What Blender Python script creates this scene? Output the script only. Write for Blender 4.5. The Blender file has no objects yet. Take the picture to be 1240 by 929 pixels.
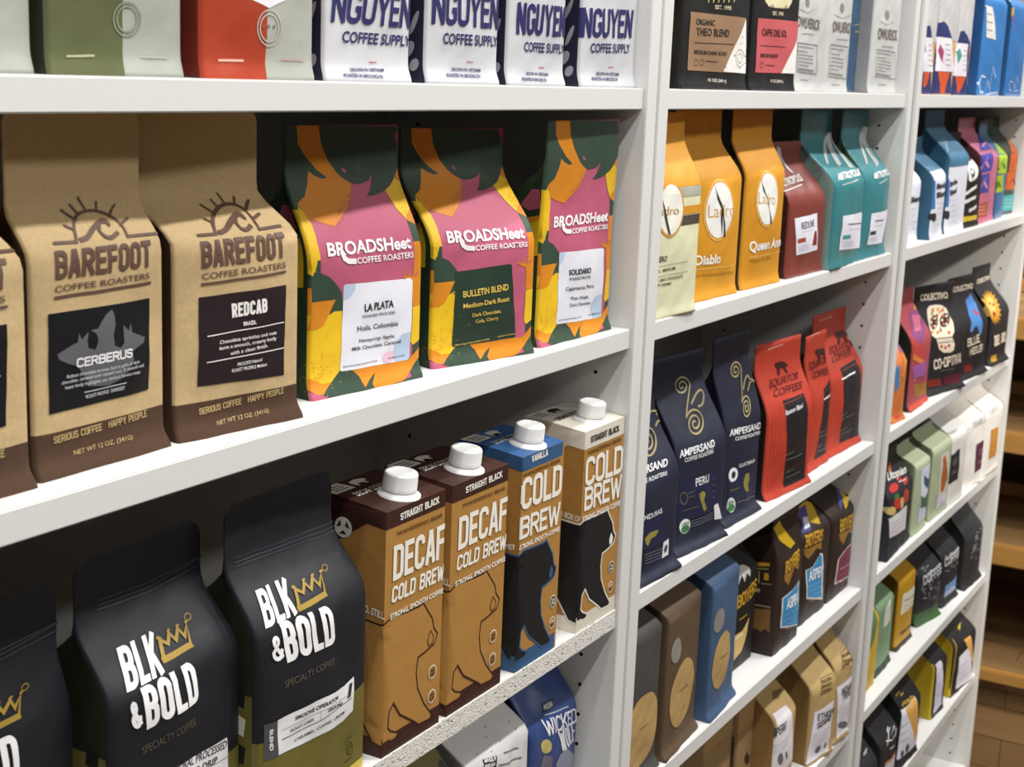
import bpy, bmesh, math, random, bisect
from mathutils import Vector, Matrix
S = bpy.context.scene
# ---------- camera ----------
cd = bpy.data.cameras.new('camera'); cam = bpy.data.objects.new('camera', cd); S.collection.objects.link(cam)
cd.sensor_width = 36; cd.lens = 1833.4 / 1240 * 36; cd.clip_start = .02
yaw, pit, rol = (math.radians(a) for a in (60.50008, 11.69418, 2.26634))
F = Vector((math.sin(yaw) * math.cos(pit), math.cos(yaw) * math.cos(pit), -math.sin(pit)))
R0 = Vector((math.cos(yaw), -math.sin(yaw), 0)); U0 = R0.cross(F)
R = R0 * math.cos(rol) + U0 * math.sin(rol); U = U0 * math.cos(rol) - R0 * math.sin(rol)
cam.matrix_world = Matrix(((R.x, U.x, -F.x, 0), (R.y, U.y, -F.y, -.56), (R.z, U.z, -F.z, 1.52), (0, 0, 0, 1)))
cd.dof.use_dof = True; cd.dof.focus_distance = 1.12; cd.dof.aperture_fstop = 20
S.camera = cam
# ---------- light and exposure ----------
S.view_settings.view_transform = 'Standard'; S.view_settings.look = 'None'
S.view_settings.gamma = 1; S.view_settings.use_curve_mapping = False; S.view_settings.exposure = -0.8
wd = bpy.data.worlds.new('store'); S.world = wd; wd.use_nodes = True
wd.node_tree.nodes['Background'].inputs[0].default_value = (1.0, .985, .97, 1)
wd.node_tree.nodes['Background'].inputs[1].default_value = .16
def lamp(x, y, z, watts, size=.09, tx=None, ty=0, tz=1.0, col=(1, .988, .968)):
    l = bpy.data.lights.new('ceiling_lamp', 'AREA'); l.energy = watts; l.size = size; l.shape = 'DISK'; l.color = col
    o = bpy.data.objects.new('ceiling_lamp', l); S.collection.objects.link(o); o.location = (x, y, z)
    dv = Vector(((x if tx is None else tx) - x, ty - y, tz - z)); o.rotation_euler = dv.to_track_quat('-Z', 'Y').to_euler()
for x in (-.3, .75, 1.8, 2.85, 3.9):                     # the row of track lamps over the shelf front
    lamp(x, -.95, 3.0, 27)
    lamp(x + .4, -.38, 3.0, 15)
for x in (-1.0, .6, 2.2, 3.8):                           # the next rows out in the aisle
    lamp(x, -2.4, 3.0, 17, .3, tz=1.1)
sp = bpy.data.lights.new('display_fill_spot', 'SPOT'); sp.energy = 560; sp.spot_size = math.radians(26); sp.spot_blend = .5; sp.shadow_soft_size = .05; sp.color = (1, .9, .76)
so = bpy.data.objects.new('display_fill_spot', sp); S.collection.objects.link(so); so.location = (1.5, -2.3, 3.0)   # unseen spot added to brighten the wooden display alone
so.rotation_euler = (Vector((3.55, .05, .5)) - so.location).to_track_quat('-Z', 'Y').to_euler()
# ---------- materials ----------
MAT = {}
def lin(h):
    c = [int(h[i:i + 2], 16) / 255 for i in (0, 2, 4)]
    return [x / 12.92 if x <= .04045 else ((x + .055) / 1.055) ** 2.4 for x in c] + [1]
def M(spec):
    """'rrggbb' + flags: m metallic foil, g glossy, k kraft paper fibre, s soft crinkled film, p plain print"""
    if spec in MAT: return MAT[spec]
    h, fl = spec[:6], spec[6:]
    m = bpy.data.materials.new('m_' + spec); m.use_nodes = True; nt = m.node_tree; b = nt.nodes['Principled BSDF']
    b.inputs['Base Color'].default_value = lin(h); b.inputs['Roughness'].default_value = .55
    b.inputs['Specular IOR Level'].default_value = .35
    def tex(scale, detail=4):
        tc = nt.nodes.new('ShaderNodeTexCoord'); n = nt.nodes.new('ShaderNodeTexNoise'); n.inputs['Scale'].default_value = scale
        n.inputs['Detail'].default_value = detail; nt.links.new(tc.outputs['Object'], n.inputs['Vector']); return n
    if 'm' in fl: b.inputs['Metallic'].default_value = .85; b.inputs['Roughness'].default_value = .34
    if 'g' in fl: b.inputs['Roughness'].default_value = .36; b.inputs['Specular IOR Level'].default_value = .42
    if 's' in fl or 'g' in fl or 'k' in fl:
        n = tex(38 if 'k' not in fl else 60, 3); bp = nt.nodes.new('ShaderNodeBump'); bp.inputs['Strength'].default_value = .22
        bp.inputs['Distance'].default_value = .004; nt.links.new(n.outputs['Fac'], bp.inputs['Height']); nt.links.new(bp.outputs['Normal'], b.inputs['Normal'])
    if 'k' in fl:
        b.inputs['Roughness'].default_value = .8; b.inputs['Specular IOR Level'].default_value = .15
        n = tex(420, 5); mx = nt.nodes.new('ShaderNodeMix'); mx.data_type = 'RGBA'
        c = lin(h); mx.inputs[6].default_value = [x * .84 for x in c[:3]] + [1]; mx.inputs[7].default_value = [min(1, x * 1.14) for x in c[:3]] + [1]
        nt.links.new(n.outputs['Fac'], mx.inputs[0]); nt.links.new(mx.outputs[2], b.inputs['Base Color'])
    if 'd' in fl:                                        # stippled blend from the second colour: rrggbbd + rrggbb
        pass
    MAT[spec] = m; return m
def link(name, me, parent=None):
    o = bpy.data.objects.new(name, me); S.collection.objects.link(o); o.parent = parent; return o
def finish(name, bm, mats, parent=None, smooth=True, loc=None):
    me = bpy.data.meshes.new(name); bm.to_mesh(me); bm.free()
    for m in mats: me.materials.append(m)
    if smooth:
        for p in me.polygons: p.use_smooth = True
    o = link(name, me, parent)
    if loc: o.location = loc
    return o
def box(bm, x0, x1, y0, y1, z0, z1, mi=0, bev=0):
    r = bmesh.ops.create_cube(bm, size=1)
    vs = r['verts']
    for v in vs: v.co = Vector(((x0 + x1) / 2 + v.co.x * (x1 - x0), (y0 + y1) / 2 + v.co.y * (y1 - y0), (z0 + z1) / 2 + v.co.z * (z1 - z0)))
    fs = list({f for v in vs for f in v.link_faces})
    for f in fs: f.material_index = mi
    if bev:
        r = bmesh.ops.bevel(bm, geom=list({e for f in fs for e in f.edges}), offset=bev, segments=2, affect='EDGES')
        for f in r['faces']: f.material_index = mi
def thing(name, label, cat, group=None, loc=(0, 0, 0), rz=0):
    o = link(name, None); o.location = loc; o.rotation_euler = (0, 0, rz); o.empty_display_size = .02
    o['label'] = label; o['category'] = cat
    if group: o['group'] = group
    return o
# ---------- surface of a bag: u runs across the front (past the edge it turns into the side), v runs up ----------
def clamp(a, lo, hi):
    return lo if a < lo else hi if a > hi else a
DEF = dict(d=60, s=.72, fl=.12, te=3, rr=3, lip=0, gi=5, bg=3, na=.7, sd=0, rc=0, ln=0, n=10, wt=0, ty=0, wave=0, ca=0)
def surf(b, u, v):
    """local point (mm): x right, y away from the aisle, z up"""
    w, h, d = b['w'], b['h'], b['d']
    t = v / h
    if b.get('box'):
        hw = w / 2
        sg = 1 if u >= 0 else -1
        k = 1.0
        if abs(u) <= hw: return (u, 0.0, v)
        return (sg * hw, min(abs(u) - hw, d), v)
    s, fl = b['s'], b['fl']
    q = clamp((t - s) / max(1e-6, 1 - s - fl), 0, 1)
    E = q * q * (3 - 2 * q)
    dep = d * (1 - E) + b['te'] * E
    yf = b['ty'] * E + b['ln'] * v
    if q >= 1: yf += b['wave'] * (t - (1 - fl)) / max(fl, 1e-6)
    hw = (w + ((b['wt'] or w) - w) * E) / 2
    if b['rc']:
        dz = h - v
        if dz < b['rc']: hw -= b['rc'] - math.sqrt(max(0, b['rc'] ** 2 - (b['rc'] - dz) ** 2))
    k = b['lip'] * math.exp(-(v / 7.0) ** 2)
    if b['ca']: hw += b['ca'] * math.sin(math.pi * min(1, t / max(s, .3)))
    R = min(b['rr'], dep * .49)
    sg = 1 if u >= 0 else -1
    a = abs(u) / (w / 2)
    sd = b['sd']
    nz = b['na'] * (1 - E * .6) * (math.sin(u * .083 + v * .061 + sd) * math.sin(v * .047 - u * .031 + 2.1 * sd) + .6 * math.sin(u * .19 - v * .13 + sd * 1.7) * math.sin(v * .11 + sd))
    if a <= 1:
        n = b['n']
        y = yf + R * (1 - max(0, 1 - a ** n) ** (1 / n))
        y -= b['bg'] * (1 - a * a) * math.sin(math.pi * clamp(t / max(.05, s + .12), 0, 1))
        y -= k
        y += nz * (1 - a ** 6)
        x = u / (w / 2) * hw + sg * .3 * k * a
    else:
        f = clamp((abs(u) - w / 2) / d, 0, 1)
        g = b['gi'] * (1 - abs(2 * f - 1)) * min(1, .25 + t * 1.1) * (1 - .7 * E)
        x = sg * (hw - g + .3 * k * max(0, 1 - f * 6))
        y = yf + R + f * (dep - 2 * R) - k * max(0, 1 - f * 5)
    return (x, y, v)
def u_lines(b):
    w, d = b['w'], b['d']
    f = [0, .12, .24, .36, .48, .6, .7, .79, .87, .93, .97, .99, 1] if not b.get('box') else [0, .5, 1]
    fr = sorted({round(sg * k * w / 2, 4) for k in f for sg in (1, -1)})
    sd = [.12, .5, .88, 1] if not b.get('box') else [.5, 1]
    return [-w / 2 - k * d for k in reversed(sd)] + fr + [w / 2 + k * d for k in sd]
def v_lines(b):
    h = b['h']
    st = b.get('st', 6)
    n = max(6, int(round(h / st)))
    L = [h * i / n for i in range(n + 1)]
    if b.get('lip'): L += [2.5, 9.0]
    if b.get('rc'): L += [h - b['rc'] * k for k in (.05, .15, .3, .5, .75)]
    return sorted(set(round(x, 3) for x in L))
# ---------- lettering ----------
def _arc(cx, cy, rx, ry, a0, a1, n=5):
    return [(cx + rx * math.cos(math.radians(a0 + (a1 - a0) * i / n)), cy + ry * math.sin(math.radians(a0 + (a1 - a0) * i / n))) for i in range(n + 1)]
RY = .17
def _bowl(y0, y1, x0=0.0, r=.5): return [(x0, y1)] + _arc(1 - r, y1 - RY, r, RY, 90, 0) + _arc(1 - r, y0 + RY, r, RY, 0, -90) + [(x0, y0)]
_top, _bot = _arc(.5, 1 - RY, .5, RY, 0, 180, 8), _arc(.5, RY, .5, RY, 180, 360, 8)
GL = {                                                    # heavy condensed capitals, as strokes
 'A': (1, [[(0, 0), (.42, 1)], [(1, 0), (.58, 1)], [(.3, .24), (.7, .24)]]), 'B': (1, [[(0, 0), (0, 1)], _bowl(.53, 1), _bowl(0, .53)]),
 'C': (1, [[(1, .74)] + _top + _bot + [(1, .26)]]), 'D': (1, [[(0, 0), (0, 1)], _bowl(0, 1)]),
 'E': (.86, [[(1, 1), (0, 1), (0, 0), (1, 0)], [(0, .52), (.85, .52)]]), 'F': (.84, [[(1, 1), (0, 1), (0, 0)], [(0, .52), (.85, .52)]]),
 'G': (1, [[(1, .76)] + _top + _bot + [(1, .44), (.62, .44)]]), 'H': (1, [[(0, 0), (0, 1)], [(1, 0), (1, 1)], [(0, .52), (1, .52)]]),
 'I': (.12, [[(.5, 0), (.5, 1)]]), 'J': (.8, [[(1, 1)] + list(reversed(_bot)) ]), 'K': (1, [[(0, 0), (0, 1)], [(1, 1), (.08, .42)], [(.32, .58), (1, 0)]]),
 'L': (.8, [[(0, 1), (0, 0), (1, 0)]]), 'M': (1.35, [[(0, 0), (0, 1)], [(0, 1), (.5, .2)], [(.5, .2), (1, 1)], [(1, 1), (1, 0)]]), 'N': (1, [[(0, 0), (0, 1)], [(.05, 1), (.95, 0)], [(1, 0), (1, 1)]]),
 'O': (1, [_top + _bot + _top[:1]]), 'P': (.95, [[(0, 0), (0, 1)], _bowl(.45, 1)]), 'Q': (1, [_top + _bot + _top[:1], [(.55, .25), (1, -.05)]]),
 'R': (1, [[(0, 0), (0, 1)], _bowl(.48, 1), [(.5, .48), (1, 0)]]),
 'S': (1, [[(1, .74)] + _arc(.5, 1 - RY, .5, RY, 0, 180, 8) + [(0, .68)] + _arc(.5, .66, .5, .14, 180, 270, 3) + _arc(.5, .36, .5, .16, 90, 0, 3) + _arc(.5, RY, .5, RY, 0, -180, 8) + [(0, .28)]]),
 'T': (.95, [[(0, 1), (1, 1)], [(.5, 0), (.5, 1)]]), 'U': (1, [[(0, 1)] + _bot + [(1, 1)]]), 'V': (1, [[(0, 1), (.45, 0)], [(.55, 0), (1, 1)]]),
 'W': (1.5, [[(0, 1), (.23, 0)], [(.27, 0), (.48, .85)], [(.52, .85), (.73, 0)], [(.77, 0), (1, 1)]]), 'X': (1, [[(0, 0), (1, 1)], [(0, 1), (1, 0)]]), 'Y': (1, [[(0, 1), (.5, .45), (1, 1)], [(.5, .45), (.5, 0)]]),
 'Z': (.95, [[(0, 1), (1, 1), (0, 0), (1, 0)]]), '&': (1.1, [[(1, .4)] + _arc(.45, .26, .45, .26, -20, -180, 6) + [(0, .35), (.62, .72)] + _arc(.4, .83, .24, .17, -10, 190, 6) + [(.2, .7), (1, 0)]]),
 '-': (.5, [[(0, .5), (1, .5)]]), '1': (.4, [[(0, .8), (.6, 1), (.6, 0)]]), '2': (.9, [[(0, .75)] + list(reversed(_top)) + [(1, .62), (0, 0), (1, 0)]]), '.': (.12, [[(.5, 0), (.5, .04)]]),
}
def strip(pts, wd, ext=True):
    """quads of a stroke of width wd along pts, mitred; closed when the ends meet"""
    P = [Vector((p[0], p[1])) for p in pts]
    P = [p for i, p in enumerate(P) if i == 0 or (p - P[i - 1]).length > 1e-5]
    if len(P) < 2: return []
    closed = (P[0] - P[-1]).length < 1e-4 and len(P) > 3
    if closed: P = P[:-1]
    n = len(P); L = []; Rr = []
    if not closed and ext:
        P[0] = P[0] + (P[0] - P[1]).normalized() * wd * .5; P[-1] = P[-1] + (P[-1] - P[-2]).normalized() * wd * .5
    for i in range(n):
        a = P[i] - P[i - 1] if (i or closed) else P[1] - P[0]
        c = P[(i + 1) % n] - P[i] if (i < n - 1 or closed) else a
        a.normalize(); c.normalize(); na, nc = Vector((-a.y, a.x)), Vector((-c.y, c.x))
        m = na + nc
        if m.length < .35: m = na * 1.0
        else: m = m / max(.45, m.length_squared / 2)
        L.append(P[i] + m * wd / 2); Rr.append(P[i] - m * wd / 2)
    k = n if closed else n - 1
    return [[L[i], L[(i + 1) % n], Rr[(i + 1) % n], Rr[i]] for i in range(k)]
def stroke_text(s, Wd, H, wt):
    """quads of heavy condensed capitals filling Wd x H; wt = stem / cap height"""
    st = wt * H; ws = [GL.get(c, (.45, []))[0] if c != ' ' else .35 for c in s]
    gap = st * .32
    tot = Wd - gap * (len(s) - 1) - st * len(s); unit = max(.01, tot) / max(.01, sum(ws)); x = 0; out = []
    for c, w in zip(s, ws):
        cw = w * unit
        for pl in GL.get(c, (0, []))[1]:
            q = [(x + st / 2 + px * cw, st / 2 + py * (H - st)) for px, py in pl]
            out.append(strip(q, st, c not in 'CGS&'))
        x += cw + st + gap
    return out
FT = {}
def font_text(s, wt):
    k = (s, wt)
    if k in FT: return FT[k]
    c = bpy.data.curves.new('t', 'FONT'); c.body = s; c.size = 1; c.offset = wt; c.resolution_u = 3
    o = bpy.data.objects.new('t', c); me = bpy.data.meshes.new_from_object(o)
    V = [(v.co.x, v.co.y / .68) for v in me.vertices]; Fc = [list(p.vertices) for p in me.polygons]
    bpy.data.objects.remove(o); bpy.data.curves.remove(c); bpy.data.meshes.remove(me)
    x0 = min(v[0] for v in V); x1 = max(v[0] for v in V)
    FT[k] = ([((x - x0) / (x1 - x0), y) for x, y in V], Fc); return FT[k]
# ---------- a bag and everything printed on it ----------
def aff(p3, x, y):
    (ax, ay), (bx, by), (cx, cy) = p3
    return (ax + (bx - ax) * x + (cx - ax) * y, ay + (by - ay) * x + (cy - ay) * y)
def place(b, u, v, off):
    """point of the bag's own facets at (u, v), lifted off by off (mm)"""
    ul, vl, P = b['grid']
    j = clamp(bisect.bisect_right(ul, u) - 1, 0, len(ul) - 2); i = clamp(bisect.bisect_right(vl, v) - 1, 0, len(vl) - 2)
    s = (u - ul[j]) / (ul[j + 1] - ul[j]); t = (v - vl[i]) / (vl[i + 1] - vl[i])
    a, c, d, e = P[i][j], P[i][j + 1], P[i + 1][j], P[i + 1][j + 1]
    n = ((c - a) * (1 - t) + (e - d) * t).cross((d - a) * (1 - s) + (e - c) * s)
    n = n.normalized() if n.length > 1e-9 else Vector((0, -1, 0))
    return (a * (1 - s) * (1 - t) + c * s * (1 - t) + d * (1 - s) * t + e * s * t + n * off) * .001
def tube2d(bm, faces, lay, mi):
    for q in faces:
        try:
            f = bm.faces.new([bm.verts.new((p[0], p[1], lay)) for p in q]); f.material_index = mi
        except ValueError: pass
def decal_mesh(b, name, ds, parent, base):
    bm = bmesh.new(); mats = []
    for d in ds:
        if d[2] not in mats: mats.append(d[2])
        mi = mats.index(d[2]); lay = base + d[3] * .11
        if d[0] == 'p': tube2d(bm, [d[4]], lay, mi)
        elif d[0] == 'l':
            for j, q in enumerate(strip(d[5], d[4])): tube2d(bm, [q], lay + .003 * (j % 3), mi)
        elif d[0] == 's':                                 # airbrushed speckle
            rn = random.Random(d[5]); (ax, ay), (bx, by) = d[6:8]
            for k in range(d[4]):
                t = rn.random(); x, y, r = ax + (bx - ax) * t + rn.gauss(0, d[8]), ay + (by - ay) * t + rn.gauss(0, d[8]), d[9] * rn.uniform(.5, 1.2)
                tube2d(bm, [[(x - r, y), (x, y - r), (x + r, y), (x, y + r)]], lay + .002 * k, mi)
        elif d[0] == 'e':
            c, r, t = d[4:7]
            tube2d(bm, [[(c[0] + r[0] * math.cos(a) + t[0] * math.sin(a), c[1] + r[1] * math.cos(a) + t[1] * math.sin(a)) for a in [2 * math.pi * i / 28 for i in range(28)]]], lay, mi)
        elif d[0] == 't':
            p3 = d[7]
            if d[5] == 'k':
                W_ = math.dist(p3[0], p3[1]); H_ = math.dist(p3[0], p3[2])
                if W_ < .1 or H_ < .1: continue
                for k, st in enumerate(stroke_text(d[4], W_, H_, d[6])):
                    for j, q in enumerate(st): tube2d(bm, [[aff(p3, p.x / W_, p.y / H_) for p in q]], lay + .006 * (k % 4) + .003 * (j % 2), mi)
            else:
                V, Fc = font_text(d[4], d[6])
                vs = [bm.verts.new(aff(p3, x, y) + (lay,)) for x, y in V]
                for f in Fc:
                    try: bm.faces.new([vs[i] for i in f]).material_index = mi
                    except ValueError: pass
    bmesh.ops.triangulate(bm, faces=[f for f in bm.faces if len(f.verts) > 4])
    if not bm.verts: bm.free(); return
    us = [v.co.x for v in bm.verts]; vs = [v.co.y for v in bm.verts]
    for x in u_lines(b):
        if min(us) + .05 < x < max(us) - .05:
            bmesh.ops.bisect_plane(bm, geom=bm.verts[:] + bm.edges[:] + bm.faces[:], dist=.001, plane_co=(x, 0, 0), plane_no=(1, 0, 0))
    for y in v_lines(b):
        if min(vs) + .05 < y < max(vs) - .05:
            bmesh.ops.bisect_plane(bm, geom=bm.verts[:] + bm.edges[:] + bm.faces[:], dist=.001, plane_co=(0, y, 0), plane_no=(0, 1, 0))
    bm.normal_update()
    for f in bm.faces:
        if f.normal.z < 0: f.normal_flip()
    w2 = b['w'] / 2 + b['d']
    for v in bm.verts:
        u, vv, o = clamp(v.co.x, -w2, w2), clamp(v.co.y, 0, b['h']), v.co.z
        v.co = place(b, u, vv, o)
    return finish(name, bm, [M(s) for s in mats], parent)
COUNT = [0]
def bag(name, label, cat, group, loc, rot, body, side, P, decals):
    b = dict(DEF); b.update(P); COUNT[0] += 1
    t = thing(name, label, cat, group, loc, rot)
    ul, vl = u_lines(b), v_lines(b); bm = bmesh.new()
    P_ = [[Vector(surf(b, u, v)) for u in ul] for v in vl]; b['grid'] = (ul, vl, P_)
    rows = [[bm.verts.new(p * .001) for p in r] for r in P_]
    n = len(ul)
    for i in range(len(vl) - 1):
        for j in range(n - 1):
            f = bm.faces.new((rows[i][j], rows[i][j + 1], rows[i + 1][j + 1], rows[i + 1][j]))
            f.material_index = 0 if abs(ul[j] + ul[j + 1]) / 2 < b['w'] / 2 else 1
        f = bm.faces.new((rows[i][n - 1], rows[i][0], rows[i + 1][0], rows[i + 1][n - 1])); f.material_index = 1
    bm.faces.new(list(reversed(rows[0]))).material_index = 1
    bm.faces.new(rows[-1])
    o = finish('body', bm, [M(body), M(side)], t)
    if b.get('box'):
        for p in o.data.polygons: p.use_smooth = False
    parts = {}
    for d in decals: parts.setdefault(d[1], []).append(d)
    made = {}
    for k in sorted(parts, key=lambda k: k.count('>')):
        a = k.split('>'); par = made.get(a[0]) if len(a) > 1 else t
        base = {'artwork': .12, 'label': .36, 'lettering': .42, 'logo': .42, 'band': .08}.get(a[-1], .4)
        if len(a) > 1: base = .5
        made[k] = decal_mesh(b, a[-1], parts[k], par or t, base)
    return t
# ---------- the room ----------
def wood(name, a, b2, scale=(1, 1, 1), plank=0, rough=.5, upright=False):
    m = bpy.data.materials.new(name); m.use_nodes = True; nt = m.node_tree; p = nt.nodes['Principled BSDF']; p.inputs['Roughness'].default_value = rough
    tc = nt.nodes.new('ShaderNodeTexCoord'); mp = nt.nodes.new('ShaderNodeMapping'); mp.inputs['Scale'].default_value = scale
    nt.links.new(tc.outputs['Object'], mp.inputs['Vector'])
    n = nt.nodes.new('ShaderNodeTexNoise'); n.inputs['Scale'].default_value = 6; n.inputs['Detail'].default_value = 7; n.inputs['Distortion'].default_value = .6
    nt.links.new(mp.outputs['Vector'], n.inputs['Vector'])
    mx = nt.nodes.new('ShaderNodeMix'); mx.data_type = 'RGBA'; mx.inputs[6].default_value = lin(a); mx.inputs[7].default_value = lin(b2)
    nt.links.new(n.outputs['Fac'], mx.inputs[0]); out = mx.outputs[2]
    if plank:
        sx = nt.nodes.new('ShaderNodeSeparateXYZ'); mp2 = nt.nodes.new('ShaderNodeCombineXYZ'); nt.links.new(tc.outputs['Object'], sx.inputs[0])   # planks run along y
        nt.links.new(sx.outputs['Y'], mp2.inputs['X']); nt.links.new(sx.outputs['Z' if upright else 'X'], mp2.inputs['Y'])
        br = nt.nodes.new('ShaderNodeTexBrick'); br.inputs['Scale'].default_value = plank; br.inputs['Mortar Size'].default_value = .004; br.inputs['Brick Width'].default_value = 1.7; br.inputs['Row Height'].default_value = .32
        br.inputs['Color1'].default_value = (.6, .57, .54, 1); br.inputs['Color2'].default_value = (1, .98, .95, 1); br.inputs['Mortar'].default_value = (.12, .1, .08, 1); br.inputs['Bias'].default_value = .1
        nt.links.new(mp2.outputs['Vector'], br.inputs['Vector'])
        m2 = nt.nodes.new('ShaderNodeMix'); m2.data_type = 'RGBA'; m2.blend_type = 'MULTIPLY'; m2.inputs[0].default_value = 1
        nt.links.new(out, m2.inputs[6]); nt.links.new(br.outputs['Color'], m2.inputs[7]); out = m2.outputs[2]
    nt.links.new(out, p.inputs['Base Color']); return m
white = M('d9d9d7'); white.name = 'white_melamine'; white.node_tree.nodes['Principled BSDF'].inputs['Roughness'].default_value = .42
inside = M('c6c4be'); gapm = M('8f8d86'); hole = M('17140f')
def chip_mat():
    m = bpy.data.materials.new('bare_chipboard'); m.use_nodes = True; nt = m.node_tree; p = nt.nodes['Principled BSDF']; p.inputs['Roughness'].default_value = .85
    tc = nt.nodes.new('ShaderNodeTexCoord'); mp = nt.nodes.new('ShaderNodeMapping'); mp.inputs['Scale'].default_value = (.55, 1, 1); nt.links.new(tc.outputs['Object'], mp.inputs['Vector'])
    v = nt.nodes.new('ShaderNodeTexVoronoi'); v.inputs['Scale'].default_value = 330; n = nt.nodes.new('ShaderNodeTexNoise'); n.inputs['Scale'].default_value = 420; n.inputs['Detail'].default_value = 4; n.inputs['Distortion'].default_value = 1.5
    nt.links.new(mp.outputs['Vector'], n.inputs['Vector']); nt.links.new(mp.outputs['Vector'], v.inputs['Vector'])
    r = nt.nodes.new('ShaderNodeValToRGB'); r.color_ramp.elements[0].position = .33; r.color_ramp.elements[0].color = lin('4f4a42'); r.color_ramp.elements[1].position = .40; r.color_ramp.elements[1].color = lin('dcd9d2')
    nt.links.new(n.outputs['Fac'], r.inputs['Fac']); nt.links.new(r.outputs['Color'], p.inputs['Base Color'])
    bp = nt.nodes.new('ShaderNodeBump'); bp.inputs['Strength'].default_value = .7; bp.inputs['Distance'].default_value = .002; nt.links.new(n.outputs['Fac'], bp.inputs['Height']); nt.links.new(bp.outputs['Normal'], p.inputs['Normal'])
    return m
def struct(name, x0, x1, y0, y1, z0, z1, m):
    bm = bmesh.new(); box(bm, x0, x1, y0, y1, z0, z1); o = finish(name, bm, [m], smooth=False); o['kind'] = 'structure'; return o
floor_m = wood('floor_planks', '6d5a45', '8d7658', (1, 6, 1), plank=2.2)
struct('floor', -3, 7.5, -4.5, 1.2, -.05, 0, floor_m)
struct('wall_back', -3, 7.5, .42, .5, 0, 3.3, M('b9b4aa'))
struct('ceiling', -3, 7.5, -4.5, 1.2, 3.3, 3.36, M('d8d5cf'))
# ---------- the three bookcases ----------
ZS = dict(A=1.508856, B=1.299136, C=1.037112, D=.82476, E=.612016, F=.407224); TH = .018144
EXTRA = dict(top=2.0, upper=1.765, low=.215, plinth=.08)
def bookcase(label, xl, xr, lw, rw, chipped=False):
    t = thing('bookcase', label, 'bookcase', 'white bookcases along the aisle', (xl, 0, 0))
    W = xr - xl
    for nm, a, b in (('side_panel', 0, lw), ('side_panel', W - rw, W)):
        bm = bmesh.new(); box(bm, a, b, 0, .28, 0, 2.02, 0, .0008)
        fx = b if a == 0 else a; sg = 1 if a == 0 else -1
        for z in [1.2558 + .0301 * k for k in range(-40, 25)]:
            for y in (.036, .235):
                if any(abs(z - zz + TH / 2) < .016 for zz in list(ZS.values()) + list(EXTRA.values())): continue
                r = bmesh.ops.create_cone(bm, cap_ends=True, segments=10, radius1=.0019, radius2=.0019, depth=.0006, matrix=Matrix.Translation((fx, y, z)) @ Matrix.Rotation(math.pi / 2, 4, 'Y'))
                for v in r['verts']:
                    for f in v.link_faces: f.material_index = 1
        finish(nm, bm, [white, hole], t, smooth=False)
    for k, z in list(ZS.items()) + list(EXTRA.items()):
        bm = bmesh.new(); y0 = .0035
        box(bm, lw + .0005, W - rw - .0005, y0, .272, z - TH, z, 0, .0009)
        s = finish('shelf', bm, [white], t, smooth=False)
        if chipped and k == 'C':
            bm = bmesh.new(); box(bm, lw + .001, W - rw - .001, y0 - .0012, y0 + .001, z - TH + .0004, z - .0003, 0); e = finish('front_edge', bm, [chip_mat()], s, smooth=False); e['label'] = 'rough chipped front edge of bare chipboard'
    bm = bmesh.new(); box(bm, lw, W - rw, .272, .278, 0, 2.02); finish('back_panel', bm, [inside], t, smooth=False)
    bm = bmesh.new(); box(bm, lw, W - rw, .02, .034, 0, .06); finish('plinth', bm, [white], t, smooth=False)
    return t
bookcase('white bookcase nearest the viewer, holding kraft bags, floral bags and cartons', .39, 1.2265, .0205, .0205, True)
bookcase('middle white bookcase, with yellow, teal, navy and red coffee bags', 1.2311, 2.0397, .0205, .0205)
bookcase('white bookcase at the end of the row, beside the wooden display', 2.0582, 2.8898, .0205, .021)
for x0, x1 in ((1.2267, 1.2309), (2.0399, 2.058)):
    o = struct('gap_shade_1' if x0 < 1.5 else 'gap_shade_2', x0, x1, .004, .26, .0, 2.0, gapm)  # filler strip in darker grey, standing in for the shaded gap between cases
# ---------- wooden display at the end of the aisle ----------
plk = wood('patchwork_planks', '8f6f4b', 'b39468', (5, 1, 5), plank=4.5, rough=.45); upk = wood('upright_planks', '8f6f4b', 'b39468', (5, 1, 5), plank=4.5, rough=.45, upright=True); edge = wood('oak_edge', '9a7136', 'b98b4a', (1, .4, 3)); dk = wood('dark_oak', '5f4325', '7c5a33', (1, 1, 3))
t = thing('display_shelf', 'brown wooden tiered display shelf beyond the end of the white bookcases', 'display shelf', None, (3.2, 0, 0))
for z in (1.04, .80, .555):
    bm = bmesh.new(); box(bm, .012, .62, -.9, .4, z - .012, z + .02); b = finish('board', bm, [plk], t, smooth=False)
    bm = bmesh.new(); box(bm, -.01, .012, -.9, .4, z - .024, z + .0205, 0, .003); finish('front_edge', bm, [edge], b, smooth=False)
    bm = bmesh.new(); box(bm, .42, .45, -.9, .4, z + .02, z + .05, 0, .003); finish('rail', bm, [edge], t, smooth=False)
    for y in (.06, -.55):
        bm = bmesh.new(); box(bm, .40, .44, y - .02, y + .02, z + .02, z + .225, 0, .003); finish('post', bm, [edge], t, smooth=False)
bm = bmesh.new(); box(bm, -.03, .95, -.9, .4, .27, .30); b = finish('board', bm, [plk], t, smooth=False)
bm = bmesh.new(); box(bm, -.05, -.03, -.9, .4, .285, .312, 0, .003); finish('front_edge', bm, [edge], b, smooth=False)
bm = bmesh.new(); box(bm, .62, .65, -.9, .4, .30, 1.3); finish('back_panel', bm, [dk], t, smooth=False)
bm = bmesh.new(); box(bm, .0, .9, -.9, .4, 0, .27); finish('plinth', bm, [upk], t, smooth=False)
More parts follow.
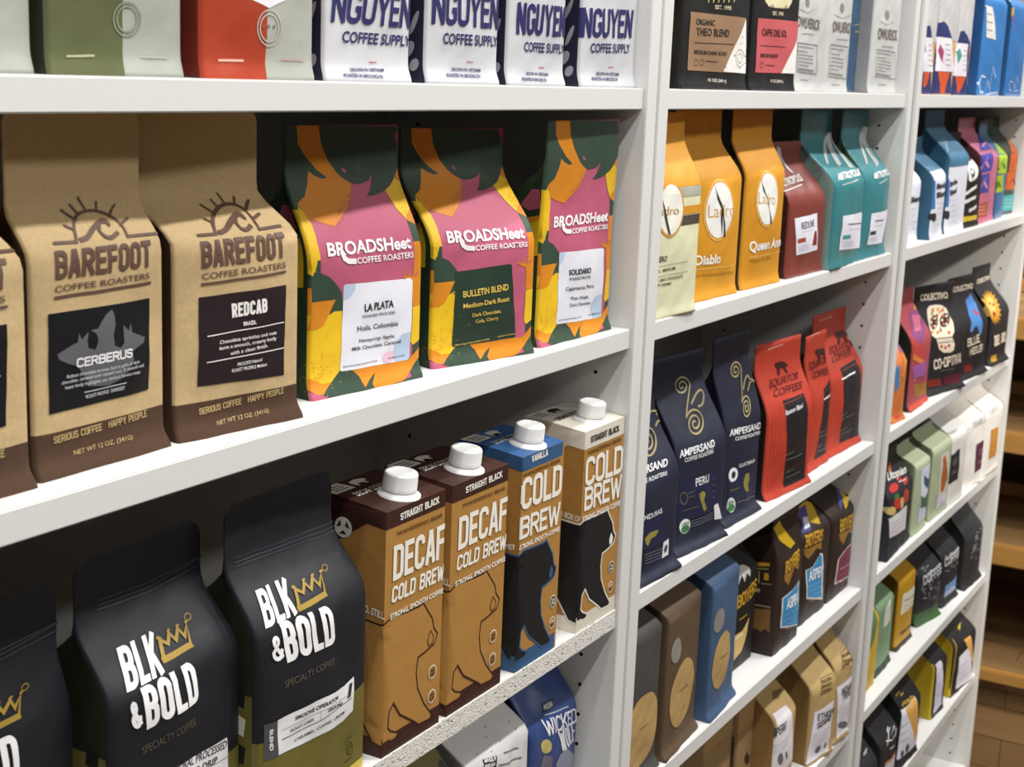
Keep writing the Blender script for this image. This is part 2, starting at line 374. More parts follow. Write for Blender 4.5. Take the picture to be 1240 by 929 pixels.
# ---------- cartons ----------
def carton(name, label, cat, group, loc, rot, body, side, P, decals, top=None, word='', ink='f2efe6'):
    t = bag(name, label, cat, group, loc, rot, body, side, P, [d for d in decals if not d[1].startswith('cap')])
    w, d, h = P['w'] / 1000, P['d'] / 1000, P['h'] / 1000; hw = w / 2; yr = .040; zr = h + .005
    bm = bmesh.new()
    V = lambda *c: bm.verts.new(c)
    a0, a1, r0, r1, b0, b1 = V(-hw, 0, h), V(hw, 0, h), V(-hw, yr, zr), V(hw, yr, zr), V(-hw, d, zr), V(hw, d, zr)
    c0, c1 = V(-hw, d, h), V(hw, d, h)
    for f in ((a0, a1, r1, r0), (r0, r1, b1, b0), (b0, b1, c1, c0), (a0, r0, b0, c0), (a1, c1, b1, r1)): bm.faces.new(f)
    bmesh.ops.recalc_face_normals(bm, faces=bm.faces[:])
    tp = finish('top', bm, [M(top)], t, smooth=False)
    bm = bmesh.new()                                       # printing on the folded top: white code panel, bear, name
    zz = zr + .0004
    bm.faces.new([V(-hw + .001, yr + .003, zz), V(-hw + .024, yr + .003, zz), V(-hw + .024, d - .001, zz), V(-hw + .001, d - .001, zz)])
    for k in range(3):
        y = yr + .006 + k * .004
        f = bm.faces.new([V(-hw + .004, y, zz + .0003), V(-hw + .020, y, zz + .0003), V(-hw + .020, y + .0014, zz + .0003), V(-hw + .004, y + .0014, zz + .0003)]); f.material_index = 1
    bear = [(0, 0), (.002, 0), (.003, .004), (.009, .004), (.010, 0), (.0125, 0), (.013, .005), (.0175, .006), (.018, .009), (.0155, .011), (.010, .0125), (.002, .011), (0, .007)]
    f = bm.faces.new([V(-hw + .029 + x, yr + .004 + y, zz) for x, y in bear]); f.material_index = 0 if ink != '1b1917' else 1
    Vt, Fc = font_text(word, .02)
    vs = [V(-hw + .010 + x * .052, yr - .0095 + y * .0062, h + .005 * (yr - .0095 + y * .0062) / yr + .0005) for x, y in Vt]
    for fc in Fc:
        try: bm.faces.new([vs[i] for i in fc]).material_index = 2
        except ValueError: pass
    bmesh.ops.triangulate(bm, faces=[f for f in bm.faces if len(f.verts) > 4])
    finish('lettering', bm, [M('cfcbc0'), M('1b1917'), M(ink)], tp, smooth=False)
    capm = M('e9e9e8'); capm.node_tree.nodes['Principled BSDF'].inputs['Roughness'].default_value = .35
    def lathe(bm, prof, n=40, ribs=0):
        rings = [[bm.verts.new(((r - (ribs if k % 2 and 1 < i < 4 else 0)) * math.cos(2 * math.pi * k / n), (r - (ribs if k % 2 and 1 < i < 4 else 0)) * math.sin(2 * math.pi * k / n), z)) for k in range(n)] for i, (r, z) in enumerate(prof)]
        for i in range(len(prof) - 1):
            for k in range(n): bm.faces.new((rings[i][k], rings[i][(k + 1) % n], rings[i + 1][(k + 1) % n], rings[i + 1][k]))
        bm.faces.new(rings[-1])
    bm = bmesh.new(); lathe(bm, [(.0158, -.001), (.0158, .0012), (.0135, .0022), (.0118, .004), (.0118, .008)], 40)
    sp = finish('spout', bm, [capm], t); sp.location = (0, .0155, h + .0018); sp.rotation_euler = (math.atan2(.005, yr), 0, 0)
    bm = bmesh.new(); lathe(bm, [(.0125, .0), (.0126, .0022), (.0126, .003), (.0123, .0115), (.0116, .0128), (.0098, .0128), (.0094, .0122), (.004, .0122)], 56, .0007)
    cp = finish('cap', bm, [capm], t); cp.location = (0, .0152, h + .0062); cp.rotation_euler = sp.rotation_euler
    cp['label'] = 'white ribbed screw cap'
    return t
# ---------- everything on the shelves: name, label, category, group, place, turn, colours, shape, print ----------
bag('coffee_bag', 'pale clear coffee bag at the left end of the top shelf, cut by the frame', 'coffee bag', None, (0.4840, 0.0256, 1.5089), 0.000, 'a3a69cg', 'b7bab0g', {'d':62,'lip':2,'sd':1,'ty':31,'w':116.8,'h':200}, [])
bag('coffee_bag', 'coffee bag half olive green and half pale silver on the top shelf', 'coffee bag', None, (0.5966, 0.0206, 1.5089), 0.000, 'a3a69cg', '2c3020s', {'d':62,'lip':2,'gi':7,'sd':2,'ty':31,'w':96.1,'h':200}, [['p','artwork','5c6040g',1,[(-48,0),(1.7,0),(1.7,200),(-48,200)]],
 ['l','valve','8b907cg',2,1,[(14.9,29.7),(14.7,27.2),(13.6,24.9),(11.7,23),(9.1,21.6),(6.2,20.8),(3.2,20.6),(0.4,21.2),(-1.8,22.5),(-3.5,24.2),(-4.5,26.4),(-4.9,28.8),(-4.6,31.2),(-3.5,33.5),(-1.8,35.4),(0.4,36.8),(3.1,37.6),(5.9,37.8),(8.7,37.3),(11.1,36.1),(13,34.3),(14.3,32.1),(14.9,29.7)]],
 ['l','valve','8b907cg',2,1,[(12.3,29.6),(12,27.7),(11.2,26),(9.8,24.5),(7.9,23.5),(5.7,22.9),(3.5,22.8),(1.5,23.2),(-0.2,24.1),(-1.5,25.5),(-2.2,27.1),(-2.5,28.9),(-2.2,30.7),(-1.4,32.4),(-0.1,33.9),(1.6,35),(3.6,35.6),(5.7,35.7),(7.8,35.3),(9.6,34.4),(11,33.1),(11.9,31.4),(12.3,29.6)]],
 ['l','lettering','a7ab84',2,1.2,[(-36.5,9.2),(-19.5,9.9)]],
 ['l','lettering','a9aca4',2,0.8,[(15.9,10.1),(35.5,10.3)]]])
bag('coffee_bag', 'coffee bag half rust red and half pale silver on the top shelf', 'coffee bag', None, (0.7043, 0.0146, 1.5089), 0.000, 'a8aaa1g', '6b2418s', {'lip':2,'gi':6,'sd':3,'ty':30,'w':99.63,'h':200}, [['p','artwork','a53e26g',1,[(-49.8,0),(3.5,0),(3.5,200),(-49.8,200)]],
 ['p','artwork','e6e2e8',2,[(-10.6,44.3),(5.4,40.6),(21.8,46.2),(19.6,51.5),(-8.4,49.8)]],
 ['l','valve','b4b4a8g',2,0.9,[(17,30),(16.8,27.1),(15.6,24.4),(13.7,22.1),(11.1,20.4),(7.9,19.5),(4.5,19.4),(1.1,20.1),(-1.8,21.6),(-3.9,23.7),(-5.2,26.2),(-5.8,29),(-5.6,31.9),(-4.5,34.5),(-2.6,36.8),(0.1,38.5),(3.4,39.4),(6.9,39.6),(10.2,39),(12.8,37.5),(14.9,35.4),(16.3,32.8),(17,30)]],
 ['l','valve','b4b4a8g',2,0.9,[(14.2,29.9),(14.1,27.6),(13.2,25.5),(11.7,23.8),(9.6,22.5),(7.1,21.8),(4.5,21.7),(1.9,22.2),(-0.3,23.4),(-2,25),(-3,26.9),(-3.4,29.1),(-3.2,31.3),(-2.3,33.4),(-0.8,35.1),(1.3,36.4),(3.8,37.2),(6.5,37.3),(8.9,36.8),(11,35.7),(12.7,34.1),(13.7,32.1),(14.2,29.9)]],
 ['e','valve','8a5a4a',1,(-0.6,30.1),(1,0),(-0,0.9)],
 ['e','valve','6f6f6a',1,(4.6,30.4),(1.1,0),(0,0.9)],
 ['e','valve','6f6f6a',1,(10,30.6),(1.1,0),(-0,0.9)],
 ['l','lettering','e0a898',2,1.4,[(-37,10),(-16.7,10.3)]],
 ['l','lettering','b98f8f',2,0.8,[(18.1,11.8),(39.6,11.7)]]])
bag('coffee_bag', 'white bag with navy capital lettering, standing next to the rust red bag', 'coffee bag', 'white bags with dark floral sides', (0.8186, 0.0189, 1.5089), 0.000, 'c9c9cdg', '25243as', {'d':62,'lip':3,'sd':4,'ty':31,'w':94,'h':200}, [['t','logo','2b2860',2,'NGUYEN','k',0.17,[(-42,35.9),(46.5,35.6),(-39.8,56.7)]],
 ['t','logo','2b2860',2,'COFFEE SUPPLY','b',0.02,[(-31,24.2),(47,24),(-30.2,30.7)]],
 ['t','lettering','2b2860',2,'GROWN IN VIETNAM','b',0.03,[(-23.1,6.3),(13.6,6.7),(-22.9,8.2)]],
 ['t','lettering','2b2860',2,'ROASTED IN BROOKLYN','b',0.03,[(-30.5,2.8),(10.7,2.5),(-30.2,4.7)]],
 ['l','lettering','b0524f',2,0.7,[(-1,12.5),(6.2,12.5)]],
 ['e','artwork','a3a2a8',1,(-59,60),(5,9),(-2,1)],
 ['e','artwork','a3a2a8',1,(-56,40),(4,8),(-2,1)],
 ['e','artwork','a3a2a8',1,(-61,22),(5,5),(-3,3)],
 ['e','artwork','a3a2a8',1,(-55,12),(4,3),(-2,3)],
 ['e','artwork','a3a2a8',1,(-57,100),(5,14),(-3,1)],
 ['e','artwork','a3a2a8',1,(-65,108),(10,8),(-3,3)],
 ['e','artwork','a3a2a8',1,(-53,112),(-5,12),(-3,-1)],
 ['e','artwork','a3a2a8',1,(-67,75),(7,8),(-2,2)],
 ['e','artwork','a3a2a8',1,(-73,45),(6,10),(-3,2)],
 ['e','artwork','a3a2a8',1,(-77,90),(6,12),(-3,1)],
 ['e','artwork','a3a2a8',1,(-58,85),(-6,8),(-2,-2)]])
bag('coffee_bag', 'white bag with navy capital lettering, second from the rust red bag', 'coffee bag', 'white bags with dark floral sides', (0.9295, 0.0159, 1.5089), 0.000, 'c9c9cdg', '25243as', {'d':62,'lip':3,'sd':5,'ty':31,'w':94.66,'h':200}, [['t','logo','2b2860',2,'NGUYEN','k',0.17,[(-43.4,39.7),(46.9,39.7),(-43.3,62.3)]],
 ['t','logo','2b2860',2,'COFFEE SUPPLY','b',0.02,[(-29.3,27.2),(47.3,27.5),(-30,34.1)]],
 ['t','lettering','2b2860',2,'GROWN IN VIETNAM','b',0.03,[(-16.1,8.9),(21.1,8.9),(-16.4,11)]],
 ['t','lettering','2b2860',2,'ROASTED IN BROOKLYN','b',0.03,[(-24.3,4.8),(19.4,4.6),(-23.8,6.9)]],
 ['l','lettering','b0524f',2,0.7,[(3,15.5),(10.7,15.5)]],
 ['e','artwork','a3a2a8',1,(-59.3,60),(5,9),(-2,1)],
 ['e','artwork','a3a2a8',1,(-56.3,40),(4,8),(-2,1)],
 ['e','artwork','a3a2a8',1,(-61.3,22),(5,5),(-3,3)],
 ['e','artwork','a3a2a8',1,(-55.3,12),(4,3),(-2,3)],
 ['e','artwork','a3a2a8',1,(-57.3,100),(5,14),(-3,1)],
 ['e','artwork','a3a2a8',1,(-65.3,108),(10,8),(-3,3)],
 ['e','artwork','a3a2a8',1,(-53.3,112),(-5,12),(-3,-1)],
 ['e','artwork','a3a2a8',1,(-67.3,75),(7,8),(-2,2)],
 ['e','artwork','a3a2a8',1,(-73.3,45),(6,10),(-3,2)],
 ['e','artwork','a3a2a8',1,(-77.3,90),(6,12),(-3,1)],
 ['e','artwork','a3a2a8',1,(-58.3,85),(-6,8),(-2,-2)]])
bag('coffee_bag', 'white bag with navy capital lettering, third from the rust red bag', 'coffee bag', 'white bags with dark floral sides', (1.0307, 0.0129, 1.5089), 0.000, 'c9c9cdg', '25243as', {'d':62,'lip':3,'sd':6,'ty':31,'w':87.76,'h':200}, [['t','logo','2b2860',2,'NGUYEN','k',0.17,[(-34.2,37.2),(43.3,37.9),(-34.8,60.1)]],
 ['t','logo','2b2860',2,'COFFEE SUPPLY','b',0.02,[(-22.5,25.2),(43.3,25.4),(-22.9,31.9)]],
 ['t','lettering','2b2860',2,'GROWN IN VIETNAM','b',0.03,[(-19.2,7.9),(15.8,7.6),(-19.4,10.1)]],
 ['t','lettering','2b2860',2,'ROASTED IN BROOKLYN','b',0.03,[(-26.2,3.7),(11.6,3.3),(-26,5.9)]],
 ['l','lettering','b0524f',2,0.7,[(3,13.8),(9.7,13.8)]],
 ['e','artwork','a3a2a8',1,(-55.9,60),(5,9),(-2,1)],
 ['e','artwork','a3a2a8',1,(-52.9,40),(4,8),(-2,1)],
 ['e','artwork','a3a2a8',1,(-57.9,22),(5,5),(-3,3)],
 ['e','artwork','a3a2a8',1,(-51.9,12),(4,3),(-2,3)],
 ['e','artwork','a3a2a8',1,(-53.9,100),(5,14),(-3,1)],
 ['e','artwork','a3a2a8',1,(-61.9,108),(10,8),(-3,3)],
 ['e','artwork','a3a2a8',1,(-49.9,112),(-5,12),(-3,-1)],
 ['e','artwork','a3a2a8',1,(-63.9,75),(7,8),(-2,2)],
 ['e','artwork','a3a2a8',1,(-69.9,45),(6,10),(-3,2)],
 ['e','artwork','a3a2a8',1,(-73.9,90),(6,12),(-3,1)],
 ['e','artwork','a3a2a8',1,(-54.9,85),(-6,8),(-2,-2)]])
bag('coffee_bag', 'white bag with navy capital lettering, right beside the white upright', 'coffee bag', 'white bags with dark floral sides', (1.1543, 0.0129, 1.5089), 0.000, 'c9c9cdg', '25243as', {'d':62,'lip':3,'sd':7,'ty':31,'w':102,'h':200}, [['t','logo','2b2860',2,'NGUYEN','k',0.17,[(-51,38.9),(37.3,41.6),(-51,61.9)]],
 ['t','logo','2b2860',2,'COFFEE SUPPLY','b',0.02,[(-36.1,27.6),(35.4,29.2),(-36.9,34.6)]],
 ['t','lettering','2b2860',2,'GROWN IN VIETNAM','b',0.03,[(-24.6,9.8),(18.6,9.8),(-25.2,12.2)]],
 ['t','lettering','2b2860',2,'ROASTED IN BROOKLYN','b',0.03,[(-33.7,5.4),(14.9,5.4),(-33.1,7.9)]],
 ['l','lettering','b0524f',2,0.7,[(-3.1,16.5),(6,16.5)]],
 ['e','artwork','a3a2a8',1,(-63,60),(5,9),(-2,1)],
 ['e','artwork','a3a2a8',1,(-60,40),(4,8),(-2,1)],
 ['e','artwork','a3a2a8',1,(-65,22),(5,5),(-3,3)],
 ['e','artwork','a3a2a8',1,(-59,12),(4,3),(-2,3)],
 ['e','artwork','a3a2a8',1,(-61,100),(5,14),(-3,1)],
 ['e','artwork','a3a2a8',1,(-69,108),(10,8),(-3,3)],
 ['e','artwork','a3a2a8',1,(-57,112),(-5,12),(-3,-1)],
 ['e','artwork','a3a2a8',1,(-71,75),(7,8),(-2,2)],
 ['e','artwork','a3a2a8',1,(-77,45),(6,10),(-3,2)],
 ['e','artwork','a3a2a8',1,(-81,90),(6,12),(-3,1)],
 ['e','artwork','a3a2a8',1,(-62,85),(-6,8),(-2,-2)]])
bag('coffee_bag', 'black bag with a cream and yellow label, partly hidden by the white upright', 'coffee bag', None, (1.2773, 0.0300, 1.5089), 0.000, '17161as', '17161as', {'sd':8,'ty':30,'w':49,'h':200}, [['p','label','e4dcc0',1,[(6.5,68.7),(24,67),(23.4,16.7),(19.8,16.9)]],
 ['p','label','d9bd58',2,[(6.5,68.3),(24,67),(22.1,58.6),(23.8,42.6),(24.5,29.5)]]])
bag('coffee_bag', 'black coffee bag with a brown and white label on the top shelf', 'coffee bag', None, (1.3838, 0.0126, 1.5089), 0.000, '181716s', '181716s', {'d':62,'lip':2,'sd':9,'ty':31,'w':161.51,'h':200}, [['p','label','96765a',1,[(-69.7,69.5),(67.3,70.4),(80.8,16.6),(-67.8,17.1)]],
 ['p','label','e9e7e2',2,[(67.4,69.4),(80.8,16.6),(17,17.5)]],
 ['t','label>lettering','2a2724',3,'ORGANIC','b',0.02,[(-58.1,58.7),(-14.6,59.3),(-59.2,63.8)]],
 ['t','label>lettering','2a2724',3,'THEO BLEND','b',0.02,[(-56.8,49.2),(23.9,50.6),(-57.7,55.8)]],
 ['t','label>lettering','2a2724',3,'MEDIUM-DARK ROAST','b',0.02,[(-56.6,32.4),(22.9,32.6),(-57.4,35.9)]],
 ['l','label>lettering','2a2724',2,0.7,[(-58.6,42.4),(38,43.9)]],
 ['l','label>lettering','2a2724',2,0.7,[(-28.9,26.3),(-1.7,26.4)]],
 ['l','label>lettering','2a2724',2,0.5,[(-46,24.7),(-46.1,23.2),(-47.7,22.1),(-50.3,21.7),(-53,22),(-54.9,23.1),(-55.7,24.5),(-55.3,26),(-53.9,27.1),(-51.7,27.5),(-49.3,27.2),(-47.2,26.1),(-46,24.7)]],
 ['l','label>lettering','2a2724',2,0.5,[(-32.3,25),(-32.5,23.6),(-33.8,22.4),(-35.8,22),(-38,22.3),(-40.1,23.4),(-41.3,24.8),(-41.2,26.3),(-39.8,27.4),(-37.6,27.8),(-35.1,27.5),(-33.2,26.5),(-32.3,25)]],
 ['l','label>lettering','2a2724',2,0.5,[(80.8,31.5),(80.8,28.3),(68.8,25.3),(65.3,23.4),(61,22.7),(56,23.2),(51,25),(47.8,27.6),(46.6,30.8),(47.1,34),(49,36.8),(52.4,38.7),(56.6,39.5),(61,39),(65.2,37.2),(69,34.6),(80.8,31.5)]],
 ['l','label>lettering','2a2724',2,0.5,[(65.3,31.3),(65.3,29.5),(64.3,28),(62.5,26.9),(59.9,26.6),(57.1,26.8),(54.4,27.8),(52.5,29.2),(51.7,30.9),(52,32.7),(53.1,34.2),(55,35.2),(57.2,35.6),(59.7,35.4),(62.1,34.4),(64.1,33),(65.3,31.3)]],
 ['t','lettering','cbbf9c',2,'EST. 1995','b',0.03,[(-17.4,74.8),(22.7,75.9),(-18.4,78.2)]],
 ['t','lettering','d8d2c4',2,'12 OZ (340 g)','b',0.02,[(-18,7.7),(25.9,7.1),(-17.7,10.5)]],
 ['l','lettering','d8c58e',2,1.6,[(-32.1,80.6),(-30,86.1)]],
 ['l','lettering','d8c58e',2,1.6,[(-22.5,81.1),(-20,86.7)]],
 ['l','lettering','d8c58e',2,1.6,[(-12,81.7),(-9.3,87.4)]],
 ['l','lettering','d8c58e',2,1.6,[(1.1,82.5),(3.8,88.1)]],
 ['l','lettering','d8c58e',2,1.6,[(13.7,83.2),(18.2,89)]],
 ['l','lettering','d8c58e',2,1.6,[(28.4,84),(32.1,89.8)]]])
bag('coffee_bag', 'black coffee bag with a rose pink and white label', 'coffee bag', None, (1.5429, 0.0126, 1.5089), 0.000, '171618s', '171618s', {'lip':2,'sd':10,'ty':30,'w':131.92,'h':200}, [['p','label','c25b5f',1,[(-57.8,72),(66,74),(64.9,19),(-55,18.2)]],
 ['p','label','e9e7e2',2,[(66,56.5),(64.9,19),(20.4,18.9)]],
 ['t','label>lettering','3a1a1c',3,'CAFFE DEL SOL','b',0.02,[(-46.2,55.5),(23.2,56.4),(-47.3,62)]],
 ['t','label>lettering','3a1a1c',3,'MEDIUM BLEND','b',0.02,[(-46.5,33.8),(3.3,34.5),(-46.8,37.4)]],
 ['l','label>lettering','5a2a2c',2,0.8,[(-46.3,45.3),(21.6,46)]],
 ['l','label>lettering','3a1a1c',2,0.5,[(-35.3,25.9),(-35.7,24.4),(-37.3,23.3),(-39.6,22.8),(-42,23.2),(-44,24.2),(-45.1,25.7),(-45,27.2),(-43.8,28.4),(-41.5,28.8),(-38.8,28.5),(-36.4,27.4),(-35.3,25.9)]],
 ['l','label>lettering','3a1a1c',2,0.8,[(-28.5,26.1),(-3.4,26)]],
 ['t','lettering','cbbf9c',2,'EST. 1995','b',0.03,[(-22.6,76.9),(6.6,77.5),(-23,80.3)]],
 ['t','lettering','d8d2c4',2,'12 OZ (340 g)','b',0.02,[(-11,9),(26,8.8),(-11,11.8)]],
 ['p','artwork','d9cfa8',1,[(-46.5,94.6),(-44,88.9),(-34.7,84.8),(-28.9,89.8),(-14.8,84.2),(-9,90.9),(6.2,84.8),(14.7,91.8),(24.4,85.8),(33.5,93.3),(32.2,99.3)]]])
bag('coffee_bag', 'white printed coffee bag standing against the bag with the pink label', 'coffee bag', 'white bags with small gothic print', (1.6531, 0.0122, 1.5089), -0.070, 'c6c6c4g', 'b0b0aes', {'lip':2,'sd':11,'ty':30,'w':86,'h':200}, [['t','logo','6a6054',2,'OWLVERICK','b',0.02,[(-42.9,69.6),(12.7,67.5),(-43,80.1)]],
 ['l','lettering','7c7a78',2,0.9,[(-38.9,52.2),(10.3,51.2),(17.2,19.7),(-34,21.7),(-38.9,52.2)]],
 ['l','lettering','8c8a8a',2,0.8,[(-36,48.6),(1,47.6)]],
 ['l','lettering','8c8a8a',2,0.8,[(-35.5,43.8),(-11.8,43)]],
 ['l','lettering','8c8a8a',2,0.8,[(-34.7,40.1),(3,38.9)]],
 ['l','lettering','8c8a8a',2,0.8,[(-33.7,36.5),(4,35.2)]],
 ['l','lettering','8c8a8a',2,0.8,[(-32.8,32.8),(4.6,31.4)]],
 ['l','lettering','8c8a8a',2,0.8,[(-32.1,29.1),(-7.1,28.2)]],
 ['l','lettering','8c8a8a',2,1.8,[(-31.6,24.8),(6,23.3)]],
 ['l','artwork','9a9896',2,0.8,[(-38.5,87.5),(-21.4,84.4),(-7.3,89.2)]],
 ['e','artwork','8a8274',1,(-23.1,95.2),(4.4,-0.2),(-1.4,5.1)],
 ['l','lettering','8c8a8a',2,0.8,[(-29.7,62.3),(0.8,62.4)]],
 ['l','lettering','8c8a8a',2,0.8,[(-23.7,13.2),(-2.5,12.8)]]])
bag('coffee_bag', 'white printed coffee bag in front of the steel blue bag', 'coffee bag', 'white bags with small gothic print', (1.7462, 0.0126, 1.5089), 0.000, 'c6c6c4g', 'a8a8a6s', {'lip':2,'sd':12,'ty':30,'w':92.32,'h':200}, [['t','logo','6a6054',2,'OWLVERICK','b',0.02,[(-28.6,68.2),(45.4,69.2),(-31.8,79.4)]],
 ['l','lettering','7c7a78',2,0.9,[(-30.7,53.9),(32.2,53),(40.8,16.1),(-27.6,18.1),(-30.7,53.9)]],
 ['l','lettering','8c8a8a',2,0.8,[(-26.3,49.7),(19,48.7)]],
 ['l','lettering','8c8a8a',2,0.8,[(-24.6,44),(3.7,43.2)]],
 ['l','lettering','8c8a8a',2,0.8,[(-24.2,39.7),(20.2,38.4)]],
 ['l','lettering','8c8a8a',2,0.8,[(-24.5,35.4),(21.5,34)]],
 ['l','lettering','8c8a8a',2,0.8,[(-24.8,31.1),(23.2,29.7)]],
 ['l','lettering','8c8a8a',2,0.8,[(-24.7,26.8),(7.3,25.8)]],
 ['l','lettering','8c8a8a',2,1.8,[(-23.5,21.8),(24.1,20.1)]],
 ['l','artwork','9a9896',2,0.8,[(-26.3,87.2),(1.4,84.3),(46.2,90.7)]],
 ['e','artwork','8a8274',1,(-1.4,95.6),(6.8,-0.1),(-1.3,5.4)],
 ['l','lettering','8c8a8a',2,0.8,[(-11.9,60.5),(36,61)]],
 ['l','lettering','8c8a8a',2,0.8,[(-14.7,9.1),(14.7,8.7)]]])
bag('coffee_bag', 'steel blue coffee bag between two white printed bags', 'coffee bag', None, (1.8411, 0.0300, 1.5089), 0.000, '31506fg', '22384fs', {'sd':13,'ty':30,'w':77.79,'h':200}, [['l','artwork','b9a25a',2,1,[(14.2,72.9),(37,74.3)]],
 ['l','artwork','7f93a8',2,0.8,[(19.8,45),(37.5,42)]],
 ['l','artwork','b9a25a',2,0.8,[(6.5,80.2),(37,83.7)]]])
bag('coffee_bag', 'white printed coffee bag next to the right upright of the middle bookcase', 'coffee bag', 'white bags with small gothic print', (1.9390, 0.0126, 1.5089), 0.000, 'c6c6c4g', '8e8e90s', {'lip':2,'sd':14,'ty':30,'w':114.62,'h':200}, [['t','logo','6a6054',2,'OWLVERICK','b',0.02,[(-40.2,66.7),(41.6,67.5),(-44.3,79.2)]],
 ['l','lettering','7c7a78',2,0.9,[(-40.1,53.7),(34,52.6),(57.3,18.5),(-37.6,21),(-40.1,53.7)]],
 ['l','lettering','8c8a8a',2,0.8,[(-35.7,50),(19.6,48.6)]],
 ['l','lettering','8c8a8a',2,0.8,[(-34.5,44.7),(-1.8,43.8)]],
 ['l','lettering','8c8a8a',2,0.8,[(-33.9,40.8),(22.9,39.3)]],
 ['l','lettering','8c8a8a',2,0.8,[(-33.8,36.9),(24.8,35.2)]],
 ['l','lettering','8c8a8a',2,0.8,[(-34,32.9),(25.8,31.2)]],
 ['l','lettering','8c8a8a',2,0.8,[(-34.1,29),(1.2,27.8)]],
 ['l','lettering','8c8a8a',2,1.8,[(-33.5,24.4),(27.2,22.4)]],
 ['l','artwork','9a9896',2,0.8,[(-38.7,87.7),(-10.9,84.3),(17.5,90.3)]],
 ['e','artwork','8a8274',1,(-15.1,96.6),(9.6,-0),(-0.6,5.9)],
 ['l','lettering','8c8a8a',2,0.8,[(-24.6,58.2),(28.5,58.5)]],
 ['l','lettering','8c8a8a',2,0.8,[(-21.2,11.2),(11.6,10.8)]]])
bag('coffee_bag', 'orange and navy bag half hidden behind the white upright on the top shelf', 'coffee bag', 'orange and navy bags with white labels', (2.1298, 0.0120, 1.5089), 0.000, 'd9a35bs', 'd9a35bs', {'d':55,'sd':15,'ty':27.5,'w':92,'h':200}, [['p','artwork','c9c6c6g',1,[(-46,71.1),(46,71.1),(46,200),(-46,200)]],
 ['p','artwork','2e3566',2,[(-28.1,54.8),(-27.8,90.1),(-6.2,92.9),(15.6,74.1),(45,0.9),(-4.2,0.7)]],
 ['p','artwork','d2572fs',3,[(-10.4,30.3),(21.4,30.8),(12.6,12.5),(-0,8.8)]],
 ['p','label','e6e2e8',1,[(-27.1,76),(13.4,76.9),(46,31.1),(-13.6,30.9)]],
 ['p','label>artwork','6f7fa8',1,[(-23.6,62),(-15.1,65.9),(-10.2,55.4)]],
 ['l','label>lettering','9a94a0',2,1,[(-2.9,67.1),(13.6,66.6)]],
 ['l','label>lettering','9a94a0',2,1,[(-1,60.4),(19.1,59.8)]],
 ['l','label>lettering','9a94a0',2,1,[(2.5,53.6),(21.7,53)]],
 ['l','label>lettering','9a94a0',2,1,[(6.7,46.8),(46,46.4)]],
 ['l','label>lettering','9a94a0',2,1,[(8.1,39.9),(46,39.4)]]])
bag('coffee_bag', 'orange and navy bag with a magenta picture on its white label', 'coffee bag', 'orange and navy bags with white labels', (2.2369, 0.0120, 1.5089), 0.000, 'cfa05cs', '2d3c78s', {'d':55,'sd':16,'ty':27.5,'w':104.3,'h':200}, [['p','artwork','c9c6c6g',1,[(-52.2,77.2),(52.2,77.2),(52.2,200),(-52.2,200)]],
 ['p','artwork','2e3566',2,[(-52.1,60.6),(-52.1,79),(-52,99.1),(-31.1,101.9),(-11.6,95.5),(15.7,77.9),(51.3,1.9),(-52.1,1.1)]],
 ['p','artwork','d2572fs',3,[(-41.5,32.4),(27.1,32.1),(11.4,13.7),(8,2.3),(-11.4,2.1)]],
 ['p','label','e6e2e8',1,[(-52.1,79.7),(10,79.6),(52.1,33.3),(-51.1,32.9)]],
 ['p','label>artwork','a8406f',1,[(-48.7,60.9),(-41.4,70.3),(-22,59.9),(-22.2,45),(-37.4,52)]],
 ['l','label>lettering','9a94a0',2,1,[(-20.4,70.9),(4.8,70.6)]],
 ['l','label>lettering','9a94a0',2,1,[(-15.8,63.9),(6.3,63.5)]],
 ['l','label>lettering','9a94a0',2,1,[(-12.2,56.8),(11.4,56.4)]],
 ['l','label>lettering','9a94a0',2,1,[(-8.8,49.8),(14.9,49.3)]],
 ['l','label>lettering','9a94a0',2,1,[(-4,42.7),(23.2,42.2)]]])
bag('coffee_bag', 'orange and navy bag with a green picture on its white label', 'coffee bag', 'orange and navy bags with white labels', (2.3375, 0.0120, 1.5089), 0.000, 'd09a52s', '93301as', {'d':55,'sd':17,'ty':27.5,'w':82.69,'h':200}, [['p','artwork','c9c6c6g',1,[(-41.3,73.6),(41.3,73.6),(41.3,200),(-41.3,200)]],
 ['p','artwork','2e3566',2,[(-41.4,56.3),(-41.4,73.6),(-35.8,91.8),(-17.4,93.8),(21.9,77.8),(40.4,0.2),(-41.4,0)]],
 ['p','artwork','d2572fs',3,[(-38.5,27.7),(18,27.5),(8.3,10.8),(-13.2,2)]],
 ['p','label','e6e2e8',1,[(-41.4,75),(9.1,75.5),(20.8,27.9),(-41.4,28)]],
 ['p','label>artwork','4f9a86',1,[(-41.4,62.1),(-32.9,68.2),(-14.9,57.2),(-33.9,45.2)]],
 ['l','label>lettering','9a94a0',2,1,[(-12.1,65.4),(9.6,64.9)]],
 ['l','label>lettering','9a94a0',2,1,[(-11.2,58.4),(14.6,57.9)]],
 ['l','label>lettering','9a94a0',2,1,[(-9.2,51.4),(16.5,50.9)]],
 ['l','label>lettering','9a94a0',2,1,[(-5.3,44.4),(21,43.8)]],
 ['l','label>lettering','9a94a0',2,1,[(-3.1,37.4),(23.8,36.7)]]])
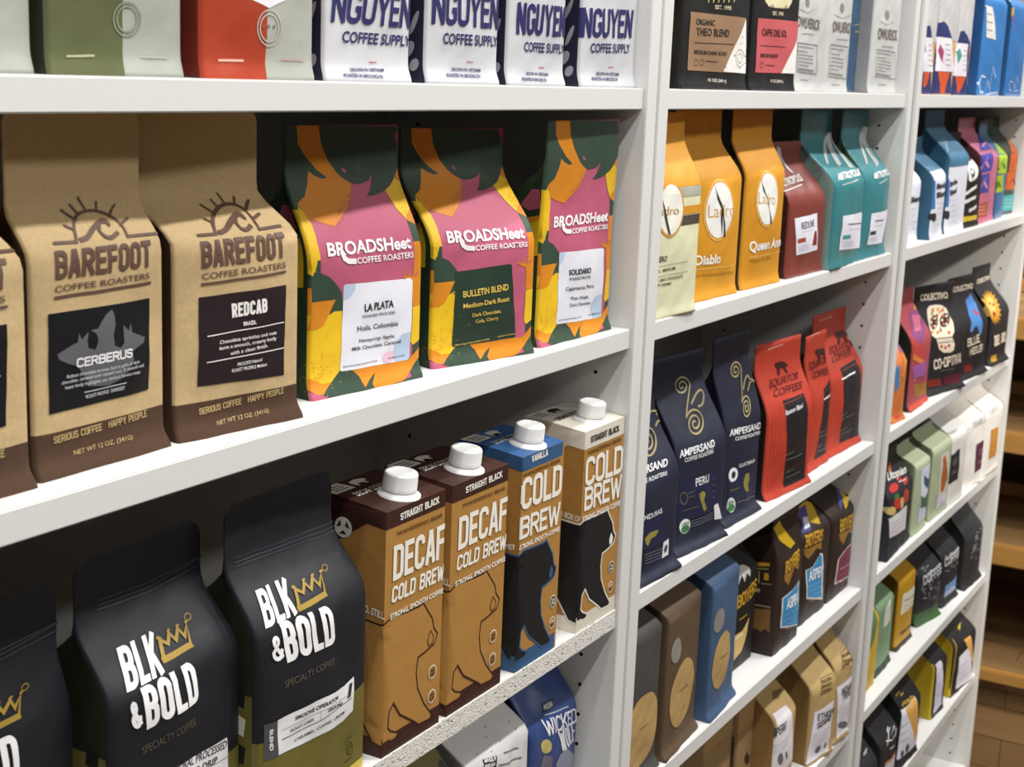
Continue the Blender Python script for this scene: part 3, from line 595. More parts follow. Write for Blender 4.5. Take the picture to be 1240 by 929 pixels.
bag('coffee_bag', 'bright blue bag standing right behind the orange and navy bags', 'coffee bag', 'bright blue bags with white script', (2.4169, 0.0300, 1.5089), 0.000, '3a78b8g', '24507es', {'d':55,'sd':18,'ty':27.5,'w':70.87,'h':200}, [['l','logo','dfe6ee',2,1.44,[(34.2,28.9),(28.4,30.2),(35.4,23.3),(29.6,15.4),(34.2,15.1)]],
 ['l','logo','dfe6ee',2,1.02,[(33.6,16.9),(33.6,25.1),(34.3,16.7),(33.9,33.2),(31.8,41.4),(32.8,33.2)]],
 ['l','logo','dfe6ee',2,0.9,[(33.1,13.2),(33.8,16.6)]]])
bag('coffee_bag', 'bright blue bag with white script, in the middle of the blue bags', 'coffee bag', 'bright blue bags with white script', (2.5279, 0.0120, 1.5089), 0.000, '3b7cbeg', '24507es', {'d':55,'sd':19,'ty':27.5,'w':149.42,'h':200}, [['l','logo','dfe6ee',2,2.4,[(-40.2,28.7),(-65.6,30.8),(-74.1,19.1),(-65.6,6.1),(-44.6,5.5)]],
 ['l','logo','dfe6ee',2,1.7,[(-29.9,9.3),(-22.6,24),(-2.1,8.3),(-6.6,32.6),(-2.8,45.2),(28.7,28.9)]],
 ['l','logo','dfe6ee',2,1.5,[(-21.8,2.3),(50.7,6.2)]],
 ['p','label','e0dcd4',1,[(-74.7,137.3),(-38.6,136.1),(-5.2,87.6),(-61.1,89.6)]],
 ['l','label>lettering','8a6a9a',2,1.2,[(-69.2,125.6),(-38.3,124.7)]],
 ['l','label>lettering','8a6a9a',2,1.2,[(-65.5,113.7),(-36.5,112.6)]],
 ['l','label>lettering','8a6a9a',2,1.2,[(-61.5,101.7),(-32.9,100.5)]]])
bag('coffee_bag', 'bright blue bag with white script at the right end of the top shelf', 'coffee bag', 'bright blue bags with white script', (2.7088, 0.0120, 1.5089), 0.000, '3874b4g', '24507es', {'d':55,'sd':20,'ty':27.5,'w':120.37,'h':200}, [['l','logo','dfe6ee',2,1.32,[(-24.9,23.8),(-38.2,25.1),(-45.8,18.2),(-34.5,10.5),(-23.1,10.1)]],
 ['l','logo','dfe6ee',2,0.94,[(-17.9,12.4),(-12.5,21),(0.5,11.8),(1.3,26.1),(5.1,33.5),(27.2,23.9)]],
 ['l','logo','dfe6ee',2,0.83,[(-12.9,8.3),(39.5,10.6)]],
 ['l','artwork','b04a6a',2,2,[(-60.2,130.7),(-52.6,109.6)]],
 ['l','artwork','d0b04a',2,2,[(-60.2,143.5),(-60.2,130.8)]]])
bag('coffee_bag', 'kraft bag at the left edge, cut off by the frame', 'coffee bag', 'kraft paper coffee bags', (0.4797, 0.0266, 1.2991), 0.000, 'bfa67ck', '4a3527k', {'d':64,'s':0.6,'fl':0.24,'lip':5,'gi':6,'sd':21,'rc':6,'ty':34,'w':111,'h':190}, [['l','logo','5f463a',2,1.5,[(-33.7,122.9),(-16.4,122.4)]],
 ['l','logo','5f463a',2,1.5,[(26.5,122.6),(55.5,122.1)]],
 ['l','logo','5f463a',2,1.5,[(-16.4,122.4),(-15.4,124.4),(-13.8,127.2),(-12.1,129.7),(-10.3,131.5),(-8.6,133),(-6.5,134.2),(-4.2,135.2),(-1.5,135.9),(1.2,136.5),(4,136.8),(6.8,136.8),(9.6,136.7),(12.4,136.3),(15.1,135.8),(17.7,135.1),(20.1,134.2),(22.3,133.1),(24.1,131.9),(25.6,130.7),(26.6,129.4),(27.2,128),(27.1,126.1),(26.7,124),(26.5,122.6)]],
 ['l','logo','5f463a',2,2.3,[(-12.6,123.2),(-11.2,123.4),(-9.2,123.6),(-6.9,124.2),(-4.5,125.3),(-1.7,126.7),(1.2,128),(4,129),(6.9,130),(9.4,130.7),(11.7,130.9),(13.7,131),(15.2,130.8),(16,130.4),(16.3,129.8),(16.5,129.3)]],
 ['l','logo','5f463a',2,2,[(8.9,130.2),(7.8,129.2),(6.3,127.9),(5.4,126.6),(5.5,125.6),(6.3,124.6),(7.3,123.8),(8.6,123.2),(10.2,122.8),(12.1,122.7),(14.6,123.2),(17.4,124),(19.4,124.6)]],
 ['l','logo','5f463a',2,1.3,[(-18.6,130.6),(-13.5,128.2)]],
 ['l','logo','5f463a',2,1.3,[(-15.1,138.2),(-8.6,133.2)]],
 ['l','logo','5f463a',2,1.3,[(-7,140.4),(-3.3,135.8)]],
 ['l','logo','5f463a',2,1.3,[(0.8,144),(4.1,137.2)]],
 ['l','logo','5f463a',2,1.3,[(15.2,140.6),(13,136.3)]],
 ['l','logo','5f463a',2,1.3,[(30.2,138.5),(21.3,133.2)]],
 ['l','logo','5f463a',2,1.3,[(35.3,131.1),(26.1,128.4)]],
 ['t','logo','5f463a',2,'BAREFOOT','k',0.19,[(-38.1,104.8),(43.1,105),(-36.4,119.1)]],
 ['t','logo','5f463a',2,'COFFEE ROASTERS','b',0.01,[(-39,98.3),(41.3,98.6),(-39.1,101.4)]],
 ['l','logo','5f463a',2,1.5,[(-39.2,95.5),(42.1,96.1)]],
 ['p','label','17171ag',1,[(-44.9,87.6),(41.5,87.4),(39.6,35.6),(-45.5,34.8)]],
 ['p','band','4c382bk',1,[(-55.5,0),(55.5,0),(55.5,24.3),(-55.5,24.3)]],
 ['t','lettering','b79d6c',2,'SERIOUS COFFEE | HAPPY PEOPLE','k',0.17,[(-42.4,18.4),(38.1,20),(-42.9,22.4)]],
 ['t','lettering','b79d6c',2,'NET WT 12 OZ. (341G)','b',0.01,[(-26.9,9.5),(23.1,9.8),(-26.8,12)]],
 ['l','label>lettering','d8d4d0',2,0.6,[(-30,62),(36,62)]],
 ['l','label>lettering','d8d4d0',2,0.6,[(-30,92),(36,92)]]])
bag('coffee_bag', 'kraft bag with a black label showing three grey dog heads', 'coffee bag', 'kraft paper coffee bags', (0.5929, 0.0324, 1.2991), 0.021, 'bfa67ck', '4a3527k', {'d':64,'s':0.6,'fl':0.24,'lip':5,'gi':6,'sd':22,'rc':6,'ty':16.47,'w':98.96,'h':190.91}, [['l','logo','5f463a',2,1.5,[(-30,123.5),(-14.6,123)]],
 ['l','logo','5f463a',2,1.5,[(23.6,123.1),(49.5,122.7)]],
 ['l','logo','5f463a',2,1.5,[(-14.6,123),(-13.8,125),(-12.3,127.9),(-10.8,130.4),(-9.2,132.1),(-7.6,133.6),(-5.8,134.8),(-3.7,135.8),(-1.3,136.6),(1.1,137.1),(3.5,137.4),(6,137.5),(8.6,137.3),(11,137),(13.4,136.4),(15.8,135.7),(17.9,134.8),(19.9,133.7),(21.5,132.6),(22.8,131.4),(23.7,130.1),(24.2,128.6),(24.2,126.7),(23.8,124.6),(23.6,123.1)]],
 ['l','logo','5f463a',2,2.3,[(-11.2,123.8),(-10,124),(-8.2,124.2),(-6.2,124.8),(-4,125.9),(-1.5,127.3),(1.1,128.6),(3.6,129.6),(6.1,130.6),(8.4,131.3),(10.4,131.6),(12.2,131.6),(13.6,131.5),(14.3,131),(14.5,130.4),(14.7,130)]],
 ['l','logo','5f463a',2,2,[(7.9,130.8),(6.9,129.8),(5.6,128.5),(4.8,127.2),(4.9,126.2),(5.6,125.2),(6.5,124.4),(7.7,123.8),(9.1,123.4),(10.8,123.3),(13,123.8),(15.5,124.6),(17.3,125.2)]],
 ['l','logo','5f463a',2,1.3,[(-16.6,131.2),(-12.1,128.9)]],
 ['l','logo','5f463a',2,1.3,[(-13.4,138.8),(-7.7,133.9)]],
 ['l','logo','5f463a',2,1.3,[(-6.3,141.1),(-3,136.5)]],
 ['l','logo','5f463a',2,1.3,[(0.8,144.7),(3.7,137.8)]],
 ['l','logo','5f463a',2,1.3,[(13.5,141.3),(11.6,136.9)]],
 ['l','logo','5f463a',2,1.3,[(26.9,139.2),(19,133.8)]],
 ['l','logo','5f463a',2,1.3,[(31.5,131.8),(23.3,129)]],
 ['t','logo','5f463a',2,'BAREFOOT','k',0.19,[(-34,105.3),(38.4,105.5),(-32.4,119.7)]],
 ['t','logo','5f463a',2,'COFFEE ROASTERS','b',0.01,[(-34.8,98.8),(36.8,99.1),(-34.9,101.9)]],
 ['l','logo','5f463a',2,1.5,[(-34.9,96),(37.5,96.6)]],
 ['p','label','17171ag',1,[(-40,88),(37,87.8),(35.3,35.7),(-40.5,34.9)]],
 ['p','label>artwork','5c5c61',1,[(-34.6,66.1),(-23.7,69.8),(-20.2,70.6),(-19.3,75.5),(-17.6,71.8),(-12.8,75.4),(-13.9,70.7),(-13.4,66.7),(-8.4,65.2),(-6.3,69.8),(-7.6,73.8),(-11.4,76),(-6.5,76.3),(-2.7,80.4),(0.3,83.3),(4.8,85.3),(6.5,82.5),(7.1,76.5),(5.4,71.4),(6.3,65.3),(10.5,63.4),(13.6,65.7),(13.5,75.6),(17.9,71.7),(19.4,76.2),(20.3,70.7),(31.9,66.3),(30.6,63.5),(22.5,61),(19.3,59.4),(21.5,55.7),(18.5,50.7),(12.2,45.9),(2.3,43.7),(-10.5,45.2),(-17,53.4),(-20.7,57.9),(-27.3,60.2),(-32.9,62.9)]],
 ['t','label>lettering','e6e6e8',3,'CERBERUS','k',0.2,[(-21.3,57),(20,56.9),(-21.4,62.2)]],
 ['t','label>lettering','c9c9cb',3,'Robust chocolate aromas lead to gobs of dark','b',0.01,[(-28.2,52.3),(26.2,52.6),(-28.2,54.1)]],
 ['t','label>lettering','c9c9cb',3,'chocolate, caramel and roasted nuts. A smooth and','b',0.01,[(-32,49.5),(29.6,50),(-32,51.3)]],
 ['t','label>lettering','c9c9cb',3,'heavy body highlights our darkest flavors roast','b',0.01,[(-29.4,46.5),(26.5,46.7),(-29.5,48.3)]],
 ['l','label>lettering','c9c9cb',2,0.5,[(-15.6,42.7),(15.2,43)]],
 ['t','label>lettering','c9c9cb',3,'ROAST PROFILE  DARKEST','b',0.01,[(-14.8,39.2),(14.3,39.5),(-15,41.1)]],
 ['p','band','4c382bk',1,[(-49.5,0),(49.5,0),(49.5,24.4),(-49.5,24.4)]],
 ['t','lettering','b79d6c',2,'SERIOUS COFFEE | HAPPY PEOPLE','k',0.17,[(-37.8,18.4),(34,20.1),(-38.2,22.5)]],
 ['t','lettering','b79d6c',2,'NET WT 12 OZ. (341G)','b',0.01,[(-24,9.5),(20.6,9.8),(-23.9,12.1)]]])
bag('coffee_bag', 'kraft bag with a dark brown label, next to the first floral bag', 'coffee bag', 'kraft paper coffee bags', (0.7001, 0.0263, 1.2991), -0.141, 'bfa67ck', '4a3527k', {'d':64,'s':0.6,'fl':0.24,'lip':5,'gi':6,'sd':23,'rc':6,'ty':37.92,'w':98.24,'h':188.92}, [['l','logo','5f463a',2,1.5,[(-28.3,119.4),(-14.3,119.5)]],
 ['l','logo','5f463a',2,1.5,[(19.7,120.2),(39,121)]],
 ['l','logo','5f463a',2,1.5,[(-15.5,119.5),(-14.2,121.1),(-12.1,123.3),(-9.5,125.2),(-7,126.7),(-4.4,128.1),(-1.6,129.4),(1.6,130.6),(4.8,131.8),(8.1,132.7),(11.3,133.3),(14.5,133.7),(17.3,133.7),(19.6,133.5),(21.5,132.9),(22.8,132.2),(23.5,131.2),(23.6,130.1),(23.4,128.8),(23.2,127.6),(22.7,126.2),(22,124.8),(21.1,123.2),(20.2,121.4),(19.7,120.2)]],
 ['l','logo','5f463a',2,2.3,[(-11.4,120.1),(-10,120.2),(-8,120.5),(-5.7,121),(-3,122),(0.2,123.3),(3.4,124.6),(6.5,125.8),(9.6,126.9),(12.2,127.8),(14.3,128.2),(15.9,128.4),(16.9,128.3),(17.2,127.8),(16.9,127.1),(16.6,126.6)]],
 ['l','logo','5f463a',2,2,[(10.8,127.1),(9.8,126.5),(8.3,125.5),(7.2,124.5),(6.6,123.3),(6.4,122.2),(6.7,121.2),(7.5,120.7),(8.7,120.5),(10,120.5),(11.7,120.9),(13.6,121.6),(14.9,122.1)]],
 ['l','logo','5f463a',2,1.3,[(-12.8,126.9),(-9.4,125)]],
 ['l','logo','5f463a',2,1.3,[(-4.6,133.8),(-1.8,129.9)]],
 ['l','logo','5f463a',2,1.3,[(5.6,136.3),(6.3,132.8)]],
 ['l','logo','5f463a',2,1.3,[(14,139.8),(13.9,134.4)]],
 ['l','logo','5f463a',2,1.3,[(24.7,137),(21.1,133.6)]],
 ['l','logo','5f463a',2,1.3,[(34.4,134.9),(23.9,129.8)]],
 ['l','logo','5f463a',2,1.3,[(32,127.8),(23.7,125.8)]],
 ['t','logo','5f463a',2,'BAREFOOT','k',0.19,[(-30.6,101.3),(36.7,102.7),(-30.4,116.2)]],
 ['t','logo','5f463a',2,'COFFEE ROASTERS','b',0.01,[(-30.1,94.6),(37.3,96.4),(-30.4,98.1)]],
 ['l','logo','5f463a',2,1.5,[(-30.2,91.8),(36.5,93.8)]],
 ['p','label','2a2024g',1,[(-32.8,84.3),(36.8,85.7),(35.5,29.2),(-33.7,31.5)]],
 ['t','label>lettering','ece9e6',2,'REDCAB','k',0.2,[(-8,69.8),(19.7,70.7),(-8.5,78.4)]],
 ['t','label>lettering','ece9e6',2,'BRAZIL','b',0.03,[(1.2,64.1),(10.8,64.4),(0.9,66.3)]],
 ['l','label>lettering','ece9e6',2,0.6,[(-27.2,60.9),(34.8,62.6)]],
 ['l','label>lettering','ece9e6',2,0.6,[(-27.4,45.2),(35.3,46.4)]],
 ['t','label>lettering','ece9e6',2,'Chocolate sprinkles and nuts','b',0.01,[(-17.9,55.1),(28.5,55.9),(-18.1,57.2)]],
 ['t','label>lettering','ece9e6',2,'form a smooth, creamy body','b',0.01,[(-18.2,51.5),(28.4,52.4),(-18.4,53.6)]],
 ['t','label>lettering','ece9e6',2,'with a clean finish.','b',0.01,[(-9.6,47.4),(20.9,48.7),(-9.7,49.6)]],
 ['t','label>lettering','ece9e6',2,'PROCESS Natural','b',0.01,[(-3.5,40),(15.8,40.8),(-3.7,41.9)]],
 ['t','label>lettering','ece9e6',2,'ROAST PROFILE Medium','b',0.01,[(-7.6,36.6),(20.1,37.2),(-7.9,38.6)]],
 ['p','band','4c382bk',1,[(-49.1,0),(49.1,0),(49.1,21.6),(-49.1,21.6)]],
 ['t','lettering','b79d6c',2,'SERIOUS COFFEE | HAPPY PEOPLE','k',0.17,[(-32.1,13.9),(35.6,17.4),(-32.4,17.9)]],
 ['t','lettering','b79d6c',2,'NET WT 12 OZ. (341G)','b',0.01,[(-19.9,5.8),(22.3,7.3),(-19.6,8.2)]],
 ['t','lettering','a58c60',2,'A','b',0.02,[(-79.1,44),(-65.1,44),(-79.1,49)]],
 ['t','lettering','a58c60',2,'12','b',0.02,[(-79.1,37),(-65.1,37),(-79.1,42)]],
 ['t','lettering','a58c60',2,'AT','b',0.02,[(-79.1,30),(-65.1,30),(-79.1,35)]],
 ['t','lettering','a58c60',2,'NA','b',0.02,[(-79.1,23),(-65.1,23),(-79.1,28)]]])
bag('coffee_bag', 'floral bag with a white label, next to the kraft bags', 'coffee bag', 'pink, orange and green floral coffee bags', (0.8481, 0.0360, 1.2991), -0.096, 'b85a74s', '2b3f2cs', {'d':62,'s':0.5,'fl':0.14,'lip':4,'gi':6,'sd':24,'ty':24.49,'w':115.71,'h':179.6}, [['p','artwork','34493as',1,[(-57.9,179.6),(-47,179.6),(-45.9,168.3),(-40,160.7),(-29,151),(-18.8,144.8),(-24.5,144.2),(-30.8,146.4),(-36.1,149.5),(-39.1,141.5),(-44.9,133.7),(-52.6,130.1),(-54.6,134.1),(-55.1,143.2),(-57.3,153.5),(-57.9,168.4)]],
 ['p','artwork','d3851fs',1,[(-47,179.6),(-26,179.6),(-23.7,168),(-16.1,156),(-6.3,146.2),(3.9,139.9),(-0.2,131.9),(-8.3,124.1),(-27.4,113.7),(-36.3,115.9),(-49.2,119.9),(-53.7,129.6),(-44.9,133.7),(-39.1,141.5),(-36.1,149.5),(-30.8,146.4),(-24.5,144.2),(-18.8,144.8),(-29,151),(-40,160.7),(-45.9,168.3)]],
 ['p','artwork','34493as',2,[(-26,179.6),(57.9,178.7),(57.9,166.6),(57.9,150.2),(50.8,141.9),(43.5,136.7),(34.6,133.4),(24.7,131.4),(16.2,131.2),(22.6,135.7),(29.4,146.3),(23.5,141.6),(15.1,139.8),(7.4,139.6),(-0.4,142.4),(-6.3,146.2),(-16.1,156),(-23.7,168)]],
 ['p','artwork','b4557ds',2,[(50.6,178.9),(57.7,178.9),(57.6,173.1),(57.6,160.6),(57.5,151.6),(57.5,150.7),(57.9,154),(57.9,166.6)]],
 ['e','artwork','b85a74s',3,(-0.7,149),(1.8,-1.6),(-0.9,-0.8)],
 ['p','artwork','d3851fs',1,[(57.9,154.6),(57.5,151.6),(57.5,137.5),(57.6,119),(57.8,111.5),(57.7,109.8),(48.4,114.1),(42.7,121),(38.9,130.2),(37.6,134.5),(44.8,137.2),(50.8,141.9)]],
 ['p','artwork','e4ba22s',2,[(50.8,141.9),(44.8,137.2),(37.6,134.5),(38.9,130.2),(42.7,121),(47.8,114.8),(57.9,121.7),(57.9,131.3),(57.9,138.7)]],
 ['p','artwork','e4ba22s',2,[(-54,129.1),(-52.5,122.9),(-48.2,117.1),(-48.2,109.2),(-49.8,100.3),(-53.2,91.4),(-53.9,85.7),(-57.9,85.8),(-57.9,100.5),(-57.7,118.7)]],
 ['p','artwork','34493as',1,[(57.7,109.8),(57.7,111),(57.6,99.3),(57.4,85.8),(57.4,84),(57.9,85.5),(57.9,97.3)]],
 ['p','artwork','b85a74s',0,[(-57.9,0),(-48.9,0),(-48.9,9),(-57.9,9)]],
 ['p','artwork','e4ba22s',0,[(-57.9,9),(-48.9,9),(-48.9,57.5),(-57.9,57.5)]],
 ['p','artwork','d3851fs',0,[(-57.9,57.5),(-48.9,57.5),(-48.9,75.4),(-57.9,75.4)]],
 ['p','artwork','34493as',0,[(-57.9,75.4),(-48.9,75.4),(-48.9,93.4),(-57.9,93.4)]],
 ['p','artwork','e4ba22s',0,[(-57.9,93.4),(-48.9,93.4),(-48.9,125.7),(-57.9,125.7)]],
 ['p','artwork','34493as',0,[(-57.9,125.7),(-48.9,125.7),(-48.9,179.6),(-57.9,179.6)]],
 ['p','artwork','34493as',0,[(48.9,0),(57.9,0),(57.9,53.9),(48.9,53.9)]],
 ['p','artwork','d3851fs',0,[(48.9,53.9),(57.9,53.9),(57.9,98.8),(48.9,98.8)]],
 ['p','artwork','34493as',0,[(48.9,98.8),(57.9,98.8),(57.9,125.7),(48.9,125.7)]],
 ['p','artwork','d3851fs',0,[(48.9,125.7),(57.9,125.7),(57.9,152.7),(48.9,152.7)]],
 ['p','artwork','b4557ds',0,[(48.9,152.7),(57.9,152.7),(57.9,179.6),(48.9,179.6)]],
 ['s','artwork','b85a74s',3,45,20,(1,134.2),(-27.1,114.2),2.2,0.55],
 ['s','artwork','d3851fs',3,55,21,(1,134.2),(-27.1,114.2),2.2,0.55],
 ['s','artwork','d3851fs',3,50,22,(49.7,117.7),(57.9,139),2.5,0.55],
 ['p','artwork','e4ba22s',2,[(-57.4,96.7),(-50.8,96.3),(-53,89.5),(-56.2,83.2),(-57.9,85)]],
 ['p','artwork','34493as',1,[(-57.3,85.1),(-49.6,85.1),(-42.1,82.2),(-36,77),(-30.6,71.1),(-27.7,56.3),(-36.9,56),(-41.4,56.5),(-36.9,66.2),(-44.6,66.3),(-56.4,65.9)]],
 ['p','artwork','d3851fs',2,[(-56.4,65.9),(-44.6,66.1),(-35.6,66.1),(-38.3,62.2),(-41.4,56.5),(-46.2,49.7),(-51.6,47.3),(-57.8,47.2)]],
 ['p','artwork','e4ba22s',1,[(-57.8,47.2),(-51.6,47.3),(-46.2,49.7),(-41.4,56.5),(-36.9,58.2),(-29.6,58),(-28.3,27.1),(-28.2,17.1),(-36.3,10.8),(-46.7,3),(-53.2,4),(-57.9,7.5),(-57.9,25.7)]],
 ['p','artwork','d3851fs',2,[(-57.9,7),(-57.6,14.9),(-46.5,9.8),(-38.1,9.9),(-46.7,3),(-53.4,3.4)]],
 ['s','artwork','d3851fs',3,80,28,(-54.9,20.6),(-38.6,18.5),9,0.55],
 ['p','artwork','34493as',1,[(-29.8,16.7),(-18.2,15.9),(-10.4,9.8),(-7.5,2.2),(0.3,7),(7.1,10.3),(1.7,3.2),(4.5,0.3),(17.3,0),(34.1,1.1),(49.6,3.2),(57.5,0),(0.1,0),(-28.9,0),(-48.9,0),(-46.7,3),(-36.3,10.8)]],
 ['p','artwork','d3851fs',2,[(-18.2,15.9),(45.2,14.7),(57.9,22.5),(57.9,15),(45.7,6.9),(34.1,1.1),(17.3,0),(3.4,0.5),(1.7,3.2),(7.1,10.3),(0.3,7),(-6.6,2.1),(-10.4,9.8)]],
 ['p','artwork','d3851fs',1,[(33.2,75.7),(57.9,77),(57.5,86.8),(57.3,76.3),(57.3,57.1),(57.2,46.8),(57.5,51.5),(47.3,53.3),(45.8,71.3)]],
 ['s','artwork','b85a74s',3,40,32,(34.4,75.2),(57.9,76.6),1.6,0.55],
 ['s','artwork','d3851fs',3,30,33,(34.3,76.5),(57.9,77.8),1.6,0.55],
 ['p','artwork','e4ba22s',2,[(47.2,52.6),(57.8,52.6),(57.2,48.7),(57.7,37),(57.5,27.5),(49,24.6),(46.3,27.5)]],
 ['p','artwork','34493as',1,[(57.2,46.8),(57.3,52),(57.2,35.3),(57.4,16.5),(57.7,4),(44.9,2),(43.7,7.2),(57.9,13.5),(57.9,21.4),(57.4,28.9),(57.7,39.6)]],
 ['p','artwork','b85a74s',3,[(-57.9,2.3),(-57.9,5.3),(-47.7,2.6),(-42.1,0),(-54.6,0),(-57.9,0)]],
 ['p','artwork','b85a74s',3,[(20.7,0),(34.1,0.5),(34.2,0),(17.3,0)]],
 ['t','logo','f0ecee',2,'BROADSHeet','b',0.03,[(-42.3,95.5),(44.7,94.9),(-41.4,103.4)]],
 ['l','logo','f0ecee',2,3.6,[(-28.4,95.9),(-27.5,93.1),(-23.8,90.9),(-17,90.3)]],
 ['t','logo','f0ecee',2,'COFFEE ROASTERS','b',0.02,[(-14.2,88.4),(47.2,88.1),(-14.5,92.3)]],
 ['p','artwork','e4ba22s',1,[(-86.4,99.8),(-81.6,102.9),(-69.9,105.1),(-62.6,107),(-62.6,75.1),(-79.5,73.2)]],
 ['p','artwork','d3851fs',2,[(-86.4,99.8),(-82.2,104.2),(-72.2,105.9),(-62.6,107.7),(-62.6,104.5),(-74.7,100.2),(-83.9,98.1)]],
 ['p','artwork','b85a74s',1,[(-96,116.8),(-92.6,127.8),(-66.7,128),(-62.6,113.4),(-78.7,110.4),(-94.4,114.1)]],
 ['p','label','e3e4edg',1,[(-29,74.3),(-27.3,75.6),(43,73.6),(46.5,71.9),(45.2,16),(43.5,14.6),(-28.1,16.1),(-29.9,17.4)]],
 ['p','label>artwork','b3c5dc',1,[(-28.7,74.3),(-27,75.4),(-16.9,75.2),(-18.5,70.6),(-23.1,66.2),(-28.6,64.9)]],
 ['p','label>artwork','b3c5dc',1,[(45.1,34.9),(34.5,34.3),(27,28.8),(25.3,21.9),(28.6,15.4),(43.5,15.2),(45.2,16)]],
 ['e','label>artwork','e2bcd0',2,(20.7,19.6),(6.4,-0.1),(0.1,4.2)],
 ['t','label>lettering','2b2b30',3,'LA PLATA','b',0.03,[(-7.9,55.3),(23,55.4),(-8,60.2)]],
 ['t','label>lettering','2b2b30',3,'WASHED PROCESS','b',0.01,[(-10.1,51),(24.6,50.4),(-10.2,52.9)]],
 ['t','label>lettering','2b2b30',3,'Huila, Colombia','b',0.01,[(-14.5,42.4),(28.8,41.4),(-14.7,45.8)]],
 ['t','label>lettering','2b2b30',3,'Honeycrisp Apple,','b',0.01,[(-12.2,34.1),(26.3,33.2),(-12.3,36.6)]],
 ['t','label>lettering','2b2b30',3,'Milk Chocolate, Caramel','b',0.01,[(-19,29.2),(33.2,28.3),(-19.1,31.7)]],
 ['t','label>lettering','2b2b30',3,'100% WHOLE BEAN ARABICA COFFEE','b',0.01,[(-27.4,18.5),(8.8,18),(-27.5,19.6)]],
 ['t','label>lettering','2b2b30',3,'NET WEIGHT 12 OZ (340 g)','b',0.01,[(20.6,18.1),(39.6,17.9),(20.5,19.2)]]])
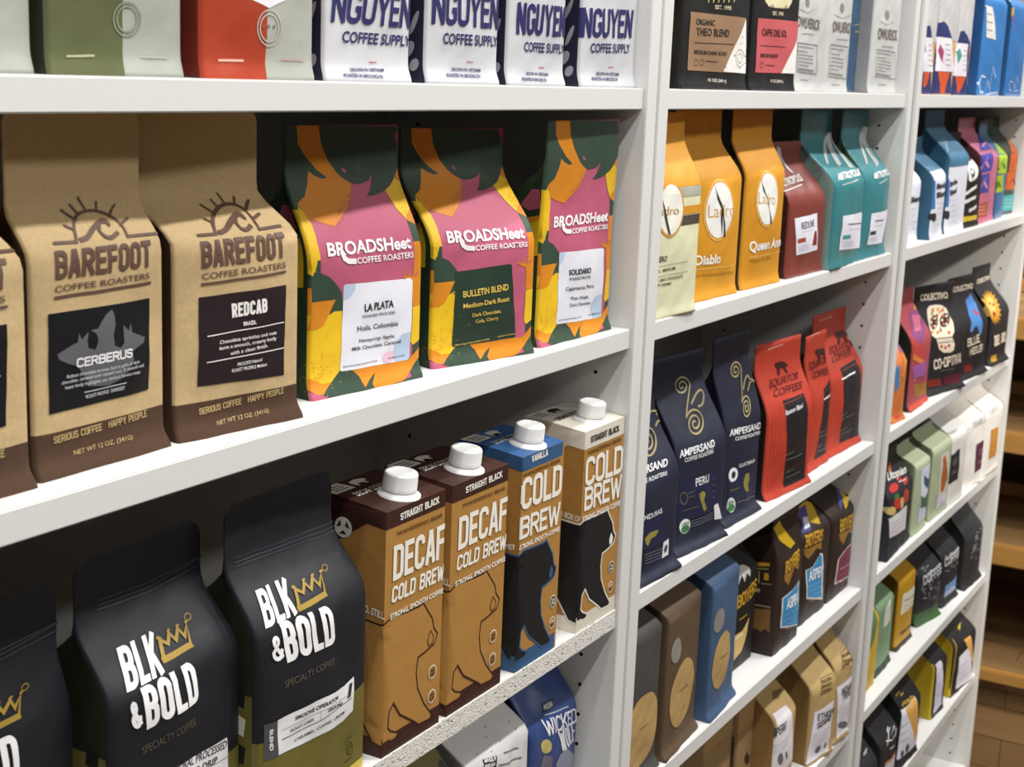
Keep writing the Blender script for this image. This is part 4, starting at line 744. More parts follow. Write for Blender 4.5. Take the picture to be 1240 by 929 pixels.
bag('coffee_bag', 'floral bag with a dark green label and yellow print', 'coffee bag', 'pink, orange and green floral coffee bags', (0.9903, 0.0276, 1.2991), -0.225, 'b85a74s', '2b3f2cs', {'d':62,'s':0.5,'fl':0.14,'lip':4,'gi':6,'sd':25,'ty':38.42,'w':111.68,'h':175.4}, [['p','artwork','34493as',1,[(-55.8,175.4),(-45.4,175.4),(-44.3,164.4),(-38.6,156.9),(-28,147.5),(-18.1,141.4),(-23.6,140.8),(-29.8,143),(-34.9,146),(-37.8,138.2),(-43.4,130.6),(-50.7,127.1),(-52.8,131),(-53.2,139.8),(-55.3,149.9),(-55.8,164.5)]],
 ['p','artwork','d3851fs',1,[(-45.4,175.4),(-25.1,175.4),(-22.9,164.1),(-15.6,152.3),(-6.1,142.7),(3.7,136.7),(-0.2,128.8),(-8,121.2),(-26.5,111),(-35.1,113.2),(-47.5,117.1),(-51.8,126.6),(-43.4,130.6),(-37.8,138.2),(-34.9,146),(-29.8,143),(-23.6,140.8),(-18.1,141.4),(-28,147.5),(-38.6,156.9),(-44.3,164.4)]],
 ['p','artwork','34493as',2,[(-25.1,175.4),(55.8,174.5),(55.8,162.7),(55.8,146.7),(49,138.6),(42,133.4),(33.4,130.3),(23.9,128.3),(15.7,128.1),(21.8,132.5),(28.3,142.8),(22.7,138.3),(14.6,136.5),(7.1,136.3),(-0.4,139.1),(-6.1,142.7),(-15.6,152.3),(-22.9,164.1)]],
 ['p','artwork','b4557ds',2,[(48.9,174.8),(55.7,174.7),(55.6,169.1),(55.6,156.8),(55.5,148),(55.5,147.2),(55.8,150.4),(55.8,162.7)]],
 ['e','artwork','b85a74s',3,(-0.6,145.5),(1.7,-1.6),(-0.8,-0.8)],
 ['p','artwork','d3851fs',1,[(55.8,151),(55.5,148),(55.5,134.3),(55.6,116.2),(55.7,108.9),(55.7,107.3),(46.8,111.5),(41.2,118.2),(37.5,127.2),(36.3,131.3),(43.2,134),(49,138.6)]],
 ['p','artwork','e4ba22s',2,[(49,138.6),(43.2,134),(36.3,131.3),(37.5,127.2),(41.2,118.2),(46.1,112.1),(55.8,118.9),(55.8,128.2),(55.8,135.5)]],
 ['p','artwork','e4ba22s',2,[(-52.1,126),(-50.7,120),(-46.5,114.3),(-46.5,106.7),(-48.1,98),(-51.4,89.2),(-52,83.7),(-55.8,83.8),(-55.8,98.2),(-55.7,115.9)]],
 ['p','artwork','34493as',1,[(55.7,107.3),(55.7,108.4),(55.6,97),(55.4,83.8),(55.4,82),(55.8,83.5),(55.8,95)]],
 ['p','artwork','b85a74s',0,[(-55.8,0),(-47.1,0),(-47.1,8.8),(-55.8,8.8)]],
 ['p','artwork','e4ba22s',0,[(-55.8,8.8),(-47.1,8.8),(-47.1,56.1),(-55.8,56.1)]],
 ['p','artwork','d3851fs',0,[(-55.8,56.1),(-47.1,56.1),(-47.1,73.7),(-55.8,73.7)]],
 ['p','artwork','34493as',0,[(-55.8,73.7),(-47.1,73.7),(-47.1,91.2),(-55.8,91.2)]],
 ['p','artwork','e4ba22s',0,[(-55.8,91.2),(-47.1,91.2),(-47.1,122.8),(-55.8,122.8)]],
 ['p','artwork','34493as',0,[(-55.8,122.8),(-47.1,122.8),(-47.1,175.4),(-55.8,175.4)]],
 ['p','artwork','34493as',0,[(47.1,0),(55.8,0),(55.8,52.6),(47.1,52.6)]],
 ['p','artwork','d3851fs',0,[(47.1,52.6),(55.8,52.6),(55.8,96.5),(47.1,96.5)]],
 ['p','artwork','34493as',0,[(47.1,96.5),(55.8,96.5),(55.8,122.8),(47.1,122.8)]],
 ['p','artwork','d3851fs',0,[(47.1,122.8),(55.8,122.8),(55.8,149.1),(47.1,149.1)]],
 ['p','artwork','b4557ds',0,[(47.1,149.1),(55.8,149.1),(55.8,175.4),(47.1,175.4)]],
 ['s','artwork','b85a74s',3,45,20,(1,131),(-26.2,111.6),2.2,0.55],
 ['s','artwork','d3851fs',3,55,21,(1,131),(-26.2,111.6),2.2,0.55],
 ['s','artwork','d3851fs',3,50,22,(48,114.9),(55.8,135.7),2.5,0.55],
 ['p','artwork','e4ba22s',2,[(-55.4,94.4),(-49,94),(-51.2,87.4),(-54.2,81.3),(-55.8,83)]],
 ['p','artwork','34493as',1,[(-55.3,83.1),(-47.9,83.1),(-40.6,80.3),(-34.7,75.2),(-29.6,69.5),(-26.7,55),(-35.6,54.7),(-40,55.1),(-35.6,64.7),(-43.1,64.8),(-54.4,64.4)]],
 ['p','artwork','d3851fs',2,[(-54.4,64.4),(-43,64.5),(-34.4,64.6),(-37,60.7),(-40,55.1),(-44.5,48.6),(-49.8,46.2),(-55.8,46.1)]],
 ['p','artwork','e4ba22s',1,[(-55.8,46.1),(-49.8,46.2),(-44.5,48.6),(-40,55.1),(-35.6,56.8),(-28.5,56.6),(-27.3,26.4),(-27.2,16.7),(-35,10.6),(-45.1,3),(-51.4,3.9),(-55.8,7.3),(-55.8,25.1)]],
 ['p','artwork','d3851fs',2,[(-55.8,6.8),(-55.6,14.6),(-44.9,9.6),(-36.7,9.6),(-45.1,3),(-51.5,3.4)]],
 ['s','artwork','d3851fs',3,80,28,(-53,20.1),(-37.2,18.1),9,0.55],
 ['p','artwork','34493as',1,[(-28.8,16.3),(-17.6,15.5),(-10.1,9.6),(-7.2,2.2),(0.3,6.9),(6.9,10.1),(1.6,3.2),(4.3,0.3),(16.7,0),(32.9,1.1),(47.9,3.2),(55.5,0),(0.1,0),(-27.9,0),(-47.2,0),(-45.1,3),(-35,10.6)]],
 ['p','artwork','d3851fs',2,[(-17.6,15.5),(43.6,14.3),(55.8,22),(55.8,14.6),(44.1,6.7),(32.9,1.1),(16.7,0),(3.3,0.5),(1.6,3.2),(6.9,10.1),(0.3,6.9),(-6.3,2),(-10.1,9.6)]],
 ['p','artwork','d3851fs',1,[(32,73.9),(55.8,75.2),(55.5,84.7),(55.3,74.5),(55.3,55.8),(55.2,45.7),(55.5,50.3),(45.6,52),(44.2,69.6)]],
 ['s','artwork','b85a74s',3,40,32,(33.2,73.5),(55.8,74.8),1.6,0.55],
 ['s','artwork','d3851fs',3,30,33,(33.1,74.7),(55.8,76),1.6,0.55],
 ['p','artwork','e4ba22s',2,[(45.6,51.4),(55.8,51.4),(55.3,47.5),(55.7,36.1),(55.5,26.8),(47.3,24),(44.7,26.9)]],
 ['p','artwork','34493as',1,[(55.2,45.7),(55.3,50.8),(55.2,34.5),(55.4,16.1),(55.7,3.9),(43.4,2),(42.2,7),(55.8,13.2),(55.8,20.9),(55.4,28.2),(55.7,38.7)]],
 ['p','artwork','b85a74s',3,[(-55.8,2.2),(-55.8,5.2),(-46,2.5),(-40.7,0),(-52.7,0),(-55.8,0)]],
 ['p','artwork','b85a74s',3,[(20,0),(32.9,0.5),(33,0),(16.7,0)]],
 ['t','logo','f0ecee',2,'BROADSHeet','b',0.03,[(-40.9,93.3),(43.2,92.7),(-40,101)]],
 ['l','logo','f0ecee',2,3.6,[(-27.4,93.7),(-26.6,90.9),(-23,88.8),(-16.4,88.2)]],
 ['t','logo','f0ecee',2,'COFFEE ROASTERS','b',0.02,[(-13.7,86.3),(45.6,86),(-14,90.1)]],
 ['p','artwork','e4ba22s',1,[(-86.4,99.8),(-81.6,102.9),(-69.9,105.1),(-62.6,107),(-62.6,75.1),(-79.5,73.2)]],
 ['p','artwork','d3851fs',2,[(-86.4,99.8),(-82.2,104.2),(-72.2,105.9),(-62.6,107.7),(-62.6,104.5),(-74.7,100.2),(-83.9,98.1)]],
 ['p','artwork','b85a74s',1,[(-96,116.8),(-92.6,127.8),(-66.7,128),(-62.6,113.4),(-78.7,110.4),(-94.4,114.1)]],
 ['p','label','2c3c31g',1,[(-34.3,70.6),(-32.3,71.6),(24.6,73.8),(27.2,72.6),(35.3,16.1),(34.6,14.7),(-33.2,14.1),(-34.4,15.7)]],
 ['t','label>lettering','dcbc58',3,'BULLETIN BLEND','b',0.02,[(-26.4,51.7),(23.9,53.5),(-27,56.4)]],
 ['t','label>lettering','dcbc58',3,'Medium-Dark Roast','b',0.02,[(-26,43.4),(25.8,44.8),(-26.3,46.9)]],
 ['t','label>lettering','dcbc58',3,'Dark Chocolate,','b',0.01,[(-15.9,35.9),(16.1,36.5),(-16.4,38.7)]],
 ['t','label>lettering','dcbc58',3,'Cola, Cherry','b',0.01,[(-12,30.8),(13.2,31.4),(-12.2,33.4)]],
 ['t','label>lettering','dcbc58',3,'100% WHOLE BEAN ARABICA COFFEE','b',0.01,[(-31.9,14.8),(5.1,16),(-31.9,15.9)]],
 ['t','label>lettering','dcbc58',3,'NET WEIGHT 12 OZ (340 g)','b',0.01,[(14.6,16.7),(33.9,17.3),(14.4,17.9)]]])
bag('coffee_bag', 'floral bag with a white label, beside the white upright', 'coffee bag', 'pink, orange and green floral coffee bags', (1.1299, 0.0207, 1.2991), -0.016, 'b85a74s', '2b3f2cs', {'d':62,'s':0.5,'fl':0.14,'lip':4,'gi':6,'sd':26,'ty':-1.77,'w':125.14,'h':182.86}, [['p','artwork','34493as',1,[(-62.6,182.9),(-50.9,182.9),(-49.7,171.4),(-43.3,163.6),(-31.3,153.8),(-20.3,147.5),(-26.5,146.8),(-33.3,149.1),(-39.1,152.2),(-42.3,144.1),(-48.6,136.2),(-56.9,132.5),(-59.1,136.6),(-59.6,145.8),(-62,156.3),(-62.6,171.5)]],
 ['p','artwork','d3851fs',1,[(-50.9,182.9),(-28.1,182.9),(-25.6,171.1),(-17.4,158.8),(-6.8,148.8),(4.2,142.5),(-0.3,134.3),(-8.9,126.4),(-29.7,115.8),(-39.3,118),(-53.2,122.1),(-58,132),(-48.6,136.2),(-42.3,144.1),(-39.1,152.2),(-33.3,149.1),(-26.5,146.8),(-20.3,147.5),(-31.3,153.8),(-43.3,163.6),(-49.7,171.4)]],
 ['p','artwork','34493as',2,[(-28.1,182.9),(62.6,181.9),(62.6,169.6),(62.6,152.9),(54.9,144.5),(47,139.1),(37.4,135.8),(26.8,133.8),(17.6,133.6),(24.4,138.1),(31.8,148.9),(25.4,144.2),(16.3,142.3),(8,142.1),(-0.5,145),(-6.8,148.8),(-17.4,158.8),(-25.6,171.1)]],
 ['p','artwork','b4557ds',2,[(54.8,182.2),(62.4,182.2),(62.3,176.3),(62.3,163.5),(62.1,154.3),(62.2,153.5),(62.6,156.8),(62.6,169.6)]],
 ['e','artwork','b85a74s',3,(-0.7,151.7),(1.9,-1.6),(-0.9,-0.8)],
 ['p','artwork','d3851fs',1,[(62.6,157.4),(62.1,154.3),(62.2,140),(62.3,121.2),(62.5,113.6),(62.5,111.8),(52.4,116.2),(46.2,123.2),(42,132.6),(40.7,136.9),(48.4,139.7),(54.9,144.5)]],
 ['p','artwork','e4ba22s',2,[(54.9,144.5),(48.4,139.7),(40.7,136.9),(42,132.6),(46.2,123.2),(51.7,116.8),(62.6,123.9),(62.6,133.7),(62.6,141.2)]],
 ['p','artwork','e4ba22s',2,[(-58.4,131.4),(-56.8,125.1),(-52.1,119.2),(-52.1,111.2),(-53.9,102.2),(-57.6,93),(-58.3,87.2),(-62.6,87.4),(-62.6,102.3),(-62.4,120.8)]],
 ['p','artwork','34493as',1,[(62.5,111.8),(62.4,113),(62.3,101.1),(62.1,87.4),(62.1,85.5),(62.6,87),(62.6,99)]],
 ['p','artwork','b85a74s',0,[(-62.6,0),(-52.8,0),(-52.8,9.1),(-62.6,9.1)]],
 ['p','artwork','e4ba22s',0,[(-62.6,9.1),(-52.8,9.1),(-52.8,58.5),(-62.6,58.5)]],
 ['p','artwork','d3851fs',0,[(-62.6,58.5),(-52.8,58.5),(-52.8,76.8),(-62.6,76.8)]],
 ['p','artwork','34493as',0,[(-62.6,76.8),(-52.8,76.8),(-52.8,95.1),(-62.6,95.1)]],
 ['p','artwork','e4ba22s',0,[(-62.6,95.1),(-52.8,95.1),(-52.8,128),(-62.6,128)]],
 ['p','artwork','34493as',0,[(-62.6,128),(-52.8,128),(-52.8,182.9),(-62.6,182.9)]],
 ['p','artwork','34493as',0,[(52.8,0),(62.6,0),(62.6,54.9),(52.8,54.9)]],
 ['p','artwork','d3851fs',0,[(52.8,54.9),(62.6,54.9),(62.6,100.6),(52.8,100.6)]],
 ['p','artwork','34493as',0,[(52.8,100.6),(62.6,100.6),(62.6,128),(52.8,128)]],
 ['p','artwork','d3851fs',0,[(52.8,128),(62.6,128),(62.6,155.4),(52.8,155.4)]],
 ['p','artwork','b4557ds',0,[(52.8,155.4),(62.6,155.4),(62.6,182.9),(52.8,182.9)]],
 ['s','artwork','b85a74s',3,45,20,(1.1,136.6),(-29.3,116.3),2.2,0.55],
 ['s','artwork','d3851fs',3,55,21,(1.1,136.6),(-29.3,116.3),2.2,0.55],
 ['s','artwork','d3851fs',3,50,22,(53.7,119.8),(62.6,141.5),2.5,0.55],
 ['p','artwork','e4ba22s',2,[(-62.1,98.5),(-54.9,98),(-57.3,91.1),(-60.8,84.8),(-62.6,86.5)]],
 ['p','artwork','34493as',1,[(-62,86.6),(-53.7,86.6),(-45.5,83.7),(-38.9,78.4),(-33.1,72.4),(-29.9,57.4),(-39.9,57.1),(-44.8,57.5),(-39.9,67.4),(-48.3,67.5),(-61,67.1)]],
 ['p','artwork','d3851fs',2,[(-61,67.1),(-48.2,67.3),(-38.5,67.3),(-41.5,63.3),(-44.8,57.5),(-49.9,50.6),(-55.8,48.2),(-62.5,48.1)]],
 ['p','artwork','e4ba22s',1,[(-62.5,48.1),(-55.8,48.2),(-49.9,50.6),(-44.8,57.5),(-39.9,59.3),(-32,59),(-30.6,27.6),(-30.5,17.4),(-39.3,11),(-50.5,3.1),(-57.6,4),(-62.6,7.6),(-62.6,26.1)]],
 ['p','artwork','d3851fs',2,[(-62.6,7.1),(-62.3,15.2),(-50.3,10),(-41.2,10.1),(-50.5,3.1),(-57.8,3.5)]],
 ['s','artwork','d3851fs',3,80,28,(-59.4,21),(-41.7,18.9),9,0.55],
 ['p','artwork','34493as',1,[(-32.2,17),(-19.7,16.2),(-11.3,10),(-8.1,2.3),(0.3,7.2),(7.7,10.5),(1.9,3.3),(4.8,0.3),(18.7,0),(36.9,1.1),(53.7,3.3),(62.2,0),(0.1,0),(-31.3,0),(-52.9,0),(-50.5,3.1),(-39.3,11)]],
 ['p','artwork','d3851fs',2,[(-19.7,16.2),(48.9,14.9),(62.6,22.9),(62.6,15.2),(49.5,7),(36.9,1.1),(18.7,0),(3.7,0.5),(1.9,3.3),(7.7,10.5),(0.3,7.2),(-7.1,2.1),(-11.3,10)]],
 ['p','artwork','d3851fs',1,[(35.9,77.1),(62.6,78.4),(62.2,88.3),(61.9,77.7),(61.9,58.2),(61.9,47.6),(62.2,52.5),(51.1,54.2),(49.5,72.6)]],
 ['s','artwork','b85a74s',3,40,32,(37.2,76.6),(62.6,78),1.6,0.55],
 ['s','artwork','d3851fs',3,30,33,(37.1,77.9),(62.6,79.2),1.6,0.55],
 ['p','artwork','e4ba22s',2,[(51.1,53.6),(62.5,53.5),(61.9,49.6),(62.4,37.6),(62.2,28),(53,25),(50.1,28)]],
 ['p','artwork','34493as',1,[(61.9,47.6),(62,53),(61.9,36),(62.1,16.8),(62.4,4.1),(48.6,2.1),(47.3,7.3),(62.6,13.7),(62.6,21.8),(62.1,29.4),(62.4,40.3)]],
 ['p','artwork','b85a74s',3,[(-62.6,2.3),(-62.6,5.4),(-51.5,2.7),(-45.6,0),(-59,0),(-62.6,0)]],
 ['p','artwork','b85a74s',3,[(22.4,0),(36.9,0.5),(37,0),(18.7,0)]],
 ['t','logo','f0ecee',2,'BROADSHeet','b',0.03,[(-45.8,97.2),(48.4,96.7),(-44.8,105.3)]],
 ['l','logo','f0ecee',2,3.6,[(-30.8,97.7),(-29.8,94.8),(-25.7,92.5),(-18.4,92)]],
 ['t','logo','f0ecee',2,'COFFEE ROASTERS','b',0.02,[(-15.4,90),(51,89.7),(-15.7,93.9)]],
 ['p','artwork','e4ba22s',1,[(-86.4,99.8),(-81.6,102.9),(-69.9,105.1),(-62.6,107),(-62.6,75.1),(-79.5,73.2)]],
 ['p','artwork','d3851fs',2,[(-86.4,99.8),(-82.2,104.2),(-72.2,105.9),(-62.6,107.7),(-62.6,104.5),(-74.7,100.2),(-83.9,98.1)]],
 ['p','artwork','b85a74s',1,[(-96,116.8),(-92.6,127.8),(-66.7,128),(-62.6,113.4),(-78.7,110.4),(-94.4,114.1)]],
 ['p','label','e3e4edg',1,[(-35.7,74.8),(-33.6,75.8),(40.5,73.5),(43.7,71.9),(46.9,13.4),(44.9,12.3),(-32.5,15.9),(-35.2,17.5)]],
 ['p','label>artwork','b3c5dc',1,[(-35.2,74.7),(-33.1,75.5),(-26.9,75.6),(-28.9,69.3),(-35.3,65.4)]],
 ['p','label>artwork','b3c5dc',1,[(45.2,33.4),(32.4,32.4),(24.9,28),(25.3,21.3),(30.4,14.1),(45.5,12.5),(46.9,13.4)]],
 ['t','label>lettering','2b2b30',3,'SOLIDARIO','b',0.03,[(-19.1,55.8),(19.6,54.2),(-19.6,60.2)]],
 ['t','label>lettering','2b2b30',3,'WASHED PROCESS','b',0.01,[(-18.2,51.1),(19,49.6),(-18.3,53.6)]],
 ['t','label>lettering','2b2b30',3,'Cajamarca, Peru','b',0.01,[(-22.8,42.8),(26.8,40.7),(-23.1,46)]],
 ['t','label>lettering','2b2b30',3,'Plum, Nougat,','b',0.01,[(-13.5,34.2),(19.6,32.5),(-13.6,36.9)]],
 ['t','label>lettering','2b2b30',3,'Dark Chocolate','b',0.01,[(-14.8,28.6),(22.9,26.6),(-14.9,31.4)]],
 ['t','label>lettering','2b2b30',3,'100% WHOLE BEAN ARABICA COFFEE','b',0.01,[(-31.6,18.3),(7.3,16.9),(-31.8,19.5)]],
 ['t','label>lettering','2b2b30',3,'NET WEIGHT 12 OZ','b',0.01,[(21.9,16.4),(43.5,15.7),(21.6,17.8)]]])
bag('coffee_bag', 'pale cream and yellow bag with a round emblem, behind the upright', 'coffee bag', None, (1.2991, 0.0060, 1.2991), -0.070, 'd8d8b4s', 'c08a28s', {'s':0.62,'fl':0.1,'lip':2,'sd':28,'ty':22,'w':94,'h':188}, [['p','artwork','cf9124s',1,[(-47,121.1),(47,121.1),(47,188),(-47,188)]],
 ['p','artwork','a9a89a',2,[(-47,111.7),(47,111.7),(47,120.5),(-47,120.5)]],
 ['p','artwork','cf9124s',2,[(-47,95.2),(47,95.2),(47,103),(-47,103)]],
 ['p','artwork','4a463c',2,[(-47,85.2),(47,85.2),(47,94.3),(-47,94.3)]],
 ['e','artwork','c98f3a',3,(-16.9,100.8),(24.2,0),(0,25.4)],
 ['e','artwork','e6e4da',4,(-16.9,100.8),(21.8,0),(0,22.9)],
 ['t','logo','b98a45',5,'Ladro','b',0,[(-47,97.2),(-2.2,96.2),(-47,104.8)]],
 ['p','logo','3a352c',6,[(-32.6,111.8),(-28.5,102.6),(-17.4,78.1),(-21.5,79.5),(-29.5,95.9)]],
 ['t','lettering','3a3830',2,'VALERO','b',0.02,[(-47,53.7),(-19.3,54),(-47,58.7)]],
 ['t','lettering','3a3830',2,'LEVEL : MEDIUM','b',0.02,[(-47,44.5),(-2.5,44.7),(-47,47)]],
 ['t','lettering','3a3830',2,'NOTE : MILK CHOCOLATE','b',0.02,[(-47,35.6),(14.5,35.9),(-47,38.1)]],
 ['t','lettering','3a3830',2,'CHERRY CARAMEL','b',0.02,[(-47,31.5),(-6.7,31),(-47,33.8)]],
 ['l','lettering','55534a',2,0.4,[(-42.8,49.6),(20.9,50.8)]],
 ['l','lettering','55534a',2,0.4,[(-42.2,40.4),(23.3,41)]]])
bag('coffee_bag', 'golden yellow bag with an oval emblem, next to the cream bag', 'coffee bag', None, (1.4410, 0.0225, 1.2991), -0.053, 'cf9124s', '3a3226s', {'s':0.62,'fl':0.14,'lip':3,'bg':6,'sd':29,'ty':27.43,'w':105.33,'h':189.97}, [['e','logo','e2b768',0,(-8.4,90.6),(32,0),(0,31.1)],
 ['e','logo','cf9124s',1,(-8.4,90.6),(30.4,0),(0,29.5)],
 ['e','logo','e4e4e0',2,(-8.4,90.6),(28.8,0),(0,28)],
 ['t','logo','c9994e',3,'Ladro','b',0,[(-32,84.3),(26.3,82.8),(-33.9,97.2)]],
 ['p','logo','2f2c28',4,[(-20.7,118),(-16.7,110),(-6.9,98.5),(-2.5,92),(3.9,76.5),(8,63),(3.1,63.4),(-1.9,86.9),(-1.9,63.7),(-6.7,82.2),(-7,92.2),(-15.3,102.5)]],
 ['t','lettering','efece2',2,'Diablo','b',0.03,[(-49.1,38),(1.6,36.6),(-50.1,47.3)]],
 ['l','lettering','e8d8a8',2,0.35,[(-50.6,33.6),(43.5,30.5)]],
 ['t','lettering','8d6a20',2,'Our Renowned Dark Roast','b',0,[(-49.7,25.8),(43.5,21.6),(-50.1,29.4)]]])
bag('coffee_bag', 'golden yellow bag with an oval emblem, next to the maroon bag', 'coffee bag', None, (1.5628, 0.0188, 1.2991), -0.042, 'cc8d22s', '3a3226s', {'s':0.62,'fl':0.14,'lip':3,'bg':6,'sd':30,'ty':19.87,'w':104.54,'h':189.99}, [['e','logo','e2b768',0,(-4.6,95.4),(29.3,0),(0,30.5)],
 ['e','logo','cf9124s',1,(-4.6,95.4),(27.8,0),(0,29)],
 ['e','logo','e4e4e0',2,(-4.6,95.4),(26.4,0),(0,27.5)],
 ['t','logo','c9994e',3,'Ladro','b',0,[(-28.4,91.8),(15.4,88.2),(-28.8,103.6)]],
 ['p','logo','2f2c28',4,[(-24.2,122.5),(-20.3,112.5),(-9.1,100.1),(-3.7,93.2),(1.6,79.6),(7.5,68.5),(2.4,68.8),(-1.8,85.1),(-6.8,96),(-18.9,105.9)]],
 ['t','lettering','efece2',2,'Queen Anne','b',0.03,[(-39.1,41.4),(52.3,40.9),(-40,51.5)]],
 ['l','lettering','e8d8a8',2,0.35,[(-37.6,34.6),(52.3,34.4)]],
 ['t','lettering','8d6a20',2,'Wheel & Rye','b',0,[(-36.4,28.3),(19,28.9),(-37.2,32.9)]]])
bag('coffee_bag', 'maroon bag with silver lettering and a small white label', 'coffee bag', None, (1.6965, 0.0148, 1.2991), -0.035, '7b3a33g', '3a1a16s', {'s':0.55,'fl':0.1,'lip':2,'bg':4,'sd':31,'ty':36.52,'w':113.94,'h':152.05}, [['p','logo','c2c4c4g',1,[(-43.9,129.1),(-51,152.1),(-41.7,151.9),(-40,128.2)]],
 ['p','logo','c2c4c4g',1,[(-51,152.1),(-41.7,151.9),(-13.8,123.6),(-22.5,121.7)]],
 ['p','logo','c2c4c4g',1,[(-22.5,121.7),(-20.8,147.1),(-10.9,145.4),(-13.8,123.6)]],
 ['p','logo','c2c4c4g',1,[(-20.8,147.1),(-10.9,145.4),(7.1,115.3),(-1.9,117.6)]],
 ['t','logo','e9e6e2',2,'METROPOLIS','b',0.02,[(-57,103.5),(18.4,107.9),(-56.5,110.2)]],
 ['l','lettering','d8d4d0',2,0.9,[(-57,99),(-0,103.8)]],
 ['p','label','e4e2ee',1,[(-46.2,68.6),(20.3,71),(30.6,27.3),(-32.5,25.6)]],
 ['t','label>lettering','6a6872',2,'REDLINE','b',0.02,[(-27.8,55.3),(12.2,56.6),(-28.8,62.9)]],
 ['l','label>lettering','8a8890',2,0.4,[(-23.6,51.9),(9.1,53)]],
 ['p','label>artwork','a8483c',1,[(-31.8,38.9),(-13.5,40.3),(-15,45.5),(-34.5,44.2)]],
 ['l','label>lettering','8a8890',2,0.4,[(-28.7,30.2),(-1,31.5)]],
 ['l','label>lettering','8a8890',2,0.4,[(-29.6,32.8),(-2.3,34.2)]],
 ['l','label>lettering','8a8890',2,0.4,[(-30.5,35.4),(-4,36.9)]],
 ['p','label>artwork','7c2c28',1,[(15.7,50.4),(22.1,50.5),(26.2,33.5),(9.6,34)]]])
bag('coffee_bag', 'teal bag with a silver letter, next to the maroon bag', 'coffee bag', 'teal bags with a large silver letter', (1.8278, 0.0078, 1.2991), 0.052, '367c83g', '76908as', {'d':62,'s':0.52,'fl':0.16,'lip':3,'bg':5,'sd':33,'ty':48.04,'w':138,'h':187.99}, [['p','logo','c2c4c4g',1,[(-47,124.6),(54.2,160.2),(68.6,159.6),(-38.5,124.1)]],
 ['p','logo','c2c4c4g',1,[(54.2,160.2),(68.6,159.6),(14.6,123),(-12.1,119.4)]],
 ['p','logo','c2c4c4g',1,[(-12.1,119.4),(68.1,157.3),(67.8,157.2),(14.6,123)]],
 ['p','logo','c2c4c4g',1,[(68.1,157.3),(67.8,157.2),(51,116.8),(32.9,117.9)]],
 ['t','logo','e9e6e2',2,'METROPOLIS','b',0.02,[(-55.9,106.6),(52.6,108.3),(-37.6,113.7)]],
 ['l','lettering','d8d4d0',2,0.9,[(-43.7,100.9),(30.6,104)]],
 ['p','label','e4e2ee',1,[(-41.3,63.9),(57.8,62.5),(67.6,16.1),(-41.7,22.6)]],
 ['l','label>lettering','6a6872',2,1.6,[(-14.7,52.4),(69,47.6)]],
 ['l','label>lettering','8a8890',2,0.4,[(-13.1,45.7),(69,40.5)]],
 ['p','label>artwork','4d9a92',1,[(-33.8,34.7),(-0.9,33.4),(-1.3,38.5),(-33.8,39.7)]],
 ['l','label>lettering','8a8890',2,0.4,[(-32.2,26.2),(15.9,23.8)]],
 ['l','label>lettering','8a8890',2,0.4,[(-33.1,28.8),(15.4,26.4)]],
 ['l','label>lettering','8a8890',2,0.4,[(-33.6,31.4),(14.8,29)]]])
bag('coffee_bag', 'teal bag with a silver letter, next to the white upright', 'coffee bag', 'teal bags with a large silver letter', (1.9522, 0.0109, 1.2991), -0.003, '367c83g', '5d6a2as', {'d':62,'s':0.52,'fl':0.16,'lip':3,'bg':5,'sd':34,'ty':36.79,'w':106,'h':188}, [['p','logo','c2c4c4g',1,[(-21.8,119.8),(32,165.9),(53,165.5),(-15.2,119.6)]],
 ['p','logo','c2c4c4g',1,[(32,165.9),(53,165.5),(32.4,120.5),(9.5,115.2)]],
 ['p','logo','c2c4c4g',1,[(9.5,115.2),(52.3,163.5),(51.9,163.8),(32.4,120.5)]],
 ['p','logo','c2c4c4g',1,[(52.3,163.5),(51.9,163.8),(52.2,115.5),(52.1,115.2)]],
 ['t','logo','e9e6e2',2,'METROPOLIS','b',0.02,[(-22.9,101.6),(53,104.8),(-13.8,109)]],
 ['l','lettering','d8d4d0',2,0.9,[(-4.9,95.2),(33.2,99.9)]],
 ['p','label','e4e2ee',1,[(-28.8,58.1),(51.3,59),(36.6,15.3),(-32,17.8)]],
 ['l','label>lettering','6a6872',2,1.6,[(-13.4,47.6),(23.1,46.9)]],
 ['l','label>lettering','8a8890',2,0.4,[(-10.8,41),(22,40.2)]],
 ['p','label>artwork','3c3c44',1,[(-27.6,30),(-3.3,29.4),(-3,34.3),(-27.8,34.9)]],
 ['l','label>lettering','8a8890',2,0.4,[(-27.3,21.8),(5.3,20.8)]],
 ['l','label>lettering','8a8890',2,0.4,[(-27.3,24.3),(5.5,23.3)]],
 ['l','label>lettering','8a8890',2,0.4,[(-27.3,26.7),(5.5,25.8)]]])
bag('coffee_bag', 'white and slate blue bag half hidden by the upright', 'coffee bag', 'white and slate blue bags', (2.1655, 0.0241, 1.2991), 0.000, 'dcdfe8s', '2f5a74s', {'d':62,'s':0.6,'fl':0.1,'lip':2,'sd':35,'ty':35,'w':98.8,'h':140}, [['t','lettering','2c2c34',2,'Blend','b',0.04,[(-13.8,58),(49.4,58.5),(-13.6,65.8)]],
 ['l','lettering','8a90a0',2,0.5,[(-7,48.5),(18.6,49.3)]],
 ['l','lettering','8a90a0',2,0.5,[(-4.1,39.2),(23,39.8)]],
 ['l','lettering','8a90a0',2,0.5,[(1.4,29.7),(49.4,28.3)]],
 ['l','lettering','8a90a0',2,0.5,[(7.8,20),(49.4,19)]]])
